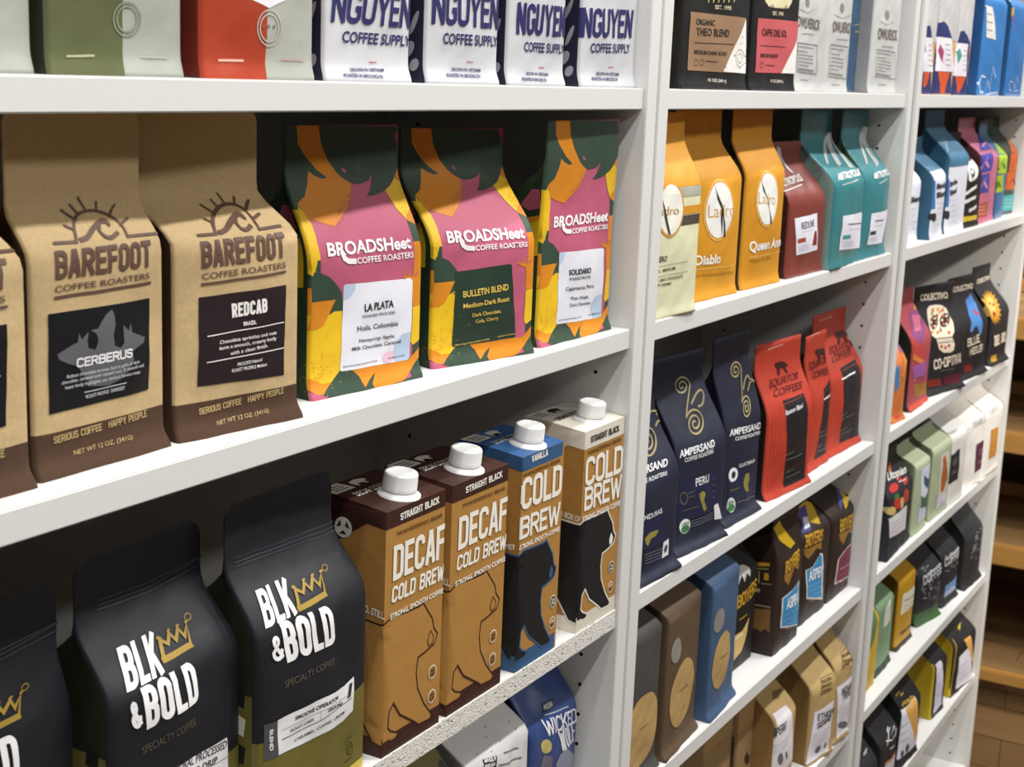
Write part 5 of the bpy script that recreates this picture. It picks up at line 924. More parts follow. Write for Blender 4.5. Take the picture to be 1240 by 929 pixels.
bag('coffee_bag', 'white and slate blue bag in front of its taller twin', 'coffee bag', 'white and slate blue bags', (2.2844, 0.0138, 1.2991), 0.117, 'dcdfe8s', '2f5a74s', {'d':62,'s':0.6,'fl':0.1,'lip':2,'sd':36,'ty':39.97,'w':112,'h':145.93}, [['p','artwork','47738fs',1,[(-56,99.8),(56,99.8),(56,145.9),(-56,145.9)]],
 ['p','artwork','3f6fb0',1,[(-56,87),(-55.8,88.3),(-43.9,45.9),(-56,45.4)]],
 ['e','artwork','2c2c34',1,(-44.8,33.1),(16.3,-1.1),(-1.9,6.7)],
 ['t','lettering','2c2c34',2,'Birdie','b',0.04,[(-43.9,74.6),(56,73),(-47.6,81.8)]],
 ['t','lettering','2c2c34',2,'Blend','b',0.04,[(-39.7,61.3),(56,60.8),(-41.5,69.1)]],
 ['l','lettering','8a90a0',2,0.5,[(-34.8,53.5),(56,48.6)]],
 ['l','lettering','8a90a0',2,0.5,[(-32.6,45.4),(56,41.6)]],
 ['l','lettering','8a90a0',2,0.5,[(-29,37.2),(31.4,35.4)]],
 ['l','lettering','8a90a0',2,0.5,[(-24.2,28.8),(45.5,26.1)]],
 ['l','lettering','8a90a0',2,0.5,[(-19.9,20.5),(52.5,17.6)]]])
bag('coffee_bag', 'tall white and slate blue bag next to the black bag', 'coffee bag', 'white and slate blue bags', (2.3999, 0.0154, 1.2991), 0.012, 'dcdfe8s', '2f5a74s', {'d':62,'s':0.6,'fl':0.1,'lip':2,'sd':37,'ty':45.03,'w':116,'h':184.97}, [['p','artwork','47738fs',1,[(-58,102.1),(58,102.1),(58,185),(-58,185)]],
 ['p','artwork','3f6fb0',1,[(-58,84.8),(-58,86.4),(-52.6,42.6),(-58,41.5)]],
 ['e','artwork','2c2c34',1,(-52.7,29.2),(12.8,-0.8),(-1.6,6.9)],
 ['t','lettering','2c2c34',2,'Birdie','b',0.04,[(-54.9,72.6),(-21.7,76.7),(-56.2,79.9)]],
 ['t','lettering','2c2c34',2,'Blend','b',0.04,[(-51.3,58.9),(-20.7,62.9),(-53.3,67)]],
 ['l','lettering','8a90a0',2,0.5,[(-48.1,50.9),(-23.2,52.2)]],
 ['l','lettering','8a90a0',2,0.5,[(-43.5,42.3),(-17.3,43.4)]],
 ['l','lettering','8a90a0',2,0.5,[(-40.3,33.8),(-12.9,34.8)]],
 ['l','lettering','8a90a0',2,0.5,[(-35.7,25.1),(-5.8,25.8)]],
 ['l','lettering','8a90a0',2,0.5,[(-34,16.7),(-1.8,17.1)]],
 ['l','artwork','9fc0d4',2,0.8,[(-26.5,144.7),(-58,124.4)]],
 ['l','artwork','9fc0d4',2,0.8,[(-19.6,143.6),(-58,124.6)]],
 ['l','artwork','9fc0d4',2,0.8,[(-12.9,142.6),(-58,124.7)]],
 ['l','artwork','9fc0d4',2,0.8,[(-4.7,141.5),(-57.9,124.8)]]])
bag('coffee_bag', 'black bag with blocky white lettering and a yellow stripe', 'coffee bag', None, (2.5077, 0.0163, 1.2991), -0.012, '1d1c1es', '1d1c1es', {'s':0.55,'lip':2,'sd':38,'ty':39.99,'w':97,'h':150.01}, [['e','artwork','e2e0da',1,(5.7,97.2),(23.8,-5.7),(41.2,21.9)],
 ['e','artwork','3a3a3c',2,(35.2,107.1),(8.6,-0.2),(12.4,2.8)],
 ['e','artwork','3a3a3c',2,(47.5,104.4),(-0.2,0.2),(0.2,2)],
 ['p','artwork','3a3a3c',2,[(-13,95.4),(3.8,92.4),(-7.8,84.2),(-22.6,78.4),(-30,86.2)]],
 ['e','artwork','d8d6d0',3,(-14.8,89.4),(5.2,-0.6),(7,3.4)],
 ['l','lettering','dcdad4',2,5.5,[(-48.5,56.2),(-0.7,65.6)]],
 ['l','lettering','dcdad4',2,5.5,[(-46.8,43.3),(1.7,48.7)]],
 ['l','lettering','dcdad4',2,5.5,[(-22.9,28.1),(15.8,32.3)]],
 ['p','artwork','d3b431',1,[(-48.5,19.4),(35.5,18),(39.8,10.8),(-48.5,11)]]])
bag('coffee_bag', 'pink bag with purple leaf panels', 'coffee bag', None, (2.6239, 0.0194, 1.2991), 0.024, 'c8718ag', '4a1c26s', {'s':0.62,'fl':0.1,'lip':2,'sd':39,'ty':44.97,'w':126,'h':171.99}, [['p','artwork','43459a',1,[(61,143.2),(62.1,135.5),(44.5,120),(-53.9,120)]],
 ['l','artwork','d48aa0',2,1.6,[(-3.3,125.5),(61.8,131.8),(62.5,133.6)]],
 ['e','artwork','d48aa0',2,(61.5,129.1),(-0.2,-1.1),(0.5,2.7)],
 ['p','artwork','43459a',1,[(-63,114.5),(16.4,115.7),(-1.5,86.5),(-63,85.2)]],
 ['l','artwork','d48aa0',2,1.6,[(-63,92.9),(-52.8,101.5),(-29,109.5)]],
 ['e','artwork','d48aa0',2,(-33.2,98.2),(13.5,-2.2),(-7.9,5.5)],
 ['p','artwork','43459a',1,[(-63,82.1),(-9.3,83),(-7.2,51.5),(-63,51.2)]],
 ['l','artwork','d48aa0',2,1.6,[(-62.2,58.9),(-52.7,67.9),(-34.7,76.5)]],
 ['e','artwork','d48aa0',2,(-36,64.4),(11.9,-2.4),(-8.3,6)],
 ['p','label','b5523f',1,[(-63,34.1),(-4.3,35.2),(6.7,10.2),(-63,10.5)]],
 ['l','label>lettering','e6c8b8',2,0.8,[(-62.9,29),(-9,27.9)]],
 ['l','label>lettering','e6c8b8',2,0.8,[(-62.5,23.2),(-5.5,21.7)]],
 ['l','label>lettering','e6c8b8',2,0.8,[(-61.2,17.4),(-1.2,15.5)]],
 ['e','artwork','e8dfe4',3,(62.2,129.3),(0.1,-1.9),(-3.5,0.3)]])
bag('coffee_bag', 'blue bag with lime green leaf panels', 'coffee bag', None, (2.7290, 0.0200, 1.2991), 0.051, '3f6e9cg', '24405cs', {'s':0.62,'fl':0.1,'sd':40,'ty':39.96,'w':72,'h':165}, [['p','artwork','a7bf3a',1,[(33.9,130.8),(30,123.8),(33.3,110.1),(-32.8,112.8)]],
 ['l','artwork','55782c',2,1.6,[(36,117.9),(35.3,123.9),(30,123.8)]],
 ['e','artwork','55782c',2,(33,117),(0.1,-0.1),(0.9,0.1)],
 ['p','artwork','a7bf3a',1,[(-36,110),(34.5,109.8),(31.1,77.9),(-36,78.7)]],
 ['l','artwork','55782c',2,1.6,[(-36,86),(-32.4,95.3),(-5.6,103.7)]],
 ['e','artwork','55782c',2,(-11.2,91.8),(14.3,-2.4),(-6.4,5.8)],
 ['p','artwork','a7bf3a',1,[(-36,75.6),(-9.3,76.8),(0.2,47.3),(-36,46.5)]],
 ['l','artwork','55782c',2,1.6,[(-36,53.5),(-36,62.5),(-30.1,71.2)]],
 ['e','artwork','55782c',2,(-29.5,59.7),(11.6,-2.3),(-4.2,5.4)]])
bag('coffee_bag', 'dark green bag with orange leaf panels', 'coffee bag', None, (2.8143, 0.0276, 1.2991), -0.061, '20362cg', '16241cs', {'s':0.62,'fl':0.1,'sd':41,'ty':39.94,'w':98,'h':172}, [['p','artwork','c65f1f',1,[(47.8,136.2),(47.9,129.9),(47.8,108),(1.7,111.6)]],
 ['l','artwork','6a2c14',2,1.6,[(39.5,118.1),(48,122.6),(48.3,127.3)]],
 ['e','artwork','6a2c14',2,(48.3,122.3),(-0.7,-6.7),(-0.7,1)],
 ['p','artwork','c65f1f',1,[(-6.8,109),(47.6,108.3),(47.7,78.5),(-10.1,78.1)]],
 ['l','artwork','6a2c14',2,1.6,[(6.7,84.8),(21.3,93.8),(48.3,102.4)]],
 ['e','artwork','6a2c14',2,(47.2,90.5),(-0,-4.4),(-5.1,5.4)],
 ['p','artwork','c65f1f',1,[(-20.7,76.7),(47.2,78.2),(46.9,44.2),(-23.4,45.7)]],
 ['l','artwork','6a2c14',2,1.6,[(-7,52.3),(11.8,60.9),(37.4,69.4)]],
 ['e','artwork','6a2c14',2,(35.9,57.1),(11.7,-0.9),(-10,6.1)],
 ['p','label','4aa7aa',1,[(-35.8,35.6),(46,35.3),(47.3,6.8),(-34.8,8)]],
 ['l','label>lettering','bfe0e0',2,0.9,[(-18.9,27.8),(32.8,26.4)]],
 ['l','label>lettering','bfe0e0',2,0.9,[(-16.1,21.4),(38.4,19.7)]],
 ['l','label>lettering','bfe0e0',2,0.9,[(-12.8,14.9),(41.6,13.1)]]])
bag('coffee_bag', 'black pouch with a gold crown, beside the decaf cartons', 'coffee bag', 'black pouches with a gold crown', (0.7514, 0.0031, 1.0371), 0.035, '191a20s', '24241as', {'d':74,'s':0.6,'fl':0.14,'te':2,'rr':6,'gi':4,'bg':4,'na':1,'sd':44,'rc':11,'n':5,'wt':115.9,'ty':29.73,'w':122,'h':212.99}, [['t','logo','ededee',2,'BLK','k',0.17,[(-52.3,138),(-21.1,138.2),(-46.4,157.8)]],
 ['t','logo','ededee',2,'&','k',0.17,[(-48.8,115.3),(-37,114.4),(-51.3,132.5)]],
 ['t','logo','ededee',2,'BOLD','k',0.17,[(-35.2,110.8),(16.3,107.8),(-39.9,138.2)]],
 ['l','logo','9a7f34',2,2.6,[(-11.9,151),(-17.6,140.6)]],
 ['l','logo','9a7f34',2,3,[(-17.6,140.6),(13.1,141.2)]],
 ['l','logo','9a7f34',2,2,[(-12.2,150.7),(-6.7,147),(0,151.3),(2.3,146.8),(10.1,151.6),(12.1,146.5),(20.1,151.5),(13.1,141.2)]],
 ['e','logo','9a7f34',2,(-12.9,152),(1.8,-0.1),(0.9,0.7)],
 ['e','logo','9a7f34',2,(1,152.6),(1.8,-0.1),(1,0.7)],
 ['e','logo','9a7f34',2,(11.3,152.8),(1.8,-0),(0.9,0.8)],
 ['e','logo','9a7f34',2,(21.4,152.8),(2,-0.1),(0.9,0.8)],
 ['l','logo','9a7f34',2,0.5,[(30.1,152.8),(30.6,153.9),(29.8,154.8),(28.1,155.2),(25.9,155),(24.3,154.2),(23.9,153.2),(24.6,152.2),(26.4,151.8),(28.5,152.1),(30.1,152.8)]],
 ['t','lettering','5a5346',2,'SPECIALTY COFFEE','b',0,[(-38,95.2),(14.6,93.8),(-38.4,99.7)]],
 ['l','zipper','36373dg',2,0.9,[(-51.6,178),(-0.4,176.6),(60.7,175.4)]],
 ['l','zipper','36373dg',2,0.9,[(-52.5,175.4),(-1.8,174.1),(60.4,172.2)]],
 ['l','zipper','36373dg',2,0.9,[(-53.4,173.3),(-3.3,171.9),(59.9,169.5)]],
 ['p','band','6a6330g',1,[(-61,0),(61,0),(61,64.5),(-61,64.5)]],
 ['p','band','d6be4cg',2,[(-61,0),(61,0),(61,9),(-61,9)]],
 ['p','label','e3e3e6',1,[(-44.8,75.9),(-6.9,75.6),(28.4,73.1),(40.2,75.5),(39.6,51.2),(28.2,47.7),(-9.8,49.4),(-44,51.8)]],
 ['p','label','4a4a4d',1,[(-56.4,76.5),(-44.7,75.7),(-44.4,51),(-56.5,52.5)]],
 ['t','label>lettering','e8e8ea',2,'BLEND','b',0.03,[(-52.2,71.8),(-51.9,57.5),(-49.2,71.6)]],
 ['t','label>lettering','36363a',2,'SMOOVE OPERATOR','b',0.03,[(-28.2,70),(19,67.9),(-28.2,72.5)]],
 ['t','label>lettering','36363a',2,'ROAST: DARK','b',0.01,[(-32.1,63.1),(-8.2,62.5),(-32.1,65.2)]],
 ['t','label>lettering','36363a',2,'GROUND','b',0.03,[(5.6,63.5),(25,61.2),(5.3,65.7)]],
 ['t','label>lettering','36363a',2,'CARAMEL, COFFEE, CREAM','b',0.01,[(-27.7,54.7),(28.2,53.5),(-27.8,56.8)]],
 ['l','label>lettering','36363a',2,0.25,[(-40,67.2),(-6.1,66.8),(30.1,65)]],
 ['l','label>lettering','36363a',2,0.5,[(-40.4,61.1),(-5.8,60.2),(36.8,61.5)]],
 ['l','label>lettering','36363a',2,0.25,[(-2.4,67),(-1.7,61.4)]],
 ['p','label>lettering','36363a',3,[(34.1,72.4),(37.7,72.6),(34.9,63.2),(31.1,63)]],
 ['l','artwork','3b3716',3,0.6,[(43,21.7),(42.3,24.7),(40.4,27.3),(38,28.5),(36,27.8),(35.2,25.5),(35.6,22.5),(37,19.9),(39.2,18.4),(41.5,18.5),(42.8,20.4)]],
 ['l','artwork','3b3716',3,0.6,[(40.6,22.6),(40.4,23.9),(39.7,25),(38.7,25.5),(37.9,25.2),(37.5,24.2),(37.6,22.9),(38.2,21.7),(39.1,21.1)]],
 ['l','artwork','3b3716',3,0.6,[(31.9,28.6),(35.7,31.5),(41.5,31.6)]],
 ['l','artwork','3b3716',3,0.6,[(32.3,15.4),(41.6,15.9)]],
 ['p','artwork','6a6330',1,[(-121,0),(-61,0),(-61,95),(-121,95)]],
 ['p','artwork','1c1c1e',2,[(-81,12),(-69,10),(-67,22),(-79,25)]],
 ['p','artwork','d8d4c4',2,[(-81,31),(-69,29),(-67,41),(-79,44)]],
 ['p','artwork','1c1c1e',2,[(-81,50),(-69,48),(-67,60),(-79,63)]],
 ['p','artwork','d8d4c4',2,[(-81,69),(-69,67),(-67,79),(-79,82)]],
 ['p','artwork','1c1c1e',2,[(-81,88),(-69,86),(-67,98),(-79,101)]]])
bag('coffee_bag', 'black pouch with a gold crown, with empty space above, middle of three', 'coffee bag', 'black pouches with a gold crown', (0.6345, 0.0142, 1.0371), 0.035, '191a20s', '24241as', {'d':74,'s':0.6,'fl':0.14,'te':2,'rr':6,'gi':4,'bg':4,'na':1,'sd':43,'rc':11,'n':5,'wt':109.25,'ty':29.9,'w':115,'h':204.99}, [['t','logo','ededee',2,'BLK','k',0.17,[(-44.8,131.8),(-13.8,132.6),(-37,151.9)]],
 ['t','logo','ededee',2,'&','k',0.17,[(-42.8,109.1),(-35.4,109.7),(-45.8,125.9)]],
 ['t','logo','ededee',2,'BOLD','k',0.17,[(-33.1,106.2),(12.8,107.4),(-35.1,131.2)]],
 ['l','logo','9a7f34',2,2.6,[(-4,147.9),(-9.3,138.5)]],
 ['l','logo','9a7f34',2,3,[(-9.3,138.5),(16.2,139.2)]],
 ['l','logo','9a7f34',2,2,[(-4.3,147.6),(-0.1,144.4),(5.1,148.6),(7.3,144.3),(13.5,148.9),(15.4,144),(21.5,148.9),(16.2,139.2)]],
 ['e','logo','9a7f34',2,(-4.9,148.8),(1.5,-0),(0.7,0.7)],
 ['e','logo','9a7f34',2,(5.8,149.8),(1.5,-0),(0.7,0.7)],
 ['e','logo','9a7f34',2,(14.4,150.1),(1.5,-0),(0.7,0.7)],
 ['e','logo','9a7f34',2,(22.4,150.2),(1.5,-0),(0.7,0.7)],
 ['l','logo','9a7f34',2,0.5,[(28.2,151.4),(28.7,152.4),(28.1,153.3),(26.6,153.7),(24.8,153.4),(23.4,152.6),(22.9,151.6),(23.6,150.7),(25.1,150.3),(26.8,150.6),(28.2,151.4)]],
 ['t','lettering','55503f',2,'SPECIALTY COFFEE','b',0,[(-36,92.1),(7.7,94),(-36.5,96.7)]],
 ['l','zipper','36373dg',2,0.9,[(-39,178.8),(6.1,177.2),(57,180.5)]],
 ['l','zipper','36373dg',2,0.9,[(-39,175.7),(5.7,174.1),(57,179.7)]],
 ['l','zipper','36373dg',2,0.9,[(-39.3,173.1),(4.9,171.5),(57,175.4)]],
 ['p','label','e3e3e6',1,[(-45.6,74),(10.1,74),(39.3,73.3),(43.5,39.1),(-39.7,40.5)]],
 ['t','label>lettering','36363a',2,'NATURAL PROCESSED','b',0.01,[(-20.1,71.8),(38.7,67),(-19.6,76.7)]],
 ['t','label>lettering','36363a',2,'FILTER DRIP','b',0.02,[(-8.1,63.9),(29.4,60.6),(-7.8,68)]],
 ['l','label>lettering','36363a',2,0.3,[(-40.7,63.8),(40.8,60.1)]],
 ['p','band','6a6330g',1,[(-57.5,0),(57.5,0),(57.5,62),(-57.5,62)]],
 ['p','band','d6be4cg',2,[(-57.5,0),(57.5,0),(57.5,9),(-57.5,9)]],
 ['p','artwork','6a6330',1,[(-117.5,0),(-57.5,0),(-57.5,95),(-117.5,95)]],
 ['p','artwork','1c1c1e',2,[(-77.5,12),(-65.5,10),(-63.5,22),(-75.5,25)]],
 ['p','artwork','d8d4c4',2,[(-77.5,31),(-65.5,29),(-63.5,41),(-75.5,44)]],
 ['p','artwork','1c1c1e',2,[(-77.5,50),(-65.5,48),(-63.5,60),(-75.5,63)]],
 ['p','artwork','d8d4c4',2,[(-77.5,69),(-65.5,67),(-63.5,79),(-75.5,82)]],
 ['p','artwork','1c1c1e',2,[(-77.5,88),(-65.5,86),(-63.5,98),(-75.5,101)]]])
bag('coffee_bag', 'black pouch with a gold crown, cut by the left frame edge', 'coffee bag', 'black pouches with a gold crown', (0.5141, 0.0332, 1.0371), 0.035, '191a20s', '24241as', {'d':74,'s':0.6,'fl':0.14,'te':2,'rr':6,'gi':4,'bg':4,'na':1,'sd':42,'rc':11,'n':5,'wt':109.25,'ty':9.37,'w':115,'h':198.19}, [['t','logo','ededee',2,'BLK','k',0.17,[(-44.8,127.4),(-13.8,128.2),(-37,146.9)]],
 ['t','logo','ededee',2,'&','k',0.17,[(-42.8,105.5),(-35.4,106.1),(-45.8,121.7)]],
 ['t','logo','ededee',2,'BOLD','k',0.17,[(-33.1,102.7),(12.8,103.8),(-35.1,126.8)]],
 ['l','logo','9a7f34',2,2.6,[(-4,142.9),(-9.3,133.9)]],
 ['l','logo','9a7f34',2,3,[(-9.3,133.9),(16.2,134.6)]],
 ['l','logo','9a7f34',2,2,[(-4.3,142.7),(-0.1,139.6),(5.1,143.7),(7.3,139.5),(13.5,143.9),(15.4,139.2),(21.5,144),(16.2,134.6)]],
 ['e','logo','9a7f34',2,(-4.9,143.9),(1.5,-0),(0.7,0.7)],
 ['e','logo','9a7f34',2,(5.8,144.9),(1.5,-0),(0.7,0.7)],
 ['e','logo','9a7f34',2,(14.4,145.1),(1.5,-0),(0.7,0.7)],
 ['e','logo','9a7f34',2,(22.4,145.2),(1.5,-0),(0.7,0.7)],
 ['l','logo','9a7f34',2,0.5,[(28.2,146.4),(28.7,147.4),(28.1,148.2),(26.6,148.6),(24.8,148.3),(23.4,147.5),(22.9,146.5),(23.6,145.7),(25.1,145.3),(26.8,145.6),(28.2,146.4)]],
 ['t','lettering','55503f',2,'SPECIALTY COFFEE','b',0,[(-36,89),(7.7,90.9),(-36.5,93.5)]],
 ['l','zipper','36373dg',2,0.9,[(-39,172.9),(6.1,171.3),(57,174.5)]],
 ['l','zipper','36373dg',2,0.9,[(-39,169.8),(5.7,168.3),(57,173.8)]],
 ['l','zipper','36373dg',2,0.9,[(-39.3,167.3),(4.9,165.8),(57,169.6)]],
 ['p','band','6a6330g',1,[(-57.5,0),(57.5,0),(57.5,59.9),(-57.5,59.9)]],
 ['p','band','d6be4cg',2,[(-57.5,0),(57.5,0),(57.5,8.7),(-57.5,8.7)]]])
carton('drink_carton', 'tan and dark brown decaf carton next to the black pouches', 'carton', 'cold brew cartons', (0.8670, 0.0040, 1.0371), 0.000, 'a97c3fs', 'a97c3fs', {'d':61,'ty':30.5,'w':75.65,'h':182,'box':True}, [['p','artwork','3a1f18s',1,[(-37.8,0),(37.8,0),(37.8,14.3),(-37.8,14.3)]],
 ['p','artwork','3a1f18s',1,[(-98.8,0),(-37.8,0),(-37.8,14.3),(-98.8,14.3)]],
 ['p','artwork','a97c3fs',2,[(-98.3,105.8),(-40.4,99.8),(-29.2,103.2),(-8.1,101.7),(6.3,101.3),(11.7,102.1),(16.2,96.4),(24.2,86.7),(26.9,78.3),(31.9,72.7),(28.1,65.9),(15.4,63.2),(6.4,62.1),(4.6,50.6),(6.9,37.9),(15.6,23.3),(26.9,10.3),(24.6,7.5),(9.7,8.5),(3.8,12.9),(-15.3,25.4),(-24.1,37.4),(-29.3,32.9),(-30.7,20.6),(-26.9,16.9),(-17,12.2),(-21,9.1),(-38.1,9.1),(-45.6,10.8),(-57.8,29.1),(-98.3,49.1)]],
 ['l','artwork','3a1f18',3,1.4,[(-98.3,105.8),(-40.4,99.8),(-29.2,103.2),(-8.1,101.7),(6.3,101.3),(11.7,102.1),(16.2,96.4),(24.2,86.7),(26.9,78.3),(31.9,72.7),(28.1,65.9),(15.4,63.2),(6.4,62.1),(4.6,50.6),(6.9,37.9),(15.6,23.3),(26.9,10.3),(24.6,7.5),(9.7,8.5),(3.8,12.9),(-15.3,25.4),(-24.1,37.4),(-29.3,32.9),(-30.7,20.6),(-26.9,16.9),(-17,12.2),(-21,9.1),(-38.1,9.1),(-45.6,10.8),(-57.8,29.1)]],
 ['p','artwork','a97c3f',4,[(22.1,77.8),(26.4,72.4),(25,67.2),(19.9,66.5),(18.6,71.8)]],
 ['l','artwork','3a1f18',5,0.8,[(22.1,77.8),(26.4,72.4),(25,67.2),(19.9,66.5),(18.6,71.8),(22.1,77.8)]],
 ['p','artwork','3a1f18s',1,[(-37.8,169.3),(37.8,169.3),(37.8,182),(-37.8,182)]],
 ['p','artwork','3a1f18s',1,[(-37.8,182),(-37.8,169.3),(-53.8,171.3),(-77.8,155.3),(-98.8,151.3),(-98.8,182)]],
 ['e','logo','d8d4c8',1,(-73.8,165),(7.5,0),(0,7.5)],
 ['p','logo','2b2118',2,[(-72.1,166),(-67.9,164.4),(-71.1,170.3)]],
 ['p','logo','2b2118',2,[(-75.5,166),(-76.3,170.5),(-79.8,164.6)]],
 ['p','logo','2b2118',2,[(-73.8,163),(-77.3,160.1),(-70.5,160)]],
 ['t','lettering','e9e5da',2,'STRAIGHT BLACK','k',0.2,[(-20.9,172.3),(28.8,173.4),(-21.5,177.6)]],
 ['t','lettering','4a2c14',2,'WANDERING BEAR','b',0.01,[(-25,162.3),(34.2,162),(-25.1,165.1)]],
 ['t','lettering','e9e5da',2,'DECAF','k',0.16,[(-28.9,129.9),(37.8,130.2),(-28.6,155.5)]],
 ['t','lettering','e9e5da',2,'COLD BREW','k',0.18,[(-30.2,114),(37.8,113),(-29.1,126)]],
 ['t','lettering','e9e5da',2,'STRONG, SMOOTH COFFEE','b',0.03,[(-31.1,102.4),(37.8,102.7),(-31.2,106)]],
 ['t','lettering','e9e5da',2,'O. STILL','b',0.03,[(-54.9,106.9),(-37.8,104.7),(-54.5,111.9)]],
 ['e','logo','e9e5da',1,(26.4,44.1),(5.4,0),(0,5.4)],
 ['e','logo','9a7038',2,(26.4,44.1),(4.6,0),(0,4.6)],
 ['t','logo','2a1a10',3,'NO','b',0.02,[(23.8,44.4),(29,44.4),(23.8,46.6)]],
 ['t','logo','2a1a10',3,'GMO','b',0.02,[(23,41.5),(29.8,41.5),(23,43.5)]],
 ['e','logo','e9e5da',1,(26.5,24.8),(5.4,0),(0,5.4)],
 ['e','logo','9a7038',2,(26.5,24.8),(4.6,0),(0,4.6)],
 ['t','logo','2a1a10',3,'NO','b',0.02,[(23.9,25.1),(29.1,25.1),(23.9,27.3)]],
 ['t','logo','2a1a10',3,'SUGAR','b',0.02,[(23.1,22.2),(29.9,22.2),(23.1,24.2)]]], top='3a1f18s', word='DECAF COLD BREW', ink='e9e5da')
carton('drink_carton', 'tan and dark brown decaf carton next to the blue topped carton', 'carton', 'cold brew cartons', (0.9553, 0.0040, 1.0371), 0.000, 'a97c3fs', 'a97c3fs', {'d':61,'ty':30.5,'w':81.64,'h':182,'box':True}, [['p','artwork','3a1f18s',1,[(-40.8,0),(40.8,0),(40.8,14.3),(-40.8,14.3)]],
 ['p','artwork','3a1f18s',1,[(-101.8,0),(-40.8,0),(-40.8,14.3),(-101.8,14.3)]],
 ['p','artwork','a97c3fs',2,[(-101.3,105.8),(-43.4,99.8),(-31.6,103.2),(-8.7,101.7),(6.8,101.3),(12.6,102.1),(17.5,96.4),(26.1,86.7),(29,78.3),(34.5,72.7),(30.4,65.9),(16.7,63.2),(6.9,62.1),(5,50.6),(7.4,37.9),(16.9,23.3),(29,10.3),(26.5,7.5),(10.4,8.5),(4.1,12.9),(-16.5,25.4),(-26.1,37.4),(-31.7,32.9),(-33.2,20.6),(-29,16.9),(-18.3,12.2),(-22.6,9.1),(-41.1,9.1),(-48.6,10.8),(-60.8,29.1),(-101.3,49.1)]],
 ['l','artwork','3a1f18',3,1.4,[(-101.3,105.8),(-43.4,99.8),(-31.6,103.2),(-8.7,101.7),(6.8,101.3),(12.6,102.1),(17.5,96.4),(26.1,86.7),(29,78.3),(34.5,72.7),(30.4,65.9),(16.7,63.2),(6.9,62.1),(5,50.6),(7.4,37.9),(16.9,23.3),(29,10.3),(26.5,7.5),(10.4,8.5),(4.1,12.9),(-16.5,25.4),(-26.1,37.4),(-31.7,32.9),(-33.2,20.6),(-29,16.9),(-18.3,12.2),(-22.6,9.1),(-41.1,9.1),(-48.6,10.8),(-60.8,29.1)]],
 ['p','artwork','a97c3f',4,[(23.9,77.8),(28.4,72.4),(27,67.2),(21.5,66.5),(20.1,71.8)]],
 ['l','artwork','3a1f18',5,0.8,[(23.9,77.8),(28.4,72.4),(27,67.2),(21.5,66.5),(20.1,71.8),(23.9,77.8)]],
 ['t','lettering','e9e5da',2,'STRAIGHT BLACK','k',0.2,[(-22.6,172.3),(31.1,173.4),(-23.2,177.6)]],
 ['t','lettering','4a2c14',2,'WANDERING BEAR','b',0.01,[(-26.9,162.3),(37,162),(-27.1,165.1)]],
 ['t','lettering','e9e5da',2,'DECAF','k',0.16,[(-31.2,129.9),(40.8,130.2),(-30.9,155.5)]],
 ['t','lettering','e9e5da',2,'COLD BREW','k',0.18,[(-32.6,114),(40.8,113),(-31.4,126)]],
 ['t','lettering','e9e5da',2,'STRONG, SMOOTH COFFEE','b',0.03,[(-33.6,102.4),(40.8,102.7),(-33.7,106)]],
 ['t','lettering','e9e5da',2,'O. STILL','b',0.03,[(-59.2,106.9),(-40.8,104.7),(-58.8,111.9)]],
 ['p','artwork','3a1f18s',1,[(-40.8,168.6),(40.8,168.6),(40.8,182),(-40.8,182)]],
 ['p','artwork','3a1f18s',1,[(-40.8,182),(-40.8,168.6),(-56.8,170.6),(-80.8,154.6),(-101.8,150.6),(-101.8,182)]],
 ['e','logo','d8d4c8',1,(-76.8,165),(7.5,0),(0,7.5)],
 ['p','logo','2b2118',2,[(-75.1,166),(-70.8,164.4),(-74.1,170.3)]],
 ['p','logo','2b2118',2,[(-78.5,166),(-79.3,170.5),(-82.8,164.6)]],
 ['p','logo','2b2118',2,[(-76.8,163),(-80.3,160.1),(-73.5,160)]],
 ['e','logo','e9e5da',1,(26.4,44.1),(5.4,0),(0,5.4)],
 ['e','logo','9a7038',2,(26.4,44.1),(4.6,0),(0,4.6)],
 ['t','logo','2a1a10',3,'NO','b',0.02,[(23.8,44.4),(29,44.4),(23.8,46.6)]],
 ['t','logo','2a1a10',3,'GMO','b',0.02,[(23,41.5),(29.8,41.5),(23,43.5)]],
 ['e','logo','e9e5da',1,(26.5,24.8),(5.4,0),(0,5.4)],
 ['e','logo','9a7038',2,(26.5,24.8),(4.6,0),(0,4.6)],
 ['t','logo','2a1a10',3,'NO','b',0.02,[(23.9,25.1),(29.1,25.1),(23.9,27.3)]],
 ['t','logo','2a1a10',3,'SUGAR','b',0.02,[(23.1,22.2),(29.9,22.2),(23.1,24.2)]]], top='3a1f18s', word='DECAF COLD BREW', ink='e9e5da')
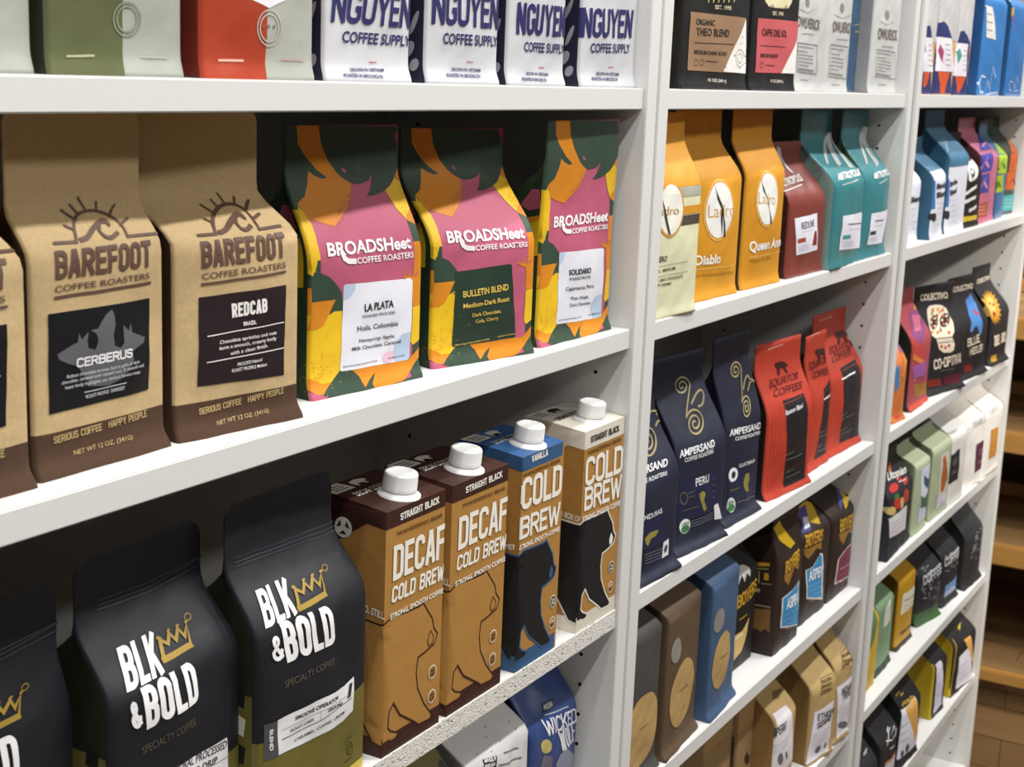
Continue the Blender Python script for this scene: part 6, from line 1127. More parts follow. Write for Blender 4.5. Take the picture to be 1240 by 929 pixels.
carton('drink_carton', 'carton with a blue top and a black bear', 'carton', 'cold brew cartons', (1.0545, 0.0040, 1.0371), 0.000, 'a97c3fs', 'a97c3fs', {'d':61,'ty':30.5,'w':70.32,'h':182,'box':True}, [['p','artwork','32577fs',1,[(-35.2,0),(35.2,0),(35.2,14.3),(-35.2,14.3)]],
 ['p','artwork','32577fs',1,[(-96.2,0),(-35.2,0),(-35.2,14.3),(-96.2,14.3)]],
 ['p','artwork','17171as',2,[(-95.7,105.8),(-37.7,99.8),(-27.2,103.2),(-7.5,101.7),(5.8,101.3),(10.8,102.1),(15.1,96.4),(22.5,86.7),(25,78.3),(29.7,72.7),(26.1,65.9),(14.3,63.2),(6,62.1),(4.3,50.6),(6.4,37.9),(14.5,23.3),(25,10.3),(22.9,7.5),(9,8.5),(3.5,12.9),(-14.2,25.4),(-22.4,37.4),(-27.3,32.9),(-28.6,20.6),(-25,16.9),(-15.8,12.2),(-19.5,9.1),(-35.5,9.1),(-42.9,10.8),(-55.2,29.1),(-95.7,49.1)]],
 ['l','artwork','32577fs',3,1.6,[(-95.7,105.8),(-37.7,99.8),(-27.2,103.2),(-7.5,101.7),(5.8,101.3),(10.8,102.1),(15.1,96.4),(22.5,86.7),(25,78.3),(29.7,72.7),(26.1,65.9),(14.3,63.2),(6,62.1),(4.3,50.6),(6.4,37.9),(14.5,23.3),(25,10.3),(22.9,7.5),(9,8.5),(3.5,12.9),(-14.2,25.4),(-22.4,37.4),(-27.3,32.9),(-28.6,20.6),(-25,16.9),(-15.8,12.2),(-19.5,9.1),(-35.5,9.1),(-42.9,10.8),(-55.2,29.1)]],
 ['p','artwork','32577fs',4,[(20.6,77.8),(24.5,72.4),(23.3,67.2),(18.5,66.5),(17.3,71.8)]],
 ['e','logo','e9e5da',1,(26.4,44.1),(5.4,0),(0,5.4)],
 ['e','logo','2a2a2a',2,(26.4,44.1),(4.6,0),(0,4.6)],
 ['t','logo','f0ede4',3,'USDA','b',0.02,[(23.8,44.4),(29,44.4),(23.8,46.6)]],
 ['t','logo','f0ede4',3,'ORGANIC','b',0.02,[(23,41.5),(29.8,41.5),(23,43.5)]],
 ['e','logo','e9e5da',1,(26.5,24.8),(5.4,0),(0,5.4)],
 ['e','logo','9a7038',2,(26.5,24.8),(4.6,0),(0,4.6)],
 ['t','logo','f0ede4',3,'USDA','b',0.02,[(23.9,25.1),(29.1,25.1),(23.9,27.3)]],
 ['t','logo','2a1a10',3,'SUGAR','b',0.02,[(23.1,22.2),(29.9,22.2),(23.1,24.2)]],
 ['p','artwork','32577fs',1,[(-35.2,170.3),(35.2,170.3),(35.2,182),(-35.2,182)]],
 ['p','artwork','32577fs',1,[(-35.2,182),(-35.2,170.3),(-51.2,172.3),(-75.2,156.3),(-96.2,152.3),(-96.2,182)]],
 ['e','logo','d8d4c8',1,(-71.2,165),(7.5,0),(0,7.5)],
 ['p','logo','2b2118',2,[(-69.4,166),(-65.2,164.4),(-68.4,170.3)]],
 ['p','logo','2b2118',2,[(-72.9,166),(-73.7,170.5),(-77.2,164.6)]],
 ['p','logo','2b2118',2,[(-71.2,163),(-74.6,160.1),(-67.8,160)]],
 ['t','lettering','e9e5da',2,'VANILLA','k',0.22,[(-21.2,175.2),(5.7,175.8),(-21.6,180.7)]],
 ['t','lettering','4a2c14',2,'WANDERING BEAR','b',0.01,[(-35.2,165.6),(28,165.7),(-35.2,168.8)]],
 ['t','lettering','e9e5da',2,'COLD','k',0.17,[(-35.2,138),(32.5,136.7),(-35.2,164.8)]],
 ['t','lettering','e9e5da',2,'BREW','k',0.17,[(-35.2,113.8),(31.6,111.5),(-35.2,132.7)]],
 ['t','lettering','e9e5da',2,'STRONG, SMOOTH COFFEE','b',0.03,[(-35.2,105.4),(32.2,104.8),(-35.2,109.1)]],
 ['t','lettering','e9e5da',2,'MET','b',0.03,[(-47.6,104.2),(-38.5,104.8),(-47.8,108.4)]]], top='2f5688s', word='ORGANIC COLD BREW', ink='c9ccd0')
carton('drink_carton', 'carton with a cream top and a black bear', 'carton', 'cold brew cartons', (1.1661, 0.0040, 1.0371), 0.000, 'a97c3fs', 'a97c3fs', {'d':61,'ty':30.5,'w':77.01,'h':182,'box':True}, [['p','artwork','d3cebfs',1,[(-38.5,0),(38.5,0),(38.5,14.3),(-38.5,14.3)]],
 ['p','artwork','d3cebfs',1,[(-99.5,0),(-38.5,0),(-38.5,14.3),(-99.5,14.3)]],
 ['p','artwork','17171as',2,[(-99,105.8),(-41.1,99.8),(-29.8,103.2),(-8.2,101.7),(6.4,101.3),(11.9,102.1),(16.5,96.4),(24.6,86.7),(27.4,78.3),(32.5,72.7),(28.6,65.9),(15.7,63.2),(6.5,62.1),(4.7,50.6),(7,37.9),(15.9,23.3),(27.4,10.3),(25,7.5),(9.9,8.5),(3.9,12.9),(-15.6,25.4),(-24.6,37.4),(-29.9,32.9),(-31.3,20.6),(-27.4,16.9),(-17.3,12.2),(-21.3,9.1),(-38.8,9.1),(-46.3,10.8),(-58.5,29.1),(-99,49.1)]],
 ['l','artwork','ddd8ca',3,1.6,[(-99,105.8),(-41.1,99.8),(-29.8,103.2),(-8.2,101.7),(6.4,101.3),(11.9,102.1),(16.5,96.4),(24.6,86.7),(27.4,78.3),(32.5,72.7),(28.6,65.9),(15.7,63.2),(6.5,62.1),(4.7,50.6),(7,37.9),(15.9,23.3),(27.4,10.3),(25,7.5),(9.9,8.5),(3.9,12.9),(-15.6,25.4),(-24.6,37.4),(-29.9,32.9),(-31.3,20.6),(-27.4,16.9),(-17.3,12.2),(-21.3,9.1),(-38.8,9.1),(-46.3,10.8),(-58.5,29.1)]],
 ['p','artwork','e6e3da',4,[(22.5,77.8),(26.8,72.4),(25.5,67.2),(20.3,66.5),(19,71.8)]],
 ['e','logo','e9e5da',1,(26.4,44.1),(5.4,0),(0,5.4)],
 ['e','logo','2a2a2a',2,(26.4,44.1),(4.6,0),(0,4.6)],
 ['t','logo','f0ede4',3,'USDA','b',0.02,[(23.8,44.4),(29,44.4),(23.8,46.6)]],
 ['t','logo','f0ede4',3,'ORGANIC','b',0.02,[(23,41.5),(29.8,41.5),(23,43.5)]],
 ['e','logo','e9e5da',1,(26.5,24.8),(5.4,0),(0,5.4)],
 ['e','logo','9a7038',2,(26.5,24.8),(4.6,0),(0,4.6)],
 ['t','logo','f0ede4',3,'USDA','b',0.02,[(23.9,25.1),(29.1,25.1),(23.9,27.3)]],
 ['t','logo','2a1a10',3,'SUGAR','b',0.02,[(23.1,22.2),(29.9,22.2),(23.1,24.2)]],
 ['p','artwork','d6d1c2s',1,[(-38.5,166.5),(38.5,166.5),(38.5,182),(-38.5,182)]],
 ['p','artwork','d6d1c2s',1,[(-38.5,182),(-38.5,166.5),(-54.5,168.5),(-78.5,152.5),(-99.5,148.5),(-99.5,182)]],
 ['e','logo','d8d4c8',1,(-74.5,165),(7.5,0),(0,7.5)],
 ['p','logo','2b2118',2,[(-72.8,166),(-68.5,164.4),(-71.8,170.3)]],
 ['p','logo','2b2118',2,[(-76.2,166),(-77,170.5),(-80.5,164.6)]],
 ['p','logo','2b2118',2,[(-74.5,163),(-78,160.1),(-71.2,160)]],
 ['t','lettering','1d1a18',2,'STRAIGHT BLACK','k',0.2,[(-27.9,170.9),(27.6,170.9),(-28.6,176.8)]],
 ['t','lettering','4a2c14',2,'WANDERING BEAR','b',0.01,[(-32.9,160.9),(33,161),(-33.3,164.5)]],
 ['t','lettering','e9e5da',2,'COLD','k',0.17,[(-35.2,133),(38.5,130.8),(-35.9,159.1)]],
 ['t','lettering','e9e5da',2,'BREW','k',0.17,[(-34.8,111),(38.5,108),(-35.2,132.5)]],
 ['t','lettering','e9e5da',2,'STRONG, SMOOTH COFFEE','b',0.03,[(-36.4,101.7),(38.4,99.9),(-36.9,106.2)]],
 ['t','lettering','e9e5da',2,'A BOX OF','b',0.03,[(-59.1,104.4),(-39.1,101.6),(-58.8,109.5)]]], top='d6d1c2s', word='ORGANIC COLD BREW', ink='1b1917')
bag('coffee_bag', 'navy bag with a gold spiral, half hidden by the upright', 'coffee bag', 'navy bags with a gold spiral ampersand', (1.3040, 0.0140, 1.0371), -0.052, '1f2335s', '171a28s', {'s':0.5,'fl':0.1,'lip':9,'sd':48,'ty':32,'w':104,'h':186}, [['l','logo','a3966a',2,1.9,[(13.8,132.7),(13.5,133.2),(12.9,133.5),(11.9,133.6),(10.5,133.4),(9,132.9),(7.4,132.1),(6.1,131.1),(5.2,129.9),(5,128.7),(5.5,127.7),(6.8,126.9),(8.9,126.5),(11.3,126.7),(14,127.4),(16.7,128.7),(19.1,130.3),(20.9,132.3),(21.9,134.3),(21.8,136.2),(20.6,137.7),(18.2,138.6),(15.1,138.8),(11.3,138.2),(7.2,136.9),(3.2,134.9),(-0.3,132.4),(-2.8,129.7),(-3.9,127),(-3.3,124.6),(-0.9,122.6),(3.2,121.4),(8.1,121.3),(13.1,122.3),(18,124.5),(22.8,127.4),(26.9,130.8),(29.9,134.4),(30.9,137.9),(29.5,141),(25.9,143.2),(21,144.2),(15.2,143.8),(8.8,142.1),(2,139.3)]],
 ['l','logo','a3966a',2,1.9,[(11,166.4),(10.6,165.8),(9.8,165.5),(8.6,165.4),(7.1,165.6),(5.6,166.2),(4.3,167.2),(3.3,168.4),(3.1,169.7),(3.6,170.9),(5.1,171.7),(7.3,172.1),(9.9,171.9),(12.7,171),(15.2,169.6),(17.1,167.8),(18,165.7),(17.5,163.7),(15.7,162.1),(12.7,161.2),(9,161),(5.1,161.7),(1.5,163.2),(-1.6,165.5),(-3.9,168.3),(-4.8,171.2),(-4,173.8),(-1.3,175.8),(2.9,176.8),(8.3,176.6),(13.8,175.2),(18.7,172.8),(22.6,169.6),(25.1,165.8)]],
 ['l','logo','a3966a',2,1.9,[(25.1,165.8),(17.8,153.1),(2,139.3)]],
 ['l','logo','a3966a',2,1.9,[(19.7,148.8),(23.6,150.5),(29.2,153),(35.1,155.4),(39.9,156.8),(52,155),(52,155),(52,154),(52,152.7),(49.8,152.3),(52,149.9),(52,147.2),(52,145.7),(46.5,145.6),(44,144.4),(41.6,143.5),(39.9,142.8)]],
 ['t','logo','e6e6e8',2,'AMPERSAND','b',0.02,[(-47.7,109.8),(28.9,107.8),(-42.9,115.8)]],
 ['t','logo','e6e6e8',2,'COFFEE ROASTERS','b',0.01,[(-45.2,101.8),(23.3,99.9),(-43.5,105.3)]],
 ['p','label','1e2340',1,[(-48.5,74),(22,70.2),(34.1,30.7),(-45.5,35.7)]],
 ['t','label>lettering','e6e6e8',2,'HONDURAS','b',0.01,[(-37.5,65.2),(12.1,64.7),(-38.2,70.1)]],
 ['p','label>artwork','8c8440',1,[(-21.4,46.1),(-12.5,50),(3.3,49.1),(8,47),(2.1,43.4),(-9.2,43.3),(-14.7,37.3),(-18.1,39.5)]],
 ['p','label','dfe0e4',3,[(21.6,31.5),(33.9,32.6),(35.1,15.8),(20.6,15.3)]],
 ['e','label>artwork','4a4a52',5,(27.9,23.7),(3.8,0.3),(0.3,3.9)],
 ['l','lettering','7c8090',2,0.6,[(-18.9,29.3),(17.7,26.4)]],
 ['l','lettering','7c8090',2,0.6,[(-17.9,26),(18.5,23.1)]],
 ['l','lettering','7c8090',2,0.6,[(-16.9,22.8),(18.9,20)]],
 ['l','lettering','7c8090',2,0.6,[(-16.2,19.5),(19.2,16.9)]]])
bag('coffee_bag', 'navy bag with a gold spiral, the fully visible wide one', 'coffee bag', 'navy bags with a gold spiral ampersand', (1.4314, 0.0185, 1.0371), -0.110, '1f2335s', '171a28s', {'s':0.5,'fl':0.1,'lip':9,'sd':49,'ty':34.91,'w':104.2,'h':200.75}, [['l','logo','a3966a',2,1.9,[(0.5,131.6),(0.2,132),(-0.5,132.3),(-1.5,132.4),(-2.9,132.2),(-4.4,131.8),(-5.8,131),(-7,130.1),(-7.8,129),(-7.9,127.9),(-7.3,126.9),(-5.9,126.2),(-3.8,125.8),(-1.1,125.9),(1.7,126.6),(4.4,127.7),(6.7,129.3),(8.2,131.1),(8.8,133),(8.4,134.8),(6.9,136.2),(4.5,137),(1.2,137.2),(-2.6,136.7),(-6.7,135.4),(-10.6,133.6),(-13.8,131.3),(-15.8,128.7),(-16.4,126.2),(-15.5,123.9),(-13.1,122.2),(-9.2,121.1),(-4,121),(1.6,121.8),(7.2,123.6),(11.9,126.2),(15.5,129.5),(17.4,133),(17.4,136.4),(15.4,139.3),(11.8,141.3),(6.9,142.2),(0.9,141.8),(-5.8,140.3),(-12.8,137.8)]],
 ['l','logo','a3966a',2,1.9,[(4.2,165),(3.5,164.5),(2.4,164.2),(1.1,164.1),(-0.3,164.2),(-1.6,164.8),(-2.4,165.6),(-2.6,166.7),(-2,167.9),(-0.7,169),(1.3,169.9),(3.8,170.3),(6.4,170.1),(8.8,169.4),(10.6,168.1),(11.5,166.4),(11.2,164.5),(9.5,162.7),(6.7,161.2),(3.1,160.2),(-0.8,160),(-4.5,160.5),(-7.6,161.9),(-9.7,164),(-10.4,166.5),(-9.6,169.2),(-7.2,171.7),(-3.4,173.6),(1.6,174.7),(7,174.6),(12.1,173.4),(16.2,171.2),(18.7,168.2),(19,164.7)]],
 ['l','logo','a3966a',2,1.9,[(19,164.7),(5.6,152.4),(-12.8,137.8)]],
 ['l','logo','a3966a',2,1.9,[(8.6,147.8),(11.8,149.4),(16.5,151.6),(21.6,153.9),(25.9,155.6),(29.2,156.7),(32.3,157.4),(34.8,157.8),(36.8,157.6),(38.2,156.9),(39,155.6),(39.2,154),(38.6,152.4),(37,150.6),(34.5,148.5),(31.8,146.5),(29.1,145),(26.4,144.2),(23.4,143.8),(20.7,143.7),(18.8,143.6)]],
 ['t','logo','e6e6e8',2,'AMPERSAND','b',0.02,[(-48.4,103.8),(23.3,103.4),(-46.9,110.7)]],
 ['t','logo','e6e6e8',2,'COFFEE ROASTERS','b',0.01,[(-38.6,97.5),(19.4,97.3),(-38.9,101.8)]],
 ['p','label','1e2340',1,[(-52,78.2),(27.9,75.6),(43.8,31.6),(-45.7,33.5)]],
 ['t','label>lettering','e6e6e8',2,'PERU','b',0.01,[(-16.4,68),(11.7,67.7),(-16.8,76.4)]],
 ['p','label>artwork','8c8440',1,[(-8.2,58.5),(-0.9,60.2),(4.6,56.6),(1.4,50.3),(10.3,39.2),(6.8,36.1),(0.6,41.4),(-6.2,51.8)]],
 ['l','label>artwork','8c8440',2,0.7,[(-31,58.3),(-31.4,55.6),(-33,53.8),(-35.5,53),(-38.3,53.5),(-41,55.2),(-43.2,57.9),(-44.4,60.8),(-44.2,63.5),(-42.6,65.4),(-40,66.1),(-36.7,65.4),(-33.8,63.7),(-31.8,61.1),(-31,58.3)]],
 ['l','label>lettering','6f6a40',2,0.7,[(-38,46.1),(-8.6,44.9)]],
 ['l','label>lettering','6f6a40',2,0.7,[(-29.7,63.4),(-17.9,63.6)]],
 ['l','label>lettering','6f6a40',2,0.7,[(-29.5,58.6),(-18.4,58.7)]],
 ['l','lettering','7c8090',2,0.6,[(-17.9,30.6),(28.3,29.9)]],
 ['l','lettering','7c8090',2,0.6,[(-16.9,27.5),(28.7,26.9)]],
 ['l','lettering','7c8090',2,0.6,[(-16.2,24.4),(29.3,23.8)]],
 ['e','logo','dfe3df',1,(-30.2,27.7),(11.1,-1),(-0.8,8.1)],
 ['e','logo','3d7a4a',3,(-29.6,24.7),(8.7,-0.5),(-0.7,4)],
 ['t','logo','3d7a4a',4,'USDA','b',0.02,[(-36.4,28.4),(-22.7,28.2),(-36.6,32.5)]],
 ['p','label','dfe0e4',3,[(28.8,37.6),(36.9,38.7),(52.1,18),(32.7,21)]],
 ['l','label>lettering','55585f',2,1.2,[(21.7,68.8),(25.2,68.3)]],
 ['l','label>lettering','55585f',2,1.2,[(23.2,61.3),(26.9,60.9)]],
 ['l','label>lettering','55585f',2,1.2,[(24.1,54.1),(27.3,53.8)]],
 ['l','label>lettering','55585f',2,1.2,[(24.2,47.1),(27.6,46.7)]]])
bag('coffee_bag', 'navy bag with a gold spiral, next to the red bags', 'coffee bag', 'navy bags with a gold spiral ampersand', (1.5549, 0.0216, 1.0371), -0.033, '1f2335s', '171a28s', {'s':0.5,'fl':0.1,'lip':9,'sd':50,'ty':20.53,'w':97.07,'h':206.96}, [['l','logo','a3966a',2,1.9,[(10.3,126),(10.1,126.4),(9.6,126.7),(8.8,126.8),(7.8,126.6),(6.7,126.1),(5.7,125.4),(4.9,124.4),(4.5,123.3),(4.6,122.3),(5.2,121.3),(6.2,120.7),(7.6,120.4),(9.2,120.7),(11,121.4),(12.8,122.6),(14.3,124.1),(15.4,125.9),(16,127.6),(15.8,129.3),(14.8,130.6),(12.9,131.3),(10.2,131.5),(7.2,131),(4.2,129.8),(1.7,127.9),(-0.2,125.5),(-1.1,122.9),(-1,120.3),(0.1,118.1),(2,116.5),(4.7,115.6),(7.9,115.7),(11.4,116.8),(14.6,118.8),(17.4,121.6),(19.6,124.8),(21.2,128.1),(21.4,131.2),(20.5,133.7),(18.1,135.5),(14.3,136.3),(9.3,136),(4,134.6),(-0.5,131.9)]],
 ['l','logo','a3966a',2,1.9,[(5.9,164.4),(5.3,163.9),(4.2,163.5),(2.9,163.4),(1.5,163.6),(0.4,164.2),(-0.4,165),(-0.6,166.1),(-0.1,167.3),(1.1,168.5),(3,169.3),(5.3,169.8),(7.9,169.6),(10.4,168.8),(12.4,167.5),(13.5,165.7),(13.5,163.7),(12,161.8),(9.2,160.3),(5.4,159.4),(1.3,159.2),(-2.3,159.8),(-5,161.1),(-6.7,163.2),(-7.2,165.7),(-6.5,168.5),(-4.4,171),(-1.1,173.1),(3.4,174.2),(8.5,174.2),(13.5,173),(17.7,170.7),(20.4,167.5),(21,164)]],
 ['l','logo','a3966a',2,1.9,[(21,164),(12.8,149.3),(-0.5,131.9)]],
 ['l','logo','a3966a',2,1.9,[(13.5,144.1),(16.2,146),(19.8,148.9),(23.3,151.8),(26.3,154),(28.8,155.2),(31.3,155.8),(33.4,155.8),(34.9,155.3),(35.7,154.2),(35.8,152.4),(48.5,147.4),(34.2,148.3),(32.2,146.3),(29.3,144.1),(26.4,142.2),(24.4,140.8)]],
 ['t','logo','e6e6e8',2,'AMPERSAND','b',0.02,[(-41.8,101.9),(48.5,94.3),(-41.5,109)]],
 ['t','logo','e6e6e8',2,'COFFEE ROASTERS','b',0.01,[(-26.6,94.2),(48.5,87.7),(-26.5,98.1)]],
 ['p','label','1e2340',1,[(-40,62.2),(48.5,53.6),(47.7,18),(-34.6,25.4)]],
 ['e','label>artwork','e6e6e8',1,(-25.9,55.4),(11.6,-0.7),(-1.2,8.3)],
 ['e','label>artwork','23283c',2,(-25.1,55.2),(5.4,-0.4),(-0.9,4.2)],
 ['t','label>lettering','e6e6e8',2,'GUATEMALA','b',0.01,[(-12.9,60.9),(34.1,58.3),(-14.2,65.2)]],
 ['p','label>artwork','8c8440',1,[(3.9,41.4),(6.9,49.4),(16.7,49),(20.7,40.6),(16.9,34.5),(22.9,26.9),(13.6,27),(4.5,36.2)]],
 ['l','lettering','3b4058',2,0.6,[(-25.4,76),(33.5,70.1)]],
 ['e','logo','dfe3df',1,(-24.8,20.4),(10.9,-0.6),(-3.4,9.3)],
 ['e','logo','3d7a4a',3,(-24.1,16.8),(8.9,-0.2),(-1,4.3)],
 ['t','logo','3d7a4a',4,'USDA','b',0.02,[(-34.1,21.8),(-17.5,20.9),(-35.7,26.3)]],
 ['l','label>lettering','8a8440',2,0.7,[(-31,38),(-8.5,37.3)]],
 ['l','lettering','7c8090',2,0.6,[(-8.5,19.6),(43.7,15.8)]]])
bag('coffee_bag', 'red bag with a black panel, next to the navy bags', 'coffee bag', 'red bags with black panels', (1.6954, 0.0158, 1.0371), -0.102, 'b23c2as', '151314s', {'d':62,'s':0.52,'lip':6,'bg':4,'sd':51,'ty':22.54,'w':120.79,'h':181.84}, [['p','label','1c1a1d',1,[(-18.7,113.5),(39.9,113.7),(50.5,7.3),(-10.5,7.3)]],
 ['t','logo','5a1712',2,'EQUATOR','b',0.02,[(-39.5,130.2),(39.8,130.3),(-32.1,137.9)]],
 ['t','logo','5a1712',2,'COFFEES','b',0.02,[(-37.9,119.8),(39.8,119.2),(-31,127.3)]],
 ['p','logo','3a1614',1,[(-10.8,154.6),(-4.5,155.5),(11.1,154.6),(19.5,151),(23.1,147.1),(17.9,147.1),(13.9,149),(18.9,140.2),(13.8,140.2),(8.5,147),(1.2,147.2),(-3.1,140),(-8.6,140.7),(-6.4,147.5),(-10.3,150.1)]],
 ['t','label>lettering','e6e6e8',2,'Equator Blend','b',0.02,[(-20.1,97.2),(26.3,99.2),(-18.7,102.1)]],
 ['l','label>lettering','a83a30',2,0.5,[(-21.8,109.1),(40.6,111.3)]],
 ['l','label>lettering','9a9a9c',2,0.5,[(-15.8,48.2),(4.2,49)]],
 ['l','label>lettering','9a9a9c',2,0.5,[(-13.1,41.2),(30.4,41.9)]],
 ['l','label>lettering','9a9a9c',2,0.5,[(-7.4,25),(12.6,25.6)]],
 ['l','label>lettering','9a9a9c',2,0.5,[(-4.3,17.8),(32.7,18.4)]],
 ['l','label>lettering','7a2a24',2,0.5,[(-22.3,52.4),(41.7,52.7)]],
 ['l','label>lettering','7a2a24',2,0.5,[(-14.1,29.3),(48.1,29.6)]],
 ['l','artwork','a82f20',2,0.6,[(-50.8,116.5),(-53.2,8.8)]],
 ['l','artwork','a82f20',2,0.6,[(-43,115.3),(-45.9,7.5)]],
 ['l','artwork','a82f20',2,0.6,[(-35.2,114.2),(-39.5,6.4)]],
 ['l','artwork','a82f20',2,0.6,[(-27.8,113.2),(-33.3,5.4)]],
 ['l','artwork','a82f20',2,0.6,[(-19.9,112),(-25.7,3.9)]],
 ['l','lettering','e8c8c0',2,0.8,[(-29.6,173.9),(8.7,175.4)]]])
bag('coffee_bag', 'red bag with a black panel, squeezed between two other red bags', 'coffee bag', 'red bags with black panels', (1.8369, 0.0270, 1.0371), 0.024, 'b23c2as', '151314s', {'d':62,'s':0.52,'lip':6,'bg':4,'sd':52,'ty':11.77,'w':83.52,'h':172.05}, [['p','label','1c1a1d',1,[(9.3,99.3),(40.2,106.3),(40.7,10),(-12.2,11.1)]],
 ['t','logo','5a1712',2,'EQUATOR','b',0.02,[(-32.8,128.8),(40.7,128.4),(-29.2,137.8)]],
 ['t','logo','5a1712',2,'COFFEES','b',0.02,[(-28.6,117.3),(41.1,114.3),(-22.7,125.1)]],
 ['p','logo','3a1614',1,[(-2.7,149.9),(6.3,150.5),(32.4,147.9),(41.2,143.2),(41.1,141.8),(41,139.7),(39.8,141.1),(41.2,132.3),(41,131.3),(41.8,137.4),(18.6,140.4),(14.6,132.5),(5.3,133.8),(5.4,141.6),(-0.7,144.7)]],
 ['l','label>lettering','e6e6e8',2,2,[(4.7,86.8),(40.5,87)]],
 ['l','label>lettering','a83a30',2,0.5,[(5,95.5),(40.9,99.2)]],
 ['l','label>lettering','9a9a9c',2,0.5,[(-6.3,44.5),(14.1,44)]],
 ['l','label>lettering','9a9a9c',2,0.5,[(-7.2,39.1),(40.4,36.5)]],
 ['l','label>lettering','9a9a9c',2,0.5,[(-9.6,26.7),(13.8,25.3)]],
 ['l','label>lettering','9a9a9c',2,0.5,[(-8.1,20.7),(41.8,16)]],
 ['l','label>lettering','7a2a24',2,0.5,[(-12,48.4),(40.2,48.6)]],
 ['l','label>lettering','7a2a24',2,0.5,[(-13.9,30.2),(40.3,28.5)]],
 ['l','lettering','e8c8c0',2,0.8,[(-26.6,171.2),(9.1,171.4)]]])
bag('coffee_bag', 'red bag with a black panel, next to the white upright', 'coffee bag', 'red bags with black panels', (1.9494, 0.0277, 1.0371), -0.035, 'b23c2as', '151314s', {'d':62,'s':0.52,'lip':6,'bg':4,'sd':53,'ty':31.8,'w':123,'h':184.06}, [['p','label','1c1a1d',1,[(-23,113.1),(42.5,116.1),(61.5,8.5),(-18.9,11.4)]],
 ['t','logo','5a1712',2,'EQUATOR','b',0.02,[(-31,131.1),(61.5,130.5),(-17.6,138.8)]],
 ['t','logo','5a1712',2,'COFFEES','b',0.02,[(-39,121.3),(36.3,122.5),(-26,129)]],
 ['p','logo','3a1614',1,[(16.7,153),(26.2,153.8),(49,152.2),(61.3,147.9),(60.9,144.2),(54.7,144.2),(50.1,146.2),(50.7,137.1),(44.1,137.1),(40.4,144.4),(29.2,145),(18.9,137.6),(12.2,138.4),(18.8,145.5),(15.1,148.2)]],
 ['l','label>lettering','e6e6e8',2,2,[(-28,100),(21.3,102.5)]],
 ['l','label>lettering','a83a30',2,0.5,[(-27.9,109),(42.4,111.3)]],
 ['l','label>lettering','9a9a9c',2,0.5,[(-25.9,51.1),(-4,52)]],
 ['l','label>lettering','9a9a9c',2,0.5,[(-24.7,44.8),(23.2,45.6)]],
 ['l','label>lettering','9a9a9c',2,0.5,[(-18.6,29.2),(5.5,29.4)]],
 ['l','label>lettering','9a9a9c',2,0.5,[(-16.5,22.6),(27.2,22.6)]],
 ['l','label>lettering','7a2a24',2,0.5,[(-31.2,54.7),(34.6,56.4)]],
 ['l','label>lettering','7a2a24',2,0.5,[(-25.2,33.2),(61.5,29.6)]],
 ['l','lettering','e8c8c0',2,0.8,[(-41,176.1),(3.2,176.4)]]])
bag('coffee_bag', 'orange and blue patterned bag half hidden by the upright', 'coffee bag', None, (2.1679, 0.0167, 1.0371), -0.075, 'c8713as', '1c1c1as', {'s':0.55,'fl':0.1,'lip':5,'bg':4,'sd':54,'ty':30,'w':51.57,'h':150}, [['p','artwork','c9a050',1,[(25.5,149.7),(23.7,137.3),(24.2,112.6),(25.5,112.3),(25.6,130.9)]],
 ['p','artwork','4a78a8',2,[(-25,84.3),(-11.9,85.5),(-9.1,54.9),(-20,45.1)]],
 ['p','artwork','7a5a8a',3,[(25.2,119),(24.2,112.8),(25.3,99.1),(15.4,99.8)]],
 ['p','artwork','d07a3a',4,[(15.4,99.8),(25.8,87.5),(3.1,64.3),(-7.8,68.5)]],
 ['p','artwork','c04a34',1,[(-17,11.2),(25.8,6.2),(-8.8,4.8)]]])
bag('coffee_bag', 'magenta patterned bag next to the bag with the skull', 'coffee bag', None, (2.2958, 0.0209, 1.0371), 0.032, 'a84a52s', '23231es', {'s':0.55,'fl':0.1,'lip':5,'bg':4,'sd':55,'ty':33.98,'w':114.08,'h':178.1}, [['p','artwork','c9553a',1,[(56.7,178.1),(56.7,178.1),(56.4,162.5),(56.3,148),(57,157.8)]],
 ['p','artwork','d8a04a',2,[(48.7,147.6),(55.5,151),(56.4,137.9),(35.9,139.4)]],
 ['p','artwork','8a4a78',3,[(12.1,143.4),(56.1,141.9),(47.1,117.8),(-18.3,98.7),(-52.1,114)]],
 ['p','artwork','c96a8a',4,[(15.1,137.7),(50,133.8),(13.2,116.5),(-24.2,118.5)]],
 ['p','artwork','cdb0c4',1,[(56.9,176.2),(56.5,170.9),(56,148.1),(56.3,148.2),(56.4,164.8)]],
 ['p','artwork','b3443f',2,[(-57,114.5),(-15.3,112.2),(19.3,81.9),(-15,63.9),(-57,81.1)]],
 ['p','artwork','d07a3a',3,[(-54.6,89.4),(10.2,68.7),(3.9,63.8),(-56,81.1)]],
 ['p','artwork','9a5a9a',4,[(-56.5,69.7),(18.1,70.3),(30.2,44.8),(-45.9,51.1)]],
 ['p','artwork','a5752c',1,[(-42.1,40.4),(57,29.4),(57,10.2),(-21,17.9)]],
 ['p','artwork','c9553a',2,[(-55.4,9.4),(-7.9,9.9),(56.2,4.6),(38,0),(-56.9,3)]],
 ['p','artwork','d9c0d0',3,[(-50.2,66),(-33.5,66.5),(-38.3,44.1)]]])
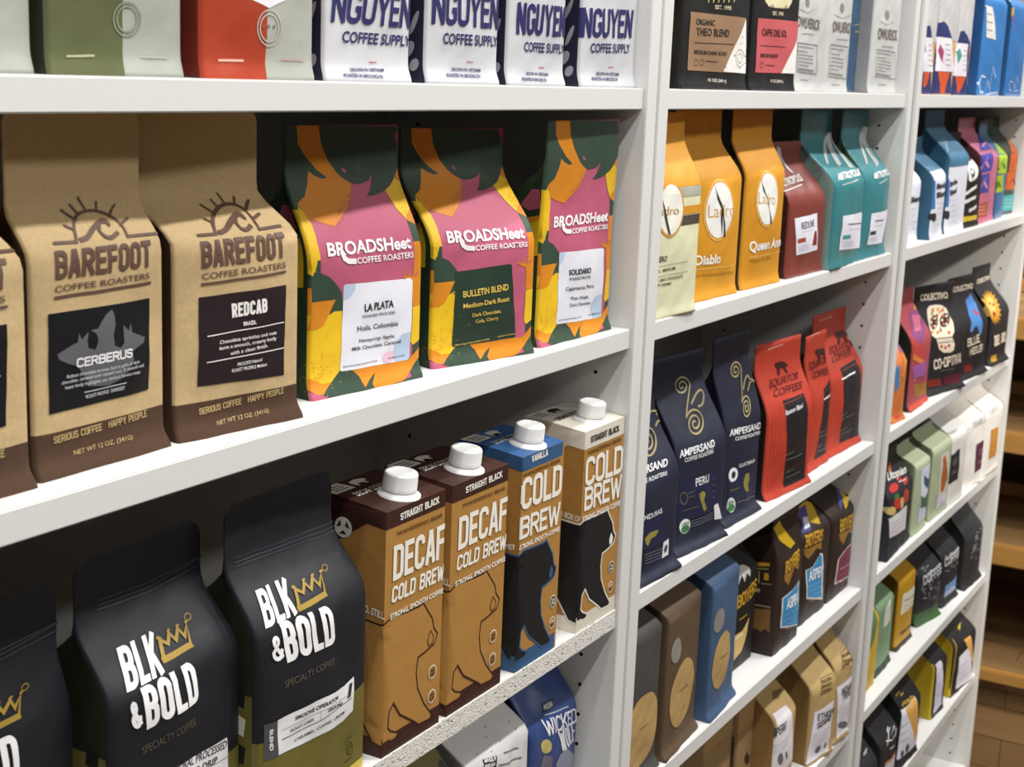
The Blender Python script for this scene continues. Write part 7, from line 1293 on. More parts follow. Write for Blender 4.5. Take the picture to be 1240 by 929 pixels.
bag('coffee_bag', 'black bag with a cream decorated skull', 'coffee bag', 'black bags with painted pictures', (2.4391, 0.0185, 1.0371), -0.189, '232226s', '1a191cs', {'d':62,'s':0.5,'lip':8,'bg':4,'sd':56,'ty':28.96,'w':141.3,'h':172.05}, [['p','artwork','e6d9c2',1,[(-32.6,134.3),(-21.6,138.5),(-1.4,138.8),(20.8,136),(32.8,130),(31.8,120.2),(34.3,108.6),(25.7,95.1),(11.2,88.5),(15.9,84.4),(23.7,74.3),(20,65.7),(5.7,63.7),(-15.9,66),(-32.1,73),(-39,84.2),(-43.2,91.2),(-55.2,97.5),(-54.2,108.6),(-44.1,121.4)]],
 ['e','artwork','26241f',2,(-29.9,114.5),(14.4,0.1),(10.9,9.6)],
 ['e','artwork','d06a3c',3,(-22.1,113.8),(2.9,-0.3),(2.4,2)],
 ['e','artwork','e6d9c2',3,(-32.3,108.7),(2.9,-0.3),(2.3,2)],
 ['e','artwork','d06a3c',3,(-40.8,109.6),(3.4,-0.3),(2.5,2)],
 ['e','artwork','e6d9c2',3,(-38.5,115.3),(3.4,-0.3),(2.5,2)],
 ['e','artwork','d06a3c',3,(-27.6,120.3),(3.1,-0.3),(2.2,2)],
 ['e','artwork','e6d9c2',3,(-19.6,119.6),(2.9,-0.2),(2.3,2)],
 ['e','artwork','26241f',2,(9.3,114.3),(18.5,-0.3),(11.9,9.6)],
 ['e','artwork','d06a3c',3,(19.3,113.4),(3.4,-0.3),(2.5,2)],
 ['e','artwork','e6d9c2',3,(7.8,108.4),(3.1,-0.3),(2.3,2)],
 ['e','artwork','d06a3c',3,(-1,109.2),(2.8,-0.2),(2.1,2.1)],
 ['e','artwork','e6d9c2',3,(0.1,115.2),(3,-0.3),(2.1,2.1)],
 ['e','artwork','d06a3c',3,(10.9,120.3),(3.2,-0.3),(2.4,2)],
 ['e','artwork','e6d9c2',3,(21,119.4),(3.2,-0.3),(2.5,2)],
 ['p','artwork','7c2438',2,[(-13.7,108.8),(-17.1,99.4),(-27.2,99.9)]],
 ['l','artwork','26241f',2,1.2,[(-41.4,91),(14.9,88.1)]],
 ['l','artwork','26241f',2,1,[(-37.6,83.4),(17.9,81.2)]],
 ['l','artwork','26241f',2,0.8,[(-32.8,90.7),(-30.3,82.7)]],
 ['l','artwork','26241f',2,0.8,[(-22.2,90.2),(-20.4,82.3)]],
 ['l','artwork','26241f',2,0.8,[(-12.1,89.8),(-9.3,81.7)]],
 ['l','artwork','26241f',2,0.8,[(-1.8,89.3),(0.2,81.3)]],
 ['l','artwork','26241f',2,0.8,[(9,88.8),(10.6,80.8)]],
 ['e','artwork','c8603a',2,(-15.9,131.4),(4.9,0.1),(2.2,2.7)],
 ['e','artwork','d0a04a',2,(2.2,131.3),(4.7,0.2),(2.4,2.6)],
 ['e','artwork','c8603a',2,(17,128.6),(5.5,0.1),(2.9,2.6)],
 ['e','artwork','b8455a',2,(-9.8,122.5),(4.5,0.2),(2.7,2.6)],
 ['e','artwork','8a9a4a',2,(-22.6,127.2),(4.9,0.1),(2.5,2.6)],
 ['e','artwork','d0a04a',2,(4.2,126.9),(4.9,0.1),(2.7,2.6)],
 ['e','artwork','c8603a',2,(4.3,96),(5.5,-0),(2.3,2.6)],
 ['e','artwork','d0a04a',2,(-49.2,102),(5.1,0),(2.7,2.5)],
 ['e','artwork','b8455a',2,(-10.8,73.6),(3.8,0.2),(-0.3,3.1)],
 ['e','artwork','c8603a',2,(-25,76.8),(5,0),(-0.4,3.1)],
 ['e','artwork','b8455a',2,(0,75.6),(4.2,0.2),(0,3)],
 ['e','artwork','c8603a',2,(-32.9,99.6),(4.8,0.1),(2.6,2.5)],
 ['t','logo','e6d9c2',2,'COLECTIVO','b',0.03,[(-51.2,148.9),(49.4,144.7),(-53.5,159)]],
 ['t','lettering','e6d9c2',2,'CO-OPTIVA','k',0.18,[(-45.4,41.2),(56.5,40.9),(-48.5,58.2)]],
 ['l','lettering','8a8478',2,0.7,[(-20.4,36.7),(29.9,34.9)]],
 ['p','label','7a241f',1,[(-59.8,26.1),(-15.6,24.3),(-9.8,11.1),(-55.8,13.9)]],
 ['p','label','571c2c',1,[(-8,25.8),(70.7,21.5),(58.2,7.8),(-1.2,10.1)]]])
bag('coffee_bag', 'black bag with a blue wolf', 'coffee bag', 'black bags with painted pictures', (2.6121, 0.0129, 1.0371), -0.095, '232226s', '1a191cs', {'d':62,'s':0.5,'lip':8,'bg':4,'sd':57,'ty':33.95,'w':126.53,'h':168.03}, [['p','artwork','4d80be',1,[(4.5,126),(22.6,129.4),(31.6,130.4),(43.7,135.1),(45.4,129.1),(44.2,123.7),(44.9,117.7),(37.3,109.5),(28.4,98.5),(26.8,83.1),(19.6,69.5),(10.8,72.1),(-1,86.2),(-12.4,85.9),(-25.2,79.5),(-32.4,78.8),(-37.4,82.5),(-21.2,94.5),(-17.3,105.9),(-4.8,116.5)]],
 ['p','artwork','b8434a',2,[(15.3,111.7),(30.6,104.2),(14.9,101.3),(9.3,107.8)]],
 ['t','logo','e6d9c2',2,'COLECTIVO','b',0.03,[(-38.6,143.6),(63.3,141.8),(-39.6,152.2)]],
 ['t','lettering','e6d9c2',2,'BLUE','k',0.18,[(-43.4,55.4),(13.8,57.3),(-47,69.9)]],
 ['t','lettering','e6d9c2',2,'HEELER','k',0.17,[(-28,38.7),(38.6,39.1),(-33.9,51.8)]],
 ['p','label','7a241f',1,[(-47.9,23.8),(-12.3,22.9),(-8.2,11),(-45.6,12)]]])
bag('coffee_bag', 'black bag with a golden sun face', 'coffee bag', 'black bags with painted pictures', (2.7761, 0.0073, 1.0371), -0.055, '232226s', '1a191cs', {'d':62,'s':0.5,'lip':8,'bg':4,'sd':58,'ty':42.3,'w':109.1,'h':172.02}, [['p','artwork','c9922f',1,[(-8.8,100.2),(-0.3,94.2),(-19.7,94.1),(-5.6,84.6),(-26.6,88.2),(-11.4,76.8),(-31.3,83.6),(-22.8,72.6),(-38.2,81.5),(-36.3,72.1),(-49,82.7),(-51.6,75.6),(-54.5,86),(-54.5,80.8),(-54.5,90.3),(-54.5,88.6),(-54.5,98.5),(-54.5,100.3),(-54.5,105.8),(-54.5,111.8),(-54.5,111.7),(-54.5,119),(-45.5,117.2),(-34.7,124.9),(-28.7,120.2),(-13.3,128),(-14.6,121.4),(4.1,128.2),(-2.6,120.3),(15.8,125.4),(3.4,117.2),(20.4,120),(4,112.5),(18,112.4),(0.4,106.5),(10.1,103.5)]],
 ['e','artwork','dfb060',2,(-41.9,103.6),(14.9,-3.9),(29.6,14.8)],
 ['e','artwork','4a2f18',3,(-37.9,109.2),(4.2,-0.4),(5.3,1.9)],
 ['e','artwork','4a2f18',3,(-23.4,106.3),(5.6,-0.6),(6.5,1.8)],
 ['e','artwork','8a3a28',3,(-44.8,92.9),(6.8,-1.7),(2.2,3.9)],
 ['t','logo','e6d9c2',2,'COLECTIVO','b',0.03,[(-34.9,141.1),(45.9,141.9),(-29,148)]],
 ['t','lettering','e6d9c2',2,'DEL SOL','k',0.18,[(-33.9,33.7),(37.1,34.1),(-39.1,53.3)]],
 ['p','label','a8822c',1,[(-40.8,16.8),(-11.1,16.4),(-14,5.2),(-44.2,5.9)]]])
bag('coffee_bag', 'olive and yellow bag with a grey animal print under the chipped shelf', 'coffee bag', None, (0.9345, 0.0240, 0.8248), 0.000, '6d6a34s', '4a4a24s', {'d':64,'s':0.6,'fl':0.1,'sd':60,'ty':35,'w':99,'h':176}, [['e','artwork','7b8085',1,(48.5,137.8),(0.4,-3.2),(-0.1,8)],
 ['e','artwork','7b8085',1,(48.8,143.5),(-0.1,0),(0,6.3)],
 ['e','artwork','7b8085',1,(24,118),(19,0),(0,22)],
 ['e','artwork','a4a8a8',2,(27,121),(10,0),(0,12)],
 ['e','artwork','7b8085',1,(-14,128),(12,0),(0,14)],
 ['p','artwork','b5a838',1,[(49.1,141.4),(48.7,143),(48.7,129.4),(49.2,124.9),(49.3,127.1)]],
 ['p','artwork','3a3d36',1,[(42.5,138.9),(49.1,138.6),(49.1,133.8),(36.3,131.4)]]])
bag('coffee_bag', 'shiny white speckled bag under the chipped shelf edge', 'coffee bag', None, (1.0430, 0.0280, 0.8248), 0.000, 'd3d3d2g', 'a9a9a8g', {'d':64,'fl':0.1,'bg':6,'na':2,'sd':61,'ty':35,'w':102,'h':176}, [['p','label','24242a',1,[(-27.5,130.8),(-10.2,128.6),(-12.3,119.2),(-31.1,121.9)]],
 ['t','label>lettering','e2e2e2',2,'WHOLE','k',0.24,[(-27.9,128.2),(-13.7,126.3),(-25.9,130.5)]],
 ['t','label>lettering','e2e2e2',2,'BEAN','k',0.24,[(-28.9,123.9),(-15.1,121.9),(-28.3,127.2)]],
 ['e','artwork','8a8a88',1,(5.2,143.5),(1.2,-0.1),(1.1,0.4)],
 ['e','artwork','8a8a88',1,(39,142.5),(12,-3.1),(12,-3.1)],
 ['e','artwork','8a8a88',1,(50.6,141.2),(0.2,0.2),(0.3,0.4)],
 ['e','artwork','8a8a88',1,(33.7,139.2),(1.1,-0),(1,0.4)],
 ['e','artwork','8a8a88',1,(51,122.7),(0,0.6),(0,1)],
 ['e','artwork','8a8a88',1,(34.4,134.2),(1.2,-0.1),(0.8,0.5)],
 ['e','artwork','8a8a88',1,(-12.4,132.4),(1.1,-0.1),(0.9,0.4)],
 ['e','artwork','8a8a88',1,(-28.9,134.8),(1.2,-0.1),(0.9,0.4)],
 ['e','artwork','8a8a88',1,(6.5,133.8),(1.5,-0.2),(1.1,0.4)],
 ['e','artwork','8a8a88',1,(-4.3,139.2),(1.1,-0),(1,0.4)],
 ['l','lettering','77777a',2,1.2,[(2.2,126.4),(30.6,119.2)]],
 ['l','lettering','77777a',2,1.4,[(-8,119.4),(33.5,109.7)]]])
bag('coffee_bag', 'shiny blue bag with white storybook lettering', 'coffee bag', None, (1.1550, 0.0340, 0.8248), 0.000, '34497fg', '1f2c52g', {'s':0.6,'fl':0.1,'na':1.5,'sd':62,'ty':30,'w':90,'h':180}, [['t','logo','e4e4ec',2,'WICKED','k',0.14,[(-17.7,104),(44,94.8),(-20.4,119.5)]],
 ['t','logo','e4e4ec',2,'WOLF','k',0.13,[(8.4,79.6),(44.1,76.7),(2.2,101)]],
 ['e','artwork','c4b46a',1,(-18.8,94.9),(9.1,-2.2),(-0.9,7)],
 ['p','artwork','6f6a78',1,[(-26.6,77.5),(-22.4,88),(-9.5,81.9),(-5.5,67.9),(-13.6,64.1)]],
 ['p','artwork','8d92a4',1,[(-0.3,69.4),(6.2,77.3),(18.6,79.6),(45,59.9),(45,45.9),(7.9,59.1)]],
 ['p','label','23232c',1,[(-8.5,129.7),(9.6,128.1),(4.5,123.4),(-13.7,123)]],
 ['t','label>lettering','e2e2e2',2,'WHOLE BEAN','b',0.03,[(-11.3,124.7),(3.2,123.8),(-8.3,128.2)]],
 ['l','lettering','b9bdd0',2,0.9,[(-12.4,121.1),(26.7,116.3)]]])
bag('coffee_bag', 'dark grey bag with a kraft oval label, half behind the upright', 'coffee bag', None, (1.2984, 0.0137, 0.8248), 0.000, '454442s', '454442s', {'d':70,'s':0.86,'fl':0.02,'lip':6,'gi':7,'sd':63,'ty':30,'w':90,'h':176}, [['e','label','b0925fk',1,(4,53),(41,0),(0,39.1)],
 ['l','label>lettering','6a5a38',2,1.1,[(-2.4,57),(16.9,56.5)]],
 ['l','label>lettering','6a5a38',2,0.6,[(2,33.4),(16.2,33.9)]]])
bag('coffee_bag', 'brown bag with a kraft oval label', 'coffee bag', None, (1.4025, 0.0134, 0.8248), 0.075, '5a4836s', '5a4836s', {'d':70,'s':0.86,'fl':0.02,'lip':6,'gi':7,'sd':64,'ty':29.85,'w':101.21,'h':177.88}, [['e','label','b0925fk',1,(-3.9,60.1),(35.6,0),(0,37.5)],
 ['e','logo','85837c',1,(-30.4,115.9),(13.8,0),(0,13.3)],
 ['l','label>lettering','6a5a38',2,1.1,[(-13.5,65.4),(13.5,62.5)]],
 ['l','label>lettering','6a5a38',2,0.6,[(-10.6,41.7),(12.9,38.8)]]])
bag('coffee_bag', 'slate blue bag with a kraft oval label', 'coffee bag', None, (1.5162, 0.0131, 0.8248), 0.076, '3e5675s', '3e5675s', {'d':70,'s':0.86,'fl':0.02,'lip':6,'gi':7,'sd':65,'ty':29.85,'w':93.13,'h':177.87}, [['e','label','b0925fk',1,(-9.4,61),(29.5,0),(0,33.5)],
 ['e','logo','85837c',1,(-29.2,113.4),(14.2,0),(0,13.8)],
 ['l','label>lettering','6a5a38',2,1.1,[(-18.9,66.1),(13.4,62.2)]],
 ['l','label>lettering','6a5a38',2,0.6,[(-12.2,39.6),(11.9,37.6)]]])
bag('coffee_bag', 'small black bag with gold lettering, behind the slate blue bag', 'coffee bag', None, (1.6494, 0.0391, 0.8248), 0.000, '1c1a18s', '1c1a18s', {'d':55,'s':0.7,'fl':0.08,'sd':66,'ty':30,'w':70,'h':165}, [['t','logo','c99a2e',2,'BOYERS','k',0.17,[(-29.7,80.1),(33.8,86.4),(-32.1,97)]],
 ['p','artwork','c4c2be',1,[(-22.9,128.5),(-2.2,126.9),(8.8,121.3),(6.4,110.8),(-5.7,118.7),(-12.1,109),(-20,120),(-30.4,109.3),(-35,117.1)]],
 ['p','label','d9b772',1,[(-33,47.1),(-12.2,48.1),(8.7,59.5),(5.5,40.1),(-8.8,20.8),(-25.5,13.8)]],
 ['l','label>lettering','f0ead8',2,2.5,[(-28.6,42.2),(-12,44.3)]],
 ['l','logo','c99a2e',2,1.5,[(-20.4,64.6),(-3,66.8)]]])
bag('coffee_bag', 'dark brown bag with its whole left side showing, blue shield label', 'coffee bag', 'dark brown bags with gold caps and coloured shield labels', (1.7407, 0.0166, 0.8248), -0.003, '2e211bs', '2e211bs', {'d':105,'s':0.66,'fl':0.06,'gi':4,'bg':4,'sd':67,'ty':10.52,'w':90.45,'h':171.89}, [['p','artwork','c99a2e',1,[(-77.3,115.8),(-54.8,118.6),(-54.5,114.6),(-76.7,111.1)]],
 ['p','artwork','8d8064',2,[(-76.5,108.8),(-55.6,111.7),(-55.4,109.9),(-76.3,106.9)]],
 ['p','artwork','c99a2e',3,[(-61.5,104.7),(-55,105.7),(-54.3,96.7),(-60.8,95.8)]],
 ['p','artwork','b8a878',1,[(-69.5,105.4),(-68.2,105.7),(-66.9,90.4),(-68.2,90.2)]],
 ['p','artwork','8d8064',2,[(-64.4,91.7),(-50.6,93.2),(-50.4,91.6),(-64.2,89.8)]],
 ['p','artwork','7c5a2e',3,[(-75.8,56),(-48.6,60.7),(-47.4,30.8),(-54.2,34.1),(-60.3,29.1),(-67.2,32.4),(-76,28)]],
 ['p','artwork','9a7a38',1,[(-70.5,40.2),(-55,43.6),(-54.6,38.9),(-70,35.4)]],
 ['p','artwork','9a968c',2,[(-72.9,83.1),(-65,83.6),(-65.9,78.6),(-71.2,78.7)]],
 ['p','artwork','8d8064',3,[(-79,62.5),(-48.9,64.3),(-48.7,62.4),(-78.9,60.6)]],
 ['p','seal','c7a524g',1,[(-45.2,163.8),(-26.4,168.5),(17.6,130.1),(-3.4,128.5),(-26.7,143)]],
 ['t','logo','c99a2e',2,'BOYERS','k',0.17,[(-24.9,102.3),(25,107),(-24.7,117.7)]],
 ['p','artwork','8f6a2a',1,[(-26.7,100.8),(24.8,105.1),(21.1,96),(4.3,103.1),(-13,84.8),(-24.1,92.5)]],
 ['p','label','dcd9d2',1,[(-30.8,72.8),(-6.6,74.7),(29.7,78.6),(44.5,14),(-27.5,32.8)]],
 ['p','label','3a8cc0',2,[(-27.8,71.4),(-6.8,73.5),(24.5,77.9),(45.2,15.3),(-24.3,34)]],
 ['t','label>lettering','e8eef2',4,'ASPEN','b',0.03,[(-16.8,54.3),(27.4,50.9),(-19.3,68.5)]],
 ['l','label>lettering','a8c8d8',2,0.5,[(-12,45.5),(25.1,44.2)]],
 ['l','label>lettering','a8c8d8',2,0.5,[(-8.5,38),(30.6,35.7)]],
 ['l','label>lettering','a8c8d8',2,0.5,[(-5.3,30.4),(32.9,28.5)]],
 ['l','label>lettering','a8c8d8',2,0.5,[(-3.6,23.5),(36.6,20.7)]],
 ['e','artwork','c98a6a',1,(-6.1,29.4),(6.3,-0.5),(-1.5,4.5)]])
bag('coffee_bag', 'dark brown bag with a blue shield label, second of the brown bags', 'coffee bag', 'dark brown bags with gold caps and coloured shield labels', (1.8642, 0.0240, 0.8248), -0.015, '2e211bs', '2c1f18s', {'d':105,'s':0.66,'fl':0.06,'gi':4,'bg':4,'sd':68,'ty':52,'w':100.11,'h':172}, [['p','seal','c7a524g',1,[(-8.9,142.4),(43.2,143.1),(49.8,139.7),(16.1,122.8),(-3.3,128.7),(12.2,137.7)]],
 ['t','logo','c99a2e',2,'BOYERS','k',0.17,[(-49.6,108.2),(8.3,104.2),(-42.2,122)]],
 ['p','artwork','8f6a2a',1,[(-50,106.1),(8.5,102.1),(4.7,92.5),(-9.3,98.5),(-37.8,90.4),(-48.5,97.9)]],
 ['p','label','dcd9d2',1,[(-43.2,76.5),(-19.4,75.5),(1.7,88.9),(12.8,84),(36.6,13.9),(-33.8,34.7)]],
 ['p','label','3a8cc0',2,[(-40.3,75.5),(-18.5,74.6),(-0.4,87.5),(7.7,83.5),(28.4,19.1),(-31.1,36.4)]],
 ['t','label>lettering','e8eef2',4,'ASPEN','b',0.03,[(-32.2,58.6),(20.6,53.1),(-34,73)]],
 ['l','label>lettering','a8c8d8',2,0.5,[(-27.3,49.6),(19.3,45.6)]],
 ['l','label>lettering','a8c8d8',2,0.5,[(-25.6,42.4),(23,37.7)]],
 ['l','label>lettering','a8c8d8',2,0.5,[(-24,35.2),(25.4,30.1)]],
 ['l','label>lettering','a8c8d8',2,0.5,[(-19.4,27),(26.9,22.9)]],
 ['e','artwork','c98a6a',1,(-17.3,37.2),(8.8,-1.2),(-1.4,4.4)],
 ['p','seal','4a4a86',2,[(-11.1,141.8),(31.9,141),(1.3,131.8),(-18.5,122.3),(-45.8,124.8),(-17.7,133.2)]],
 ['p','seal','d6d6e4',3,[(-7.4,134.3),(3.9,133.3),(-13.1,125.4),(-31.8,126)]]])
bag('coffee_bag', 'dark brown bag with a purple shield label, beside the upright', 'coffee bag', 'dark brown bags with gold caps and coloured shield labels', (1.9695, 0.0232, 0.8248), -0.006, '2e211bs', '2c1f18s', {'d':105,'s':0.66,'fl':0.06,'gi':4,'bg':4,'sd':69,'ty':52,'w':95,'h':172}, [['p','seal','c7a524g',1,[(36.4,137),(47,134.5),(47.2,125.5),(9.5,120.5),(29.1,132)]],
 ['t','logo','c99a2e',2,'BOYERS','k',0.17,[(-19.9,95.1),(46,90.5),(-20.3,113.6)]],
 ['p','artwork','8f6a2a',1,[(-22.5,93.6),(45.7,88.6),(46.2,76.8),(17.4,87.3),(-1.1,74.5),(-18.3,84.2)]],
 ['p','label','dcd9d2',1,[(-21.9,58.6),(15,66.5),(46.5,63.8),(46,13.7),(-23.4,21.9)]],
 ['p','label','7a2a48',2,[(-18.5,57.4),(13.7,65.3),(46.3,61.9),(46.5,15.2),(-19.1,23.1)]],
 ['l','label>lettering','b890a0',2,2,[(-5.2,39.1),(39.7,36.2)]],
 ['l','label>lettering','b890a0',2,0.5,[(2.3,28.8),(40,27.8)]],
 ['l','label>lettering','b890a0',2,0.5,[(6.7,20.4),(44.5,19.2)]],
 ['l','label>lettering','b890a0',2,0.5,[(8.7,12.7),(46.5,11.5)]],
 ['l','label>lettering','b890a0',2,0.5,[(13.3,4.1),(46.8,4.4)]],
 ['e','artwork','c98a6a',1,(7.2,20),(8.6,-1.1),(-1.6,4.2)],
 ['p','seal','4a4a86',2,[(35.5,137.2),(47,137.1),(30.9,129.5),(-7.3,121.6),(1.6,126.4)]]])
bag('coffee_bag', 'black bag painted with red flowers, by the upright', 'coffee bag', None, (2.2283, 0.0133, 0.8248), 0.044, '23262cs', '23262cs', {'s':0.6,'fl':0.08,'lip':3,'sd':70,'ty':29.95,'w':149,'h':150.03}, [['t','logo','e6e2dc',2,'Utopian','b',0.03,[(-39.5,114.6),(56.8,107.5),(-17.1,121.3)]],
 ['l','lettering','c8c0b8',2,1.2,[(3.4,105),(36,102.3)]],
 ['e','artwork','b5352c',3,(-33.5,104.5),(18.3,-2.7),(14.3,3.9)],
 ['e','artwork','b5352c',4,(10.5,106.6),(9.5,-0.9),(7.3,2.3)],
 ['e','artwork','a8402f',1,(20.6,80.7),(19,-3.4),(1.7,10.7)],
 ['e','artwork','c0392f',2,(-30.1,81.5),(20.2,-3.7),(-2.2,9.9)],
 ['e','artwork','3f6a3f',3,(-38.8,93),(11.3,-1.3),(2.9,3.5)],
 ['e','artwork','c9b070',4,(-6.5,75.9),(11.7,-1.7),(-2,9.3)],
 ['e','artwork','c9b070',1,(-60.8,76.3),(22.8,-4.4),(-2,7.1)],
 ['e','artwork','c9b070',2,(73.7,135.3),(-0,1.9),(0.1,7.2)],
 ['e','artwork','b08f50',3,(73.9,128),(-0.2,0.9),(0.1,8.4)],
 ['e','artwork','b5352c',4,(32.5,101),(10.8,-1.2),(11.9,3.9)],
 ['e','artwork','c86a3a',1,(7,124.5),(6.9,-0.3),(11.1,5.5)],
 ['p','label','d4d2d6',1,[(-74.1,67.1),(27.2,64.5),(35.3,24.4),(-62.8,34.2)]],
 ['l','label>lettering','96949c',2,0.8,[(-61.6,56),(15.1,50.9)]],
 ['l','label>lettering','96949c',2,0.8,[(-58.9,48.7),(19,43.1)]],
 ['l','label>lettering','96949c',2,0.8,[(-56.5,41.5),(22.7,35.3)]]])
bag('coffee_bag', 'sage green bag with a dark plant on its label', 'coffee bag', 'sage green bags', (2.3453, 0.0131, 0.8248), -0.001, 'a9b394s', '848d70s', {'d':64,'s':0.8,'fl':0.03,'lip':2,'bg':2,'sd':71,'ty':37.89,'w':81.23,'h':139.96}, [['p','label','cfd6e4',1,[(-18.5,106.3),(38.3,104.6),(39.8,16.2),(-9.9,14.6)]],
 ['p','label>artwork','3c5668',1,[(-2.3,94.3),(40.6,75.3),(38.5,85.3),(39.5,68.3),(27.9,64.1),(4.6,78.1)]],
 ['p','label>artwork','4a6a58',1,[(-13.9,62.1),(12.8,52.9),(39.3,56.6),(38.9,31.9),(-5.7,39.6)]],
 ['l','label>artwork','5a8060',2,1.2,[(40.6,64.2),(40.6,39.7)]],
 ['l','label>lettering','9a9aa8',2,0.8,[(-10.7,32),(38.8,30.6)]],
 ['l','label>lettering','9a9aa8',2,0.8,[(-6.4,24.4),(39.8,22.6)]]])
bag('coffee_bag', 'sage green bag with a rust coloured picture on its label', 'coffee bag', 'sage green bags', (2.4621, 0.0119, 0.8248), -0.016, 'a9b394s', '848d70s', {'d':64,'s':0.8,'fl':0.03,'lip':2,'bg':2,'sd':72,'ty':37.91,'w':110.81,'h':144.96}, [['p','label','cfc4bc',1,[(-21.1,106.4),(35,104.1),(42.9,13.1),(-14,11.4)]],
 ['p','label>artwork','a8602f',1,[(-8.1,97.8),(7.6,100.7),(26.9,75.3),(37,54.7),(22.6,36.3),(-3.4,39.3),(-7.6,64.5),(-4.7,76)]],
 ['p','label>lettering','d6d4e4',1,[(-18.6,31.9),(37.5,29.2),(36.6,14.6),(-13.4,12.2)]],
 ['l','label>lettering','9a9aa8',3,0.8,[(-6.1,22),(29.1,20.9)]],
 ['l','label>lettering','9a9aa8',3,0.8,[(-4,16),(30.1,15.2)]]])
bag('coffee_bag', 'white bag with a black label', 'coffee bag', 'white bags with coloured upright labels', (2.5636, 0.0092, 0.8248), -0.032, 'dddbd6s', 'c2c0bbs', {'d':66,'fl':0.04,'lip':2,'sd':73,'ty':44.92,'w':91,'h':159.99}, [['p','label','2b2b2e',1,[(-45.5,90.5),(-7.3,95.4),(-4.3,40.7),(-45.3,39.5)]],
 ['l','label>lettering','b8aeb0',2,0.6,[(-39.7,79.8),(-19.9,80.2)]],
 ['l','label>lettering','b8aeb0',2,0.6,[(-39.5,76.2),(-20,76.7)]],
 ['l','label>lettering','b8aeb0',2,0.6,[(-39.4,72.1),(-19.5,72.4)]],
 ['l','label>lettering','b8aeb0',2,0.6,[(-38.2,59.1),(-18.7,59.4)]],
 ['l','label>lettering','b8aeb0',2,0.6,[(-37.3,55.3),(-18.4,55.8)]],
 ['t','logo','a9a7a4',2,'TEMPLE','b',0.02,[(-45.5,124.4),(-4,123.9),(-45.5,126.7)]]])
bag('coffee_bag', 'white bag with a plum label', 'coffee bag', 'white bags with coloured upright labels', (2.6777, 0.0116, 0.8248), -0.150, 'dddbd6s', 'c2c0bbs', {'d':66,'fl':0.04,'lip':2,'sd':74,'ty':44.91,'w':100.78,'h':159.97}, [['p','label','572a40',1,[(5.8,77.3),(49.3,78.2),(49.7,24.9),(12.8,22.9)]],
 ['l','label>lettering','b8aeb0',2,0.6,[(20.5,64.2),(49.3,62.5)]],
 ['l','label>lettering','b8aeb0',2,0.6,[(21.5,60.2),(49.2,58.8)]],
 ['l','label>lettering','b8aeb0',2,0.6,[(23.7,55.5),(49.4,54.5)]],
 ['l','label>lettering','b8aeb0',2,0.6,[(25.4,41.8),(49.8,41.1)]],
 ['l','label>lettering','b8aeb0',2,0.6,[(25.8,38),(49.8,37.5)]],
 ['t','logo','a9a7a4',2,'TEMPLE','b',0.02,[(-17.9,108.4),(49.1,112.1),(-15.1,118.8)]]])
bag('coffee_bag', 'white bag with an orange label', 'coffee bag', 'white bags with coloured upright labels', (2.8040, 0.0051, 0.8248), -0.028, 'dddbd6s', 'c2c0bbs', {'d':66,'fl':0.04,'lip':2,'sd':75,'ty':44.93,'w':119.71,'h':159.95}, [['p','label','c08434',1,[(-31.4,87),(25.4,83.3),(27.3,26.7),(-22.7,28.9)]],
 ['l','label>lettering','b8aeb0',2,0.6,[(-16.7,72.5),(5,72)]],
 ['l','label>lettering','b8aeb0',2,0.6,[(-17.3,68.8),(5.7,67.9)]],
 ['l','label>lettering','b8aeb0',2,0.6,[(-17.7,64.3),(5.7,63.4)]],
 ['l','label>lettering','b8aeb0',2,0.6,[(-12.7,49.1),(8.2,48.6)]],
 ['l','label>lettering','b8aeb0',2,0.6,[(-12.1,45.1),(10.9,44)]],
 ['t','logo','a9a7a4',2,'TEMPLE','b',0.02,[(-51.9,116.8),(19.8,116.2),(-37.8,123.6)]]])
bag('coffee_box', 'brown paper box at the left of the bottom row', 'coffee box', 'plain brown paper coffee boxes', (1.6344, 0.0543, 0.6120), 0.000, '937753k', '937753k', {'d':62,'s':0.97,'fl':0,'te':58,'gi':0,'bg':0,'na':0.2,'sd':76,'n':16,'ty':2,'w':90,'h':140}, [['p','artwork','a08458k',1,[(-45,113.7),(45,113.7),(45,140),(-45,140)]]])
bag('coffee_box', 'brown paper box with a dark patterned edge and emblem', 'coffee box', 'plain brown paper coffee boxes', (1.7065, 0.0465, 0.6120), 0.000, '937753k', '937753k', {'d':62,'s':0.97,'fl':0,'te':58,'gi':0,'bg':0,'na':0.2,'sd':77,'n':16,'ty':2,'w':51,'h':160}, [['p','artwork','3b2f22',1,[(-40.1,102.9),(-28.2,103.5),(-27,63.3),(-35.5,61.1)]],
 ['p','artwork','a08458k',1,[(-25.5,109.6),(25.5,109.6),(25.5,160),(-25.5,160)]],
 ['p','logo','3a2c1e',1,[(8,71.5),(18.8,61.5),(19.1,53.2),(9.3,53.8),(0.3,63.1),(2.3,69.2)]]])
bag('coffee_box', 'narrow brown paper box with a plant emblem, behind the label bags', 'coffee box', 'plain brown paper coffee boxes', (1.9161, 0.0880, 0.6120), 0.000, '8b6f4ck', '8b6f4ck', {'d':62,'s':0.97,'fl':0,'te':58,'gi':0,'bg':0,'na':0.2,'sd':78,'n':16,'ty':2,'w':50,'h':172}, [['p','logo','3a2c1e',1,[(-25,40.8),(-21,32.2),(-22.7,15.3),(-25,9.5),(-25,19.7),(-25,33.4)]],
 ['p','logo','8b6f4c',2,[(-25,35.8),(-25,28.5),(-25,17.1),(-25,22.7)]],
 ['t','logo','3a2c1e',2,'coffea','b',0.04,[(-25,0),(-12.5,0),(-25,0)]],
 ['l','lettering','3a2c1e',2,1.2,[(-25,0),(-24.5,0)]]])
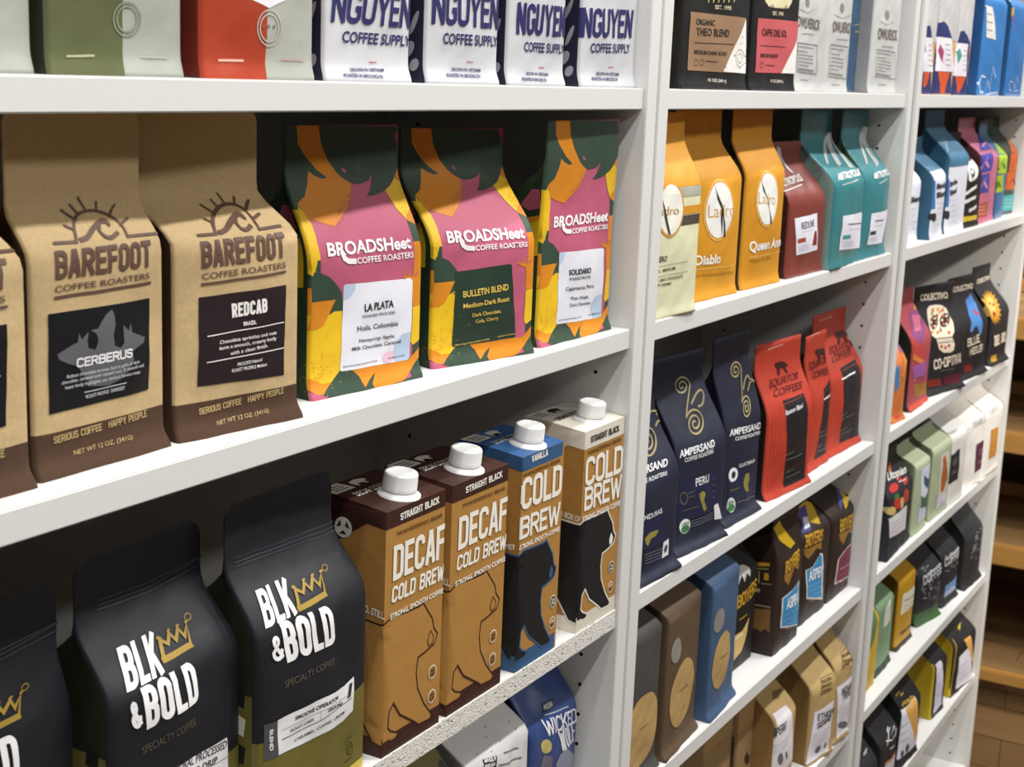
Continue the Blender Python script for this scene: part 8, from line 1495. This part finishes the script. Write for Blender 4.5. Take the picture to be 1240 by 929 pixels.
bag('coffee_bag', 'kraft bag with a white paper label marked Peru', 'coffee bag', 'kraft bags with white papers', (1.7700, 0.0158, 0.6120), 0.000, 'ad9364k', '8e6f42k', {'d':66,'s':0.6,'fl':0.1,'lip':3,'bg':4,'sd':79,'ty':40.06,'w':73.2,'h':172.59}, [['p','label','dcd8dc',1,[(-31.3,119.5),(10.2,117.9),(35.1,34.3),(-0.5,35.7),(-36.6,36.7),(-36.6,89)]],
 ['t','label>lettering','4a464c',2,'PERU','k',0.18,[(-36.6,93.2),(-7.9,93),(-36.6,105)]],
 ['l','label>lettering','a8a4aa',2,0.5,[(-36.6,80.8),(-0.2,81.2)]],
 ['l','label>lettering','a8a4aa',2,0.5,[(-36.6,79.1),(0.2,77.8)]],
 ['l','label>lettering','a8a4aa',2,0.5,[(-36.6,74.7),(0.5,74.5)]],
 ['l','label>lettering','a8a4aa',2,0.5,[(-36.6,71.4),(0.6,71.3)]],
 ['e','label>artwork','6a6a70',1,(-20.9,57.6),(8,-1.1),(-2.9,9.3)],
 ['p','label>artwork','55555c',1,[(-7.7,59.8),(-4.3,63.2),(1.8,51.5),(-1.5,49.1)]],
 ['p','logo','6a5430',1,[(6.7,133.2),(36.6,129.4),(8,125.6),(-7.2,128)]]])
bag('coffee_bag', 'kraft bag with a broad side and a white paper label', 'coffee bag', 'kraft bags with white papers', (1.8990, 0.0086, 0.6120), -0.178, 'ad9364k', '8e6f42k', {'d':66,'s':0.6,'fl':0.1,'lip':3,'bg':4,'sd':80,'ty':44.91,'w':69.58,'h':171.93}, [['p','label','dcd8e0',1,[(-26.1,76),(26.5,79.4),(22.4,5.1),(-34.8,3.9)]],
 ['t','label>lettering','4a464c',2,'ETHIOPIA','k',0.2,[(-17.3,61.3),(34.8,56.4),(-18,71.3)]],
 ['t','label>lettering','4a464c',2,'SIDAMO','k',0.2,[(-18,49.6),(20.6,51.1),(-17.5,59)]],
 ['l','label>lettering','a8a4aa',2,0.5,[(-24.4,41.4),(19.4,41.3)]],
 ['l','label>lettering','a8a4aa',2,0.5,[(-24.4,36.7),(18.6,37)]],
 ['l','label>lettering','a8a4aa',2,0.5,[(-24.3,32.1),(17.6,32.8)]],
 ['l','label>lettering','a8a4aa',2,0.5,[(-24.5,27.5),(16.8,28.5)]],
 ['e','label>artwork','6a6a70',1,(-7.3,16.5),(7.9,0),(-0.8,5.8)],
 ['p','label>artwork','55555c',1,[(9.1,14.2),(12.1,22.4),(16.3,15.9),(12.9,11)]],
 ['l','logo','6a5430',2,0.7,[(-3.6,115.5),(29.4,114.4),(19.6,96.2),(-14.6,97.5),(-3.6,115.5)]],
 ['t','logo','5a4626',2,'GOLDEN','k',0.22,[(-8.1,110.4),(19,108.9),(-4,113.6)]],
 ['t','logo','5a4626',2,'ORANGE','k',0.22,[(-12,105.2),(15.8,103.3),(-9.5,109)]],
 ['t','logo','5a4626',2,'COFFEE','k',0.22,[(-12,98.2),(15.9,96.1),(-12.3,103.3)]]])
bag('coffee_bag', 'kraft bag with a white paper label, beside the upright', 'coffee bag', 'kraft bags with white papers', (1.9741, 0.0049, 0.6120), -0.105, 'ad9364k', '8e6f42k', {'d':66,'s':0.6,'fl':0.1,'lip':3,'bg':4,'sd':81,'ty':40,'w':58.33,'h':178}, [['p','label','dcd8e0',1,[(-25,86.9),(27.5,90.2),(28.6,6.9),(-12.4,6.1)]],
 ['t','label>lettering','4a464c',2,'INDIAN','k',0.2,[(-11,70.6),(27.7,70),(-12.6,81.1)]],
 ['t','label>lettering','4a464c',2,'PERU','k',0.2,[(-5.9,61.5),(27.2,60.9),(-6.6,70.4)]],
 ['l','label>lettering','a8a4aa',2,0.5,[(-14.6,48.4),(20,49.4)]],
 ['l','label>lettering','a8a4aa',2,0.5,[(-12.5,42.9),(24,43)]],
 ['l','label>lettering','a8a4aa',2,0.5,[(-11.3,37.8),(26.8,37.2)]],
 ['l','label>lettering','a8a4aa',2,0.5,[(-10.3,32.8),(27.7,32.2)]],
 ['e','label>artwork','6a6a70',1,(8.4,20),(20.7,-6.5),(-1.6,6.1)],
 ['p','label>artwork','55555c',1,[(29.2,14.6),(29,23.8),(28.5,19.3),(28.5,13.2)]],
 ['l','logo','6a5430',2,0.7,[(7.6,124.8),(28.6,126.2),(29.2,103.8),(-15,109.4),(7.6,124.8)]],
 ['t','logo','5a4626',2,'GOLDEN','k',0.22,[(0.8,119.9),(25.2,119.1),(6.6,122.9)]],
 ['t','logo','5a4626',2,'ORANGE','k',0.22,[(-6.6,115.4),(29.2,110.5),(-1.5,118.6)]],
 ['t','logo','5a4626',2,'COFFEE','k',0.22,[(-11.7,109.9),(12,109.2),(-8.5,113.9)]]])
bag('coffee_bag', 'yellow and green bag showing as a sliver by the upright', 'coffee bag', None, (2.1739, 0.0230, 0.6120), 0.000, 'c9a52es', '4d6248s', {'s':0.7,'fl':0.06,'sd':82,'ty':20,'w':60,'h':150}, [['p','artwork','5c7a52',1,[(-21.6,112.2),(29.4,131.1),(4.7,89.9),(-17.9,67)]]])
bag('coffee_bag', 'soft green bag with a pale leaf shaped label', 'coffee bag', None, (2.2701, 0.0313, 0.6120), 0.024, '7c9a78s', '3f4d38s', {'fl':0.06,'lip':4,'sd':83,'ty':37.89,'w':90.93,'h':149.98}, [['p','label','d2d6c6',1,[(-13.7,107.1),(17.9,111.2),(21.3,75.7),(-22.9,75.8)]],
 ['l','label>lettering','8a9080',2,0.6,[(-10.2,98.4),(5.5,99.7)]],
 ['p','band','3a4038',1,[(-45.5,0),(45.5,0),(45.5,11.4),(-45.5,11.4)]]])
bag('coffee_bag', 'golden yellow bag with a small white label and dark base', 'coffee bag', None, (2.3998, 0.0340, 0.6120), -0.020, 'bb8d1cs', '6b5214s', {'fl':0.06,'lip':4,'sd':84,'ty':37.89,'w':89.36,'h':157.95}, [['p','label','e2dcc4',1,[(-29.3,95.1),(42.6,90.7),(42.4,56.3),(-32.4,59.7)]],
 ['l','label>lettering','55503f',2,1.5,[(-20.5,81),(42,75.2)]],
 ['l','label>lettering','77705a',2,0.6,[(-19.5,71),(42.7,64.5)]],
 ['l','label>lettering','77705a',2,0.6,[(-18.7,64.4),(42.3,57.9)]],
 ['l','logo','4a3a12',2,4,[(-19.2,24.3),(43.6,21.4)]],
 ['p','band','3a3834',1,[(-44.7,0),(44.7,0),(44.7,7.8),(-44.7,7.8)]]])
bag('coffee_bag', 'charcoal bag with silver print, next to the golden yellow bag', 'coffee bag', 'dark charcoal bags with silver print', (2.5373, 0.0314, 0.6120), -0.178, '26282bs', '1e2022s', {'d':62,'s':0.6,'fl':0.06,'lip':7,'bg':6,'sd':85,'ty':39.93,'w':93.98,'h':139.93}, [['l','artwork','b9bcc0',2,0.7,[(-19.2,45.2),(-24.4,47.1),(-16.8,46.1)]],
 ['l','artwork','b9bcc0',2,0.7,[(39.9,74.6),(47,75.6),(46.2,75.9)]],
 ['l','artwork','b9bcc0',2,0.7,[(-23.1,53.9),(-29.7,60.8),(-21.3,55)]],
 ['l','artwork','b9bcc0',2,0.7,[(-8.9,46.5),(-11.9,53.9),(-5.6,51.4)]],
 ['l','artwork','b9bcc0',2,0.7,[(-32.5,68.2),(-34.7,69.9),(-28,71)]],
 ['l','artwork','b9bcc0',2,0.7,[(-5.4,60.6),(1,61.1),(-1.8,60.1)]],
 ['l','artwork','b9bcc0',2,0.7,[(36.1,59.2),(25.9,60.5),(46.1,61.1)]],
 ['l','artwork','b9bcc0',2,0.7,[(25.2,74.2),(21.9,74),(31.2,76.8)]],
 ['l','artwork','b9bcc0',2,0.7,[(-29.9,63.5),(-27.1,61.3),(-21.9,64.7)]],
 ['l','artwork','b9bcc0',2,0.7,[(-18.6,91.3),(-15.6,93),(-11.4,94.2)]],
 ['l','artwork','b9bcc0',2,0.7,[(-4.4,57.3),(-9.9,64),(-2.2,58.8)]],
 ['l','artwork','b9bcc0',2,0.7,[(-20.2,76.8),(-22.1,76.7),(-11.1,75.9)]],
 ['l','artwork','b9bcc0',2,0.7,[(-8.4,88.6),(-7.4,86.6),(-1.2,90.8)]],
 ['l','artwork','b9bcc0',2,0.7,[(-4.9,95.4),(3.9,97.2),(1.1,96.2)]],
 ['l','artwork','b9bcc0',2,0.7,[(-22.6,78.1),(-23.5,81.9),(-15.3,78.1)]],
 ['l','artwork','b9bcc0',2,0.7,[(-19.8,94.6),(-21.3,96.9),(-10.8,96.7)]],
 ['l','artwork','b9bcc0',2,0.7,[(-4.5,57),(2.7,62.4),(-2.2,57.2)]],
 ['l','artwork','b9bcc0',2,0.7,[(-13.9,67),(-10.3,70.5),(-2.2,64.3)]],
 ['l','artwork','b9bcc0',2,0.7,[(21.8,79.3),(30.4,84.5),(47,75.8)]],
 ['l','artwork','b9bcc0',2,0.7,[(45.9,50.8),(32.3,53),(46.2,50.5)]],
 ['l','artwork','b9bcc0',2,0.7,[(2,67.7),(1.3,74),(5.9,69.9)]],
 ['l','artwork','b9bcc0',2,0.7,[(-3.2,89.5),(-3.6,90.1),(6.5,89.9)]],
 ['l','artwork','b9bcc0',2,0.7,[(-12.1,78.7),(-15.5,85),(-6.4,78.1)]],
 ['l','artwork','b9bcc0',2,0.7,[(12,53),(12.3,60.6),(19.1,53.6)]],
 ['l','artwork','b9bcc0',2,0.7,[(-27.1,46.6),(-24.1,48.7),(-19.6,46.1)]],
 ['l','artwork','b9bcc0',2,0.7,[(-22.6,71.5),(-19.3,72.1),(-20.5,74.4)]],
 ['l','artwork','b9bcc0',2,0.7,[(47,40),(45.5,39),(45.6,42.8)]],
 ['l','artwork','b9bcc0',2,0.7,[(4.3,38.6),(2.7,37.3),(13.6,39.4)]],
 ['l','artwork','b9bcc0',2,0.7,[(9.2,38.7),(12.4,42.9),(22.3,36.3)]],
 ['l','artwork','b9bcc0',2,0.7,[(-10.5,43.5),(-6.3,47.3),(-6.5,46.1)]],
 ['l','artwork','b9bcc0',2,0.7,[(23.1,51.5),(40.3,46.7),(45.9,48)]],
 ['l','artwork','b9bcc0',2,0.7,[(-14.6,75.4),(-14.3,77.8),(-5.6,75)]],
 ['l','artwork','b9bcc0',2,0.7,[(-31.3,61.4),(-34.9,65.7),(-28.9,65.4)]],
 ['l','artwork','b9bcc0',2,0.7,[(-19.5,84.2),(-14.2,85.6),(-13.2,87.4)]],
 ['t','logo','b9bcc0',2,'COFFEE','k',0.2,[(-32.9,71.2),(46.2,76.8),(-32.3,87.2)]],
 ['p','band','3f5c36',1,[(-47,0),(47,0),(47,21.7),(-47,21.7)]]])
bag('coffee_bag', 'charcoal bag with a blue picture at its foot', 'coffee bag', 'dark charcoal bags with silver print', (2.6614, 0.0266, 0.6120), -0.058, '26282bs', '1e2022s', {'d':62,'s':0.6,'fl':0.06,'lip':7,'bg':6,'sd':86,'ty':39.93,'w':96.32,'h':141.94}, [['l','artwork','b9bcc0',2,0.7,[(-10.8,80.4),(-1.4,78),(0.7,79.1)]],
 ['l','artwork','b9bcc0',2,0.7,[(36.3,59.9),(43.5,63.3),(41.8,64.4)]],
 ['l','artwork','b9bcc0',2,0.7,[(-13.9,71.2),(-6,66.9),(1.9,71.7)]],
 ['l','artwork','b9bcc0',2,0.7,[(-34.2,77.5),(-31.4,84),(-27,80.8)]],
 ['l','artwork','b9bcc0',2,0.7,[(46.1,45.4),(46.1,47),(39.9,52.4)]],
 ['l','artwork','b9bcc0',2,0.7,[(-13.7,91.7),(-6.2,89.2),(-1.7,90.8)]],
 ['l','artwork','b9bcc0',2,0.7,[(45.1,49.6),(40.1,53.3),(40.1,53.3)]],
 ['l','artwork','b9bcc0',2,0.7,[(-15.9,82.8),(-13.5,88.8),(-3.7,81.8)]],
 ['l','artwork','b9bcc0',2,0.7,[(-31.5,88.9),(-30.1,91.8),(-21,87.1)]],
 ['l','artwork','b9bcc0',2,0.7,[(-28.4,87),(-33.2,88.3),(-24.6,86.4)]],
 ['l','artwork','b9bcc0',2,0.7,[(2.1,64.3),(8.7,65),(8.8,67.8)]],
 ['l','artwork','b9bcc0',2,0.7,[(48.2,59.7),(23.3,66.1),(43.7,67.5)]],
 ['l','artwork','b9bcc0',2,0.7,[(-34.3,87.2),(-31.2,92.2),(-24.3,85.3)]],
 ['l','artwork','b9bcc0',2,0.7,[(40.1,59.1),(44,63.6),(42.5,64.2)]],
 ['l','artwork','b9bcc0',2,0.7,[(45.7,45.7),(44.2,46),(41,50.4)]],
 ['l','artwork','b9bcc0',2,0.7,[(41.6,60.8),(31.7,64.6),(41.6,63.5)]],
 ['l','artwork','b9bcc0',2,0.7,[(42.4,61.5),(43.2,64.1),(44.3,63.7)]],
 ['l','artwork','b9bcc0',2,0.7,[(-28.6,79.1),(-22.6,77.2),(-16.9,77)]],
 ['l','artwork','b9bcc0',2,0.7,[(-7.6,90.4),(-12.1,89.9),(2.2,91.8)]],
 ['l','artwork','b9bcc0',2,0.7,[(6.1,83.8),(13.7,89),(12.5,85.5)]],
 ['l','artwork','b9bcc0',2,0.7,[(-33.7,65.3),(-34.9,67),(-21.9,63.2)]],
 ['l','artwork','b9bcc0',2,0.7,[(46.6,75.2),(45.6,80.8),(45.5,81.1)]],
 ['t','logo','b9bcc0',2,'COFFEE','k',0.2,[(-40.4,74.1),(44.9,75.7),(-39.9,89.2)]],
 ['p','label','6f94c8',1,[(-31.3,37.5),(45.5,39.3),(46.8,12.8),(-27.6,14.5)]],
 ['p','label>artwork','aab8d0',1,[(-22.7,20.3),(3.3,28.4),(46.8,12.8),(-24.4,13.7)]]])
bag('coffee_bag', 'tall charcoal bag at the right end of its shelf', 'coffee bag', 'dark charcoal bags with silver print', (2.7902, 0.0155, 0.6120), -0.046, '26282bs', '1e2022s', {'d':62,'s':0.6,'fl':0.06,'lip':7,'bg':6,'sd':87,'ty':34.94,'w':111.97,'h':154.99}, [['l','artwork','b9bcc0',2,0.7,[(53.9,55.9),(53.4,62.5),(53,57.1)]],
 ['l','artwork','b9bcc0',2,0.7,[(-6.7,89.7),(2.5,91.8),(7.6,86.5)]],
 ['l','artwork','b9bcc0',2,0.7,[(-22.4,71.7),(-13.8,74.6),(-19.1,72.3)]],
 ['l','artwork','b9bcc0',2,0.7,[(-5.7,89.8),(-2.7,94.1),(9.2,90.9)]],
 ['l','artwork','b9bcc0',2,0.7,[(27.7,57),(31.1,61.6),(52.6,50.1)]],
 ['l','artwork','b9bcc0',2,0.7,[(36.3,74.1),(44.8,74.7),(53.3,69.8)]],
 ['l','artwork','b9bcc0',2,0.7,[(10.1,61.8),(4.7,65.1),(56,51.3)]],
 ['l','artwork','b9bcc0',2,0.7,[(-7.6,78.8),(-0,83.2),(0.4,81.6)]],
 ['l','artwork','b9bcc0',2,0.7,[(-24.7,66.8),(-19.8,71.6),(-12.7,65.4)]],
 ['l','artwork','b9bcc0',2,0.7,[(56,84.8),(26.4,100.8),(54.5,87.9)]],
 ['l','artwork','b9bcc0',2,0.7,[(-6.4,50.1),(4.8,47.4),(10.6,49.4)]],
 ['l','artwork','b9bcc0',2,0.7,[(-28.4,66.3),(-31.5,66.2),(-21.3,70.1)]],
 ['l','artwork','b9bcc0',2,0.7,[(-24.6,54.2),(-34.9,59.6),(-17.4,58.5)]],
 ['l','artwork','b9bcc0',2,0.7,[(35.5,38.4),(51.5,37.3),(52.5,34.4)]],
 ['l','artwork','b9bcc0',2,0.7,[(32.3,41.4),(39.5,44.1),(49.3,41.2)]],
 ['l','artwork','b9bcc0',2,0.7,[(-16.4,71.3),(-22.6,80.7),(-12.2,73.2)]],
 ['l','artwork','b9bcc0',2,0.7,[(18.3,93.2),(15.7,94.7),(26.7,94.3)]],
 ['l','artwork','b9bcc0',2,0.7,[(12.9,82.7),(2.2,86.3),(56,71.9)]],
 ['l','artwork','b9bcc0',2,0.7,[(29.9,62.1),(53.8,55.9),(53.5,59.8)]],
 ['l','artwork','b9bcc0',2,0.7,[(-12.8,73.1),(-21.6,79.7),(2.2,74.5)]],
 ['l','artwork','b9bcc0',2,0.7,[(23.4,46.9),(49.8,37.7),(49.5,44)]],
 ['l','artwork','b9bcc0',2,0.7,[(5.1,96.5),(12.6,96.5),(11.1,96.5)]],
 ['l','artwork','b9bcc0',2,0.7,[(-18.2,69.9),(-15.8,75.5),(-2.5,69.3)]],
 ['l','artwork','b9bcc0',2,0.7,[(-12.8,86.5),(1.5,89.8),(-5,88.1)]]])
bag('coffee_bag', 'black bag at the left of the lowest row, by the upright', 'coffee bag', None, (2.1542, 0.0026, 0.4072), 0.000, '25252as', '25252as', {'s':0.55,'fl':0.1,'lip':3,'bg':4,'sd':88,'ty':35,'w':78.2,'h':150}, [['l','artwork','b8bab8',2,1.5,[(6,104.9),(27.4,107.3),(15.3,104.1)]]])
bag('coffee_bag', 'black bag with a white scrawled drawing', 'coffee bag', None, (2.2610, 0.0041, 0.4072), 0.049, '232327s', '232327s', {'s':0.55,'fl':0.1,'lip':3,'bg':4,'sd':89,'ty':38,'w':103.46,'h':165}, [['l','artwork','d8dad8',2,1.6,[(-22.4,93.8),(6.5,104.6),(23.2,105.8),(8.9,97),(39.2,102.9),(31.6,88.4)]],
 ['l','artwork','d8dad8',2,1.6,[(-19.5,99.8),(13.7,90),(51.7,95.2),(50.9,101.7)]],
 ['l','artwork','d8dad8',2,1.6,[(15.4,108.3),(2.2,106)]],
 ['l','artwork','d8dad8',2,1.6,[(-7.1,82.9),(27.7,73.9)]],
 ['p','label','d0ccd8',1,[(-33.1,64.2),(48.4,52),(50.8,10.2),(-21,24.7)]],
 ['p','label','c98a4a',2,[(-34.1,69.8),(48.6,57.2),(48.4,52),(-33.1,64.2)]]])
bag('coffee_bag', 'black bag with a white and orange label', 'coffee bag', None, (2.4092, 0.0098, 0.4072), -0.051, '202024s', '202024s', {'s':0.55,'fl':0.1,'lip':3,'bg':4,'sd':90,'ty':40.06,'w':96.18,'h':172.37}, [['p','label','dcdcea',1,[(-47.7,105.4),(-25.8,103.9),(19.1,107.2),(47.1,13.5),(-48.1,18.1)]],
 ['p','label','d6a457',2,[(-35.2,101.8),(15.8,107.2),(48.1,29.9),(29.1,20.7),(-16.2,76.9)]],
 ['l','logo','c8ac28',2,1.5,[(-37.6,122.8),(-18.2,124),(-23.5,118.9),(-10,119.7)]],
 ['t','logo','c8ac28',2,'GOLD','b',0.03,[(-41.4,108.5),(7.9,105.8),(-33.6,112.1)]],
 ['l','label>lettering','6a6a78',4,1,[(-48.1,76.1),(-22.1,76.1)]],
 ['l','label>lettering','6a6a78',4,1,[(-48,63),(-19.6,62)]],
 ['l','label>lettering','6a6a78',4,1,[(-46.8,49.6),(-18.3,48.4)]],
 ['e','label>artwork','44444e',4,(-34.5,24.8),(6.1,0.6),(-3,6.8)],
 ['e','label>artwork','44444e',4,(-13.2,26.7),(7.6,0.5),(-3.9,8.8)]])
bag('coffee_bag', 'black bag with yellow sides, next to the white and orange label', 'coffee bag', 'yellow sided black bags', (2.6315, 0.0180, 0.4072), -0.058, '232326s', 'b59a1cs', {'d':66,'s':0.6,'fl':0.1,'lip':2,'sd':91,'ty':44.99,'w':74.15,'h':158.07}, [['p','label','dcdcea',1,[(-29.5,102.2),(-0.3,101.9),(21.5,11.6),(-23.1,7.3)]],
 ['l','artwork','c8ac28',2,2.5,[(-37.1,103.8),(-36.1,2)]],
 ['l','label>lettering','6a6a78',4,0.8,[(-30.8,80),(-8.7,80)]],
 ['l','label>lettering','6a6a78',4,0.8,[(-26.2,60.8),(-6.8,61.9)]],
 ['l','label>lettering','6a6a78',4,0.8,[(-19.3,40.6),(0.3,41.5)]]])
bag('coffee_bag', 'black bag with yellow sides, at the end of the lowest row', 'coffee bag', 'yellow sided black bags', (2.7792, 0.0100, 0.4072), -0.091, '232326s', 'b59a1cs', {'d':66,'s':0.6,'fl':0.1,'lip':2,'sd':92,'ty':44.99,'w':124.15,'h':158.08}, [['p','label','dcdcea',1,[(-36,73),(26.8,78.8),(62.1,0.4),(-33.7,8.3)]],
 ['p','label','d6a457',2,[(-12.2,99.1),(21.6,98.5),(60.9,33.3),(62.1,25.4)]],
 ['l','artwork','c8ac28',2,2.5,[(-50,108.2),(-62,4)]],
 ['p','artwork','c8ac28',1,[(1.6,115.2),(29.8,118.5),(-1.3,111.2)]],
 ['l','label>lettering','6a6a78',4,0.8,[(-31.5,50.2),(21.9,49)]],
 ['l','label>lettering','6a6a78',4,0.8,[(-26.1,37.2),(24.9,36.9)]],
 ['l','label>lettering','6a6a78',4,0.8,[(-21.4,24.5),(31.6,23.2)]]])
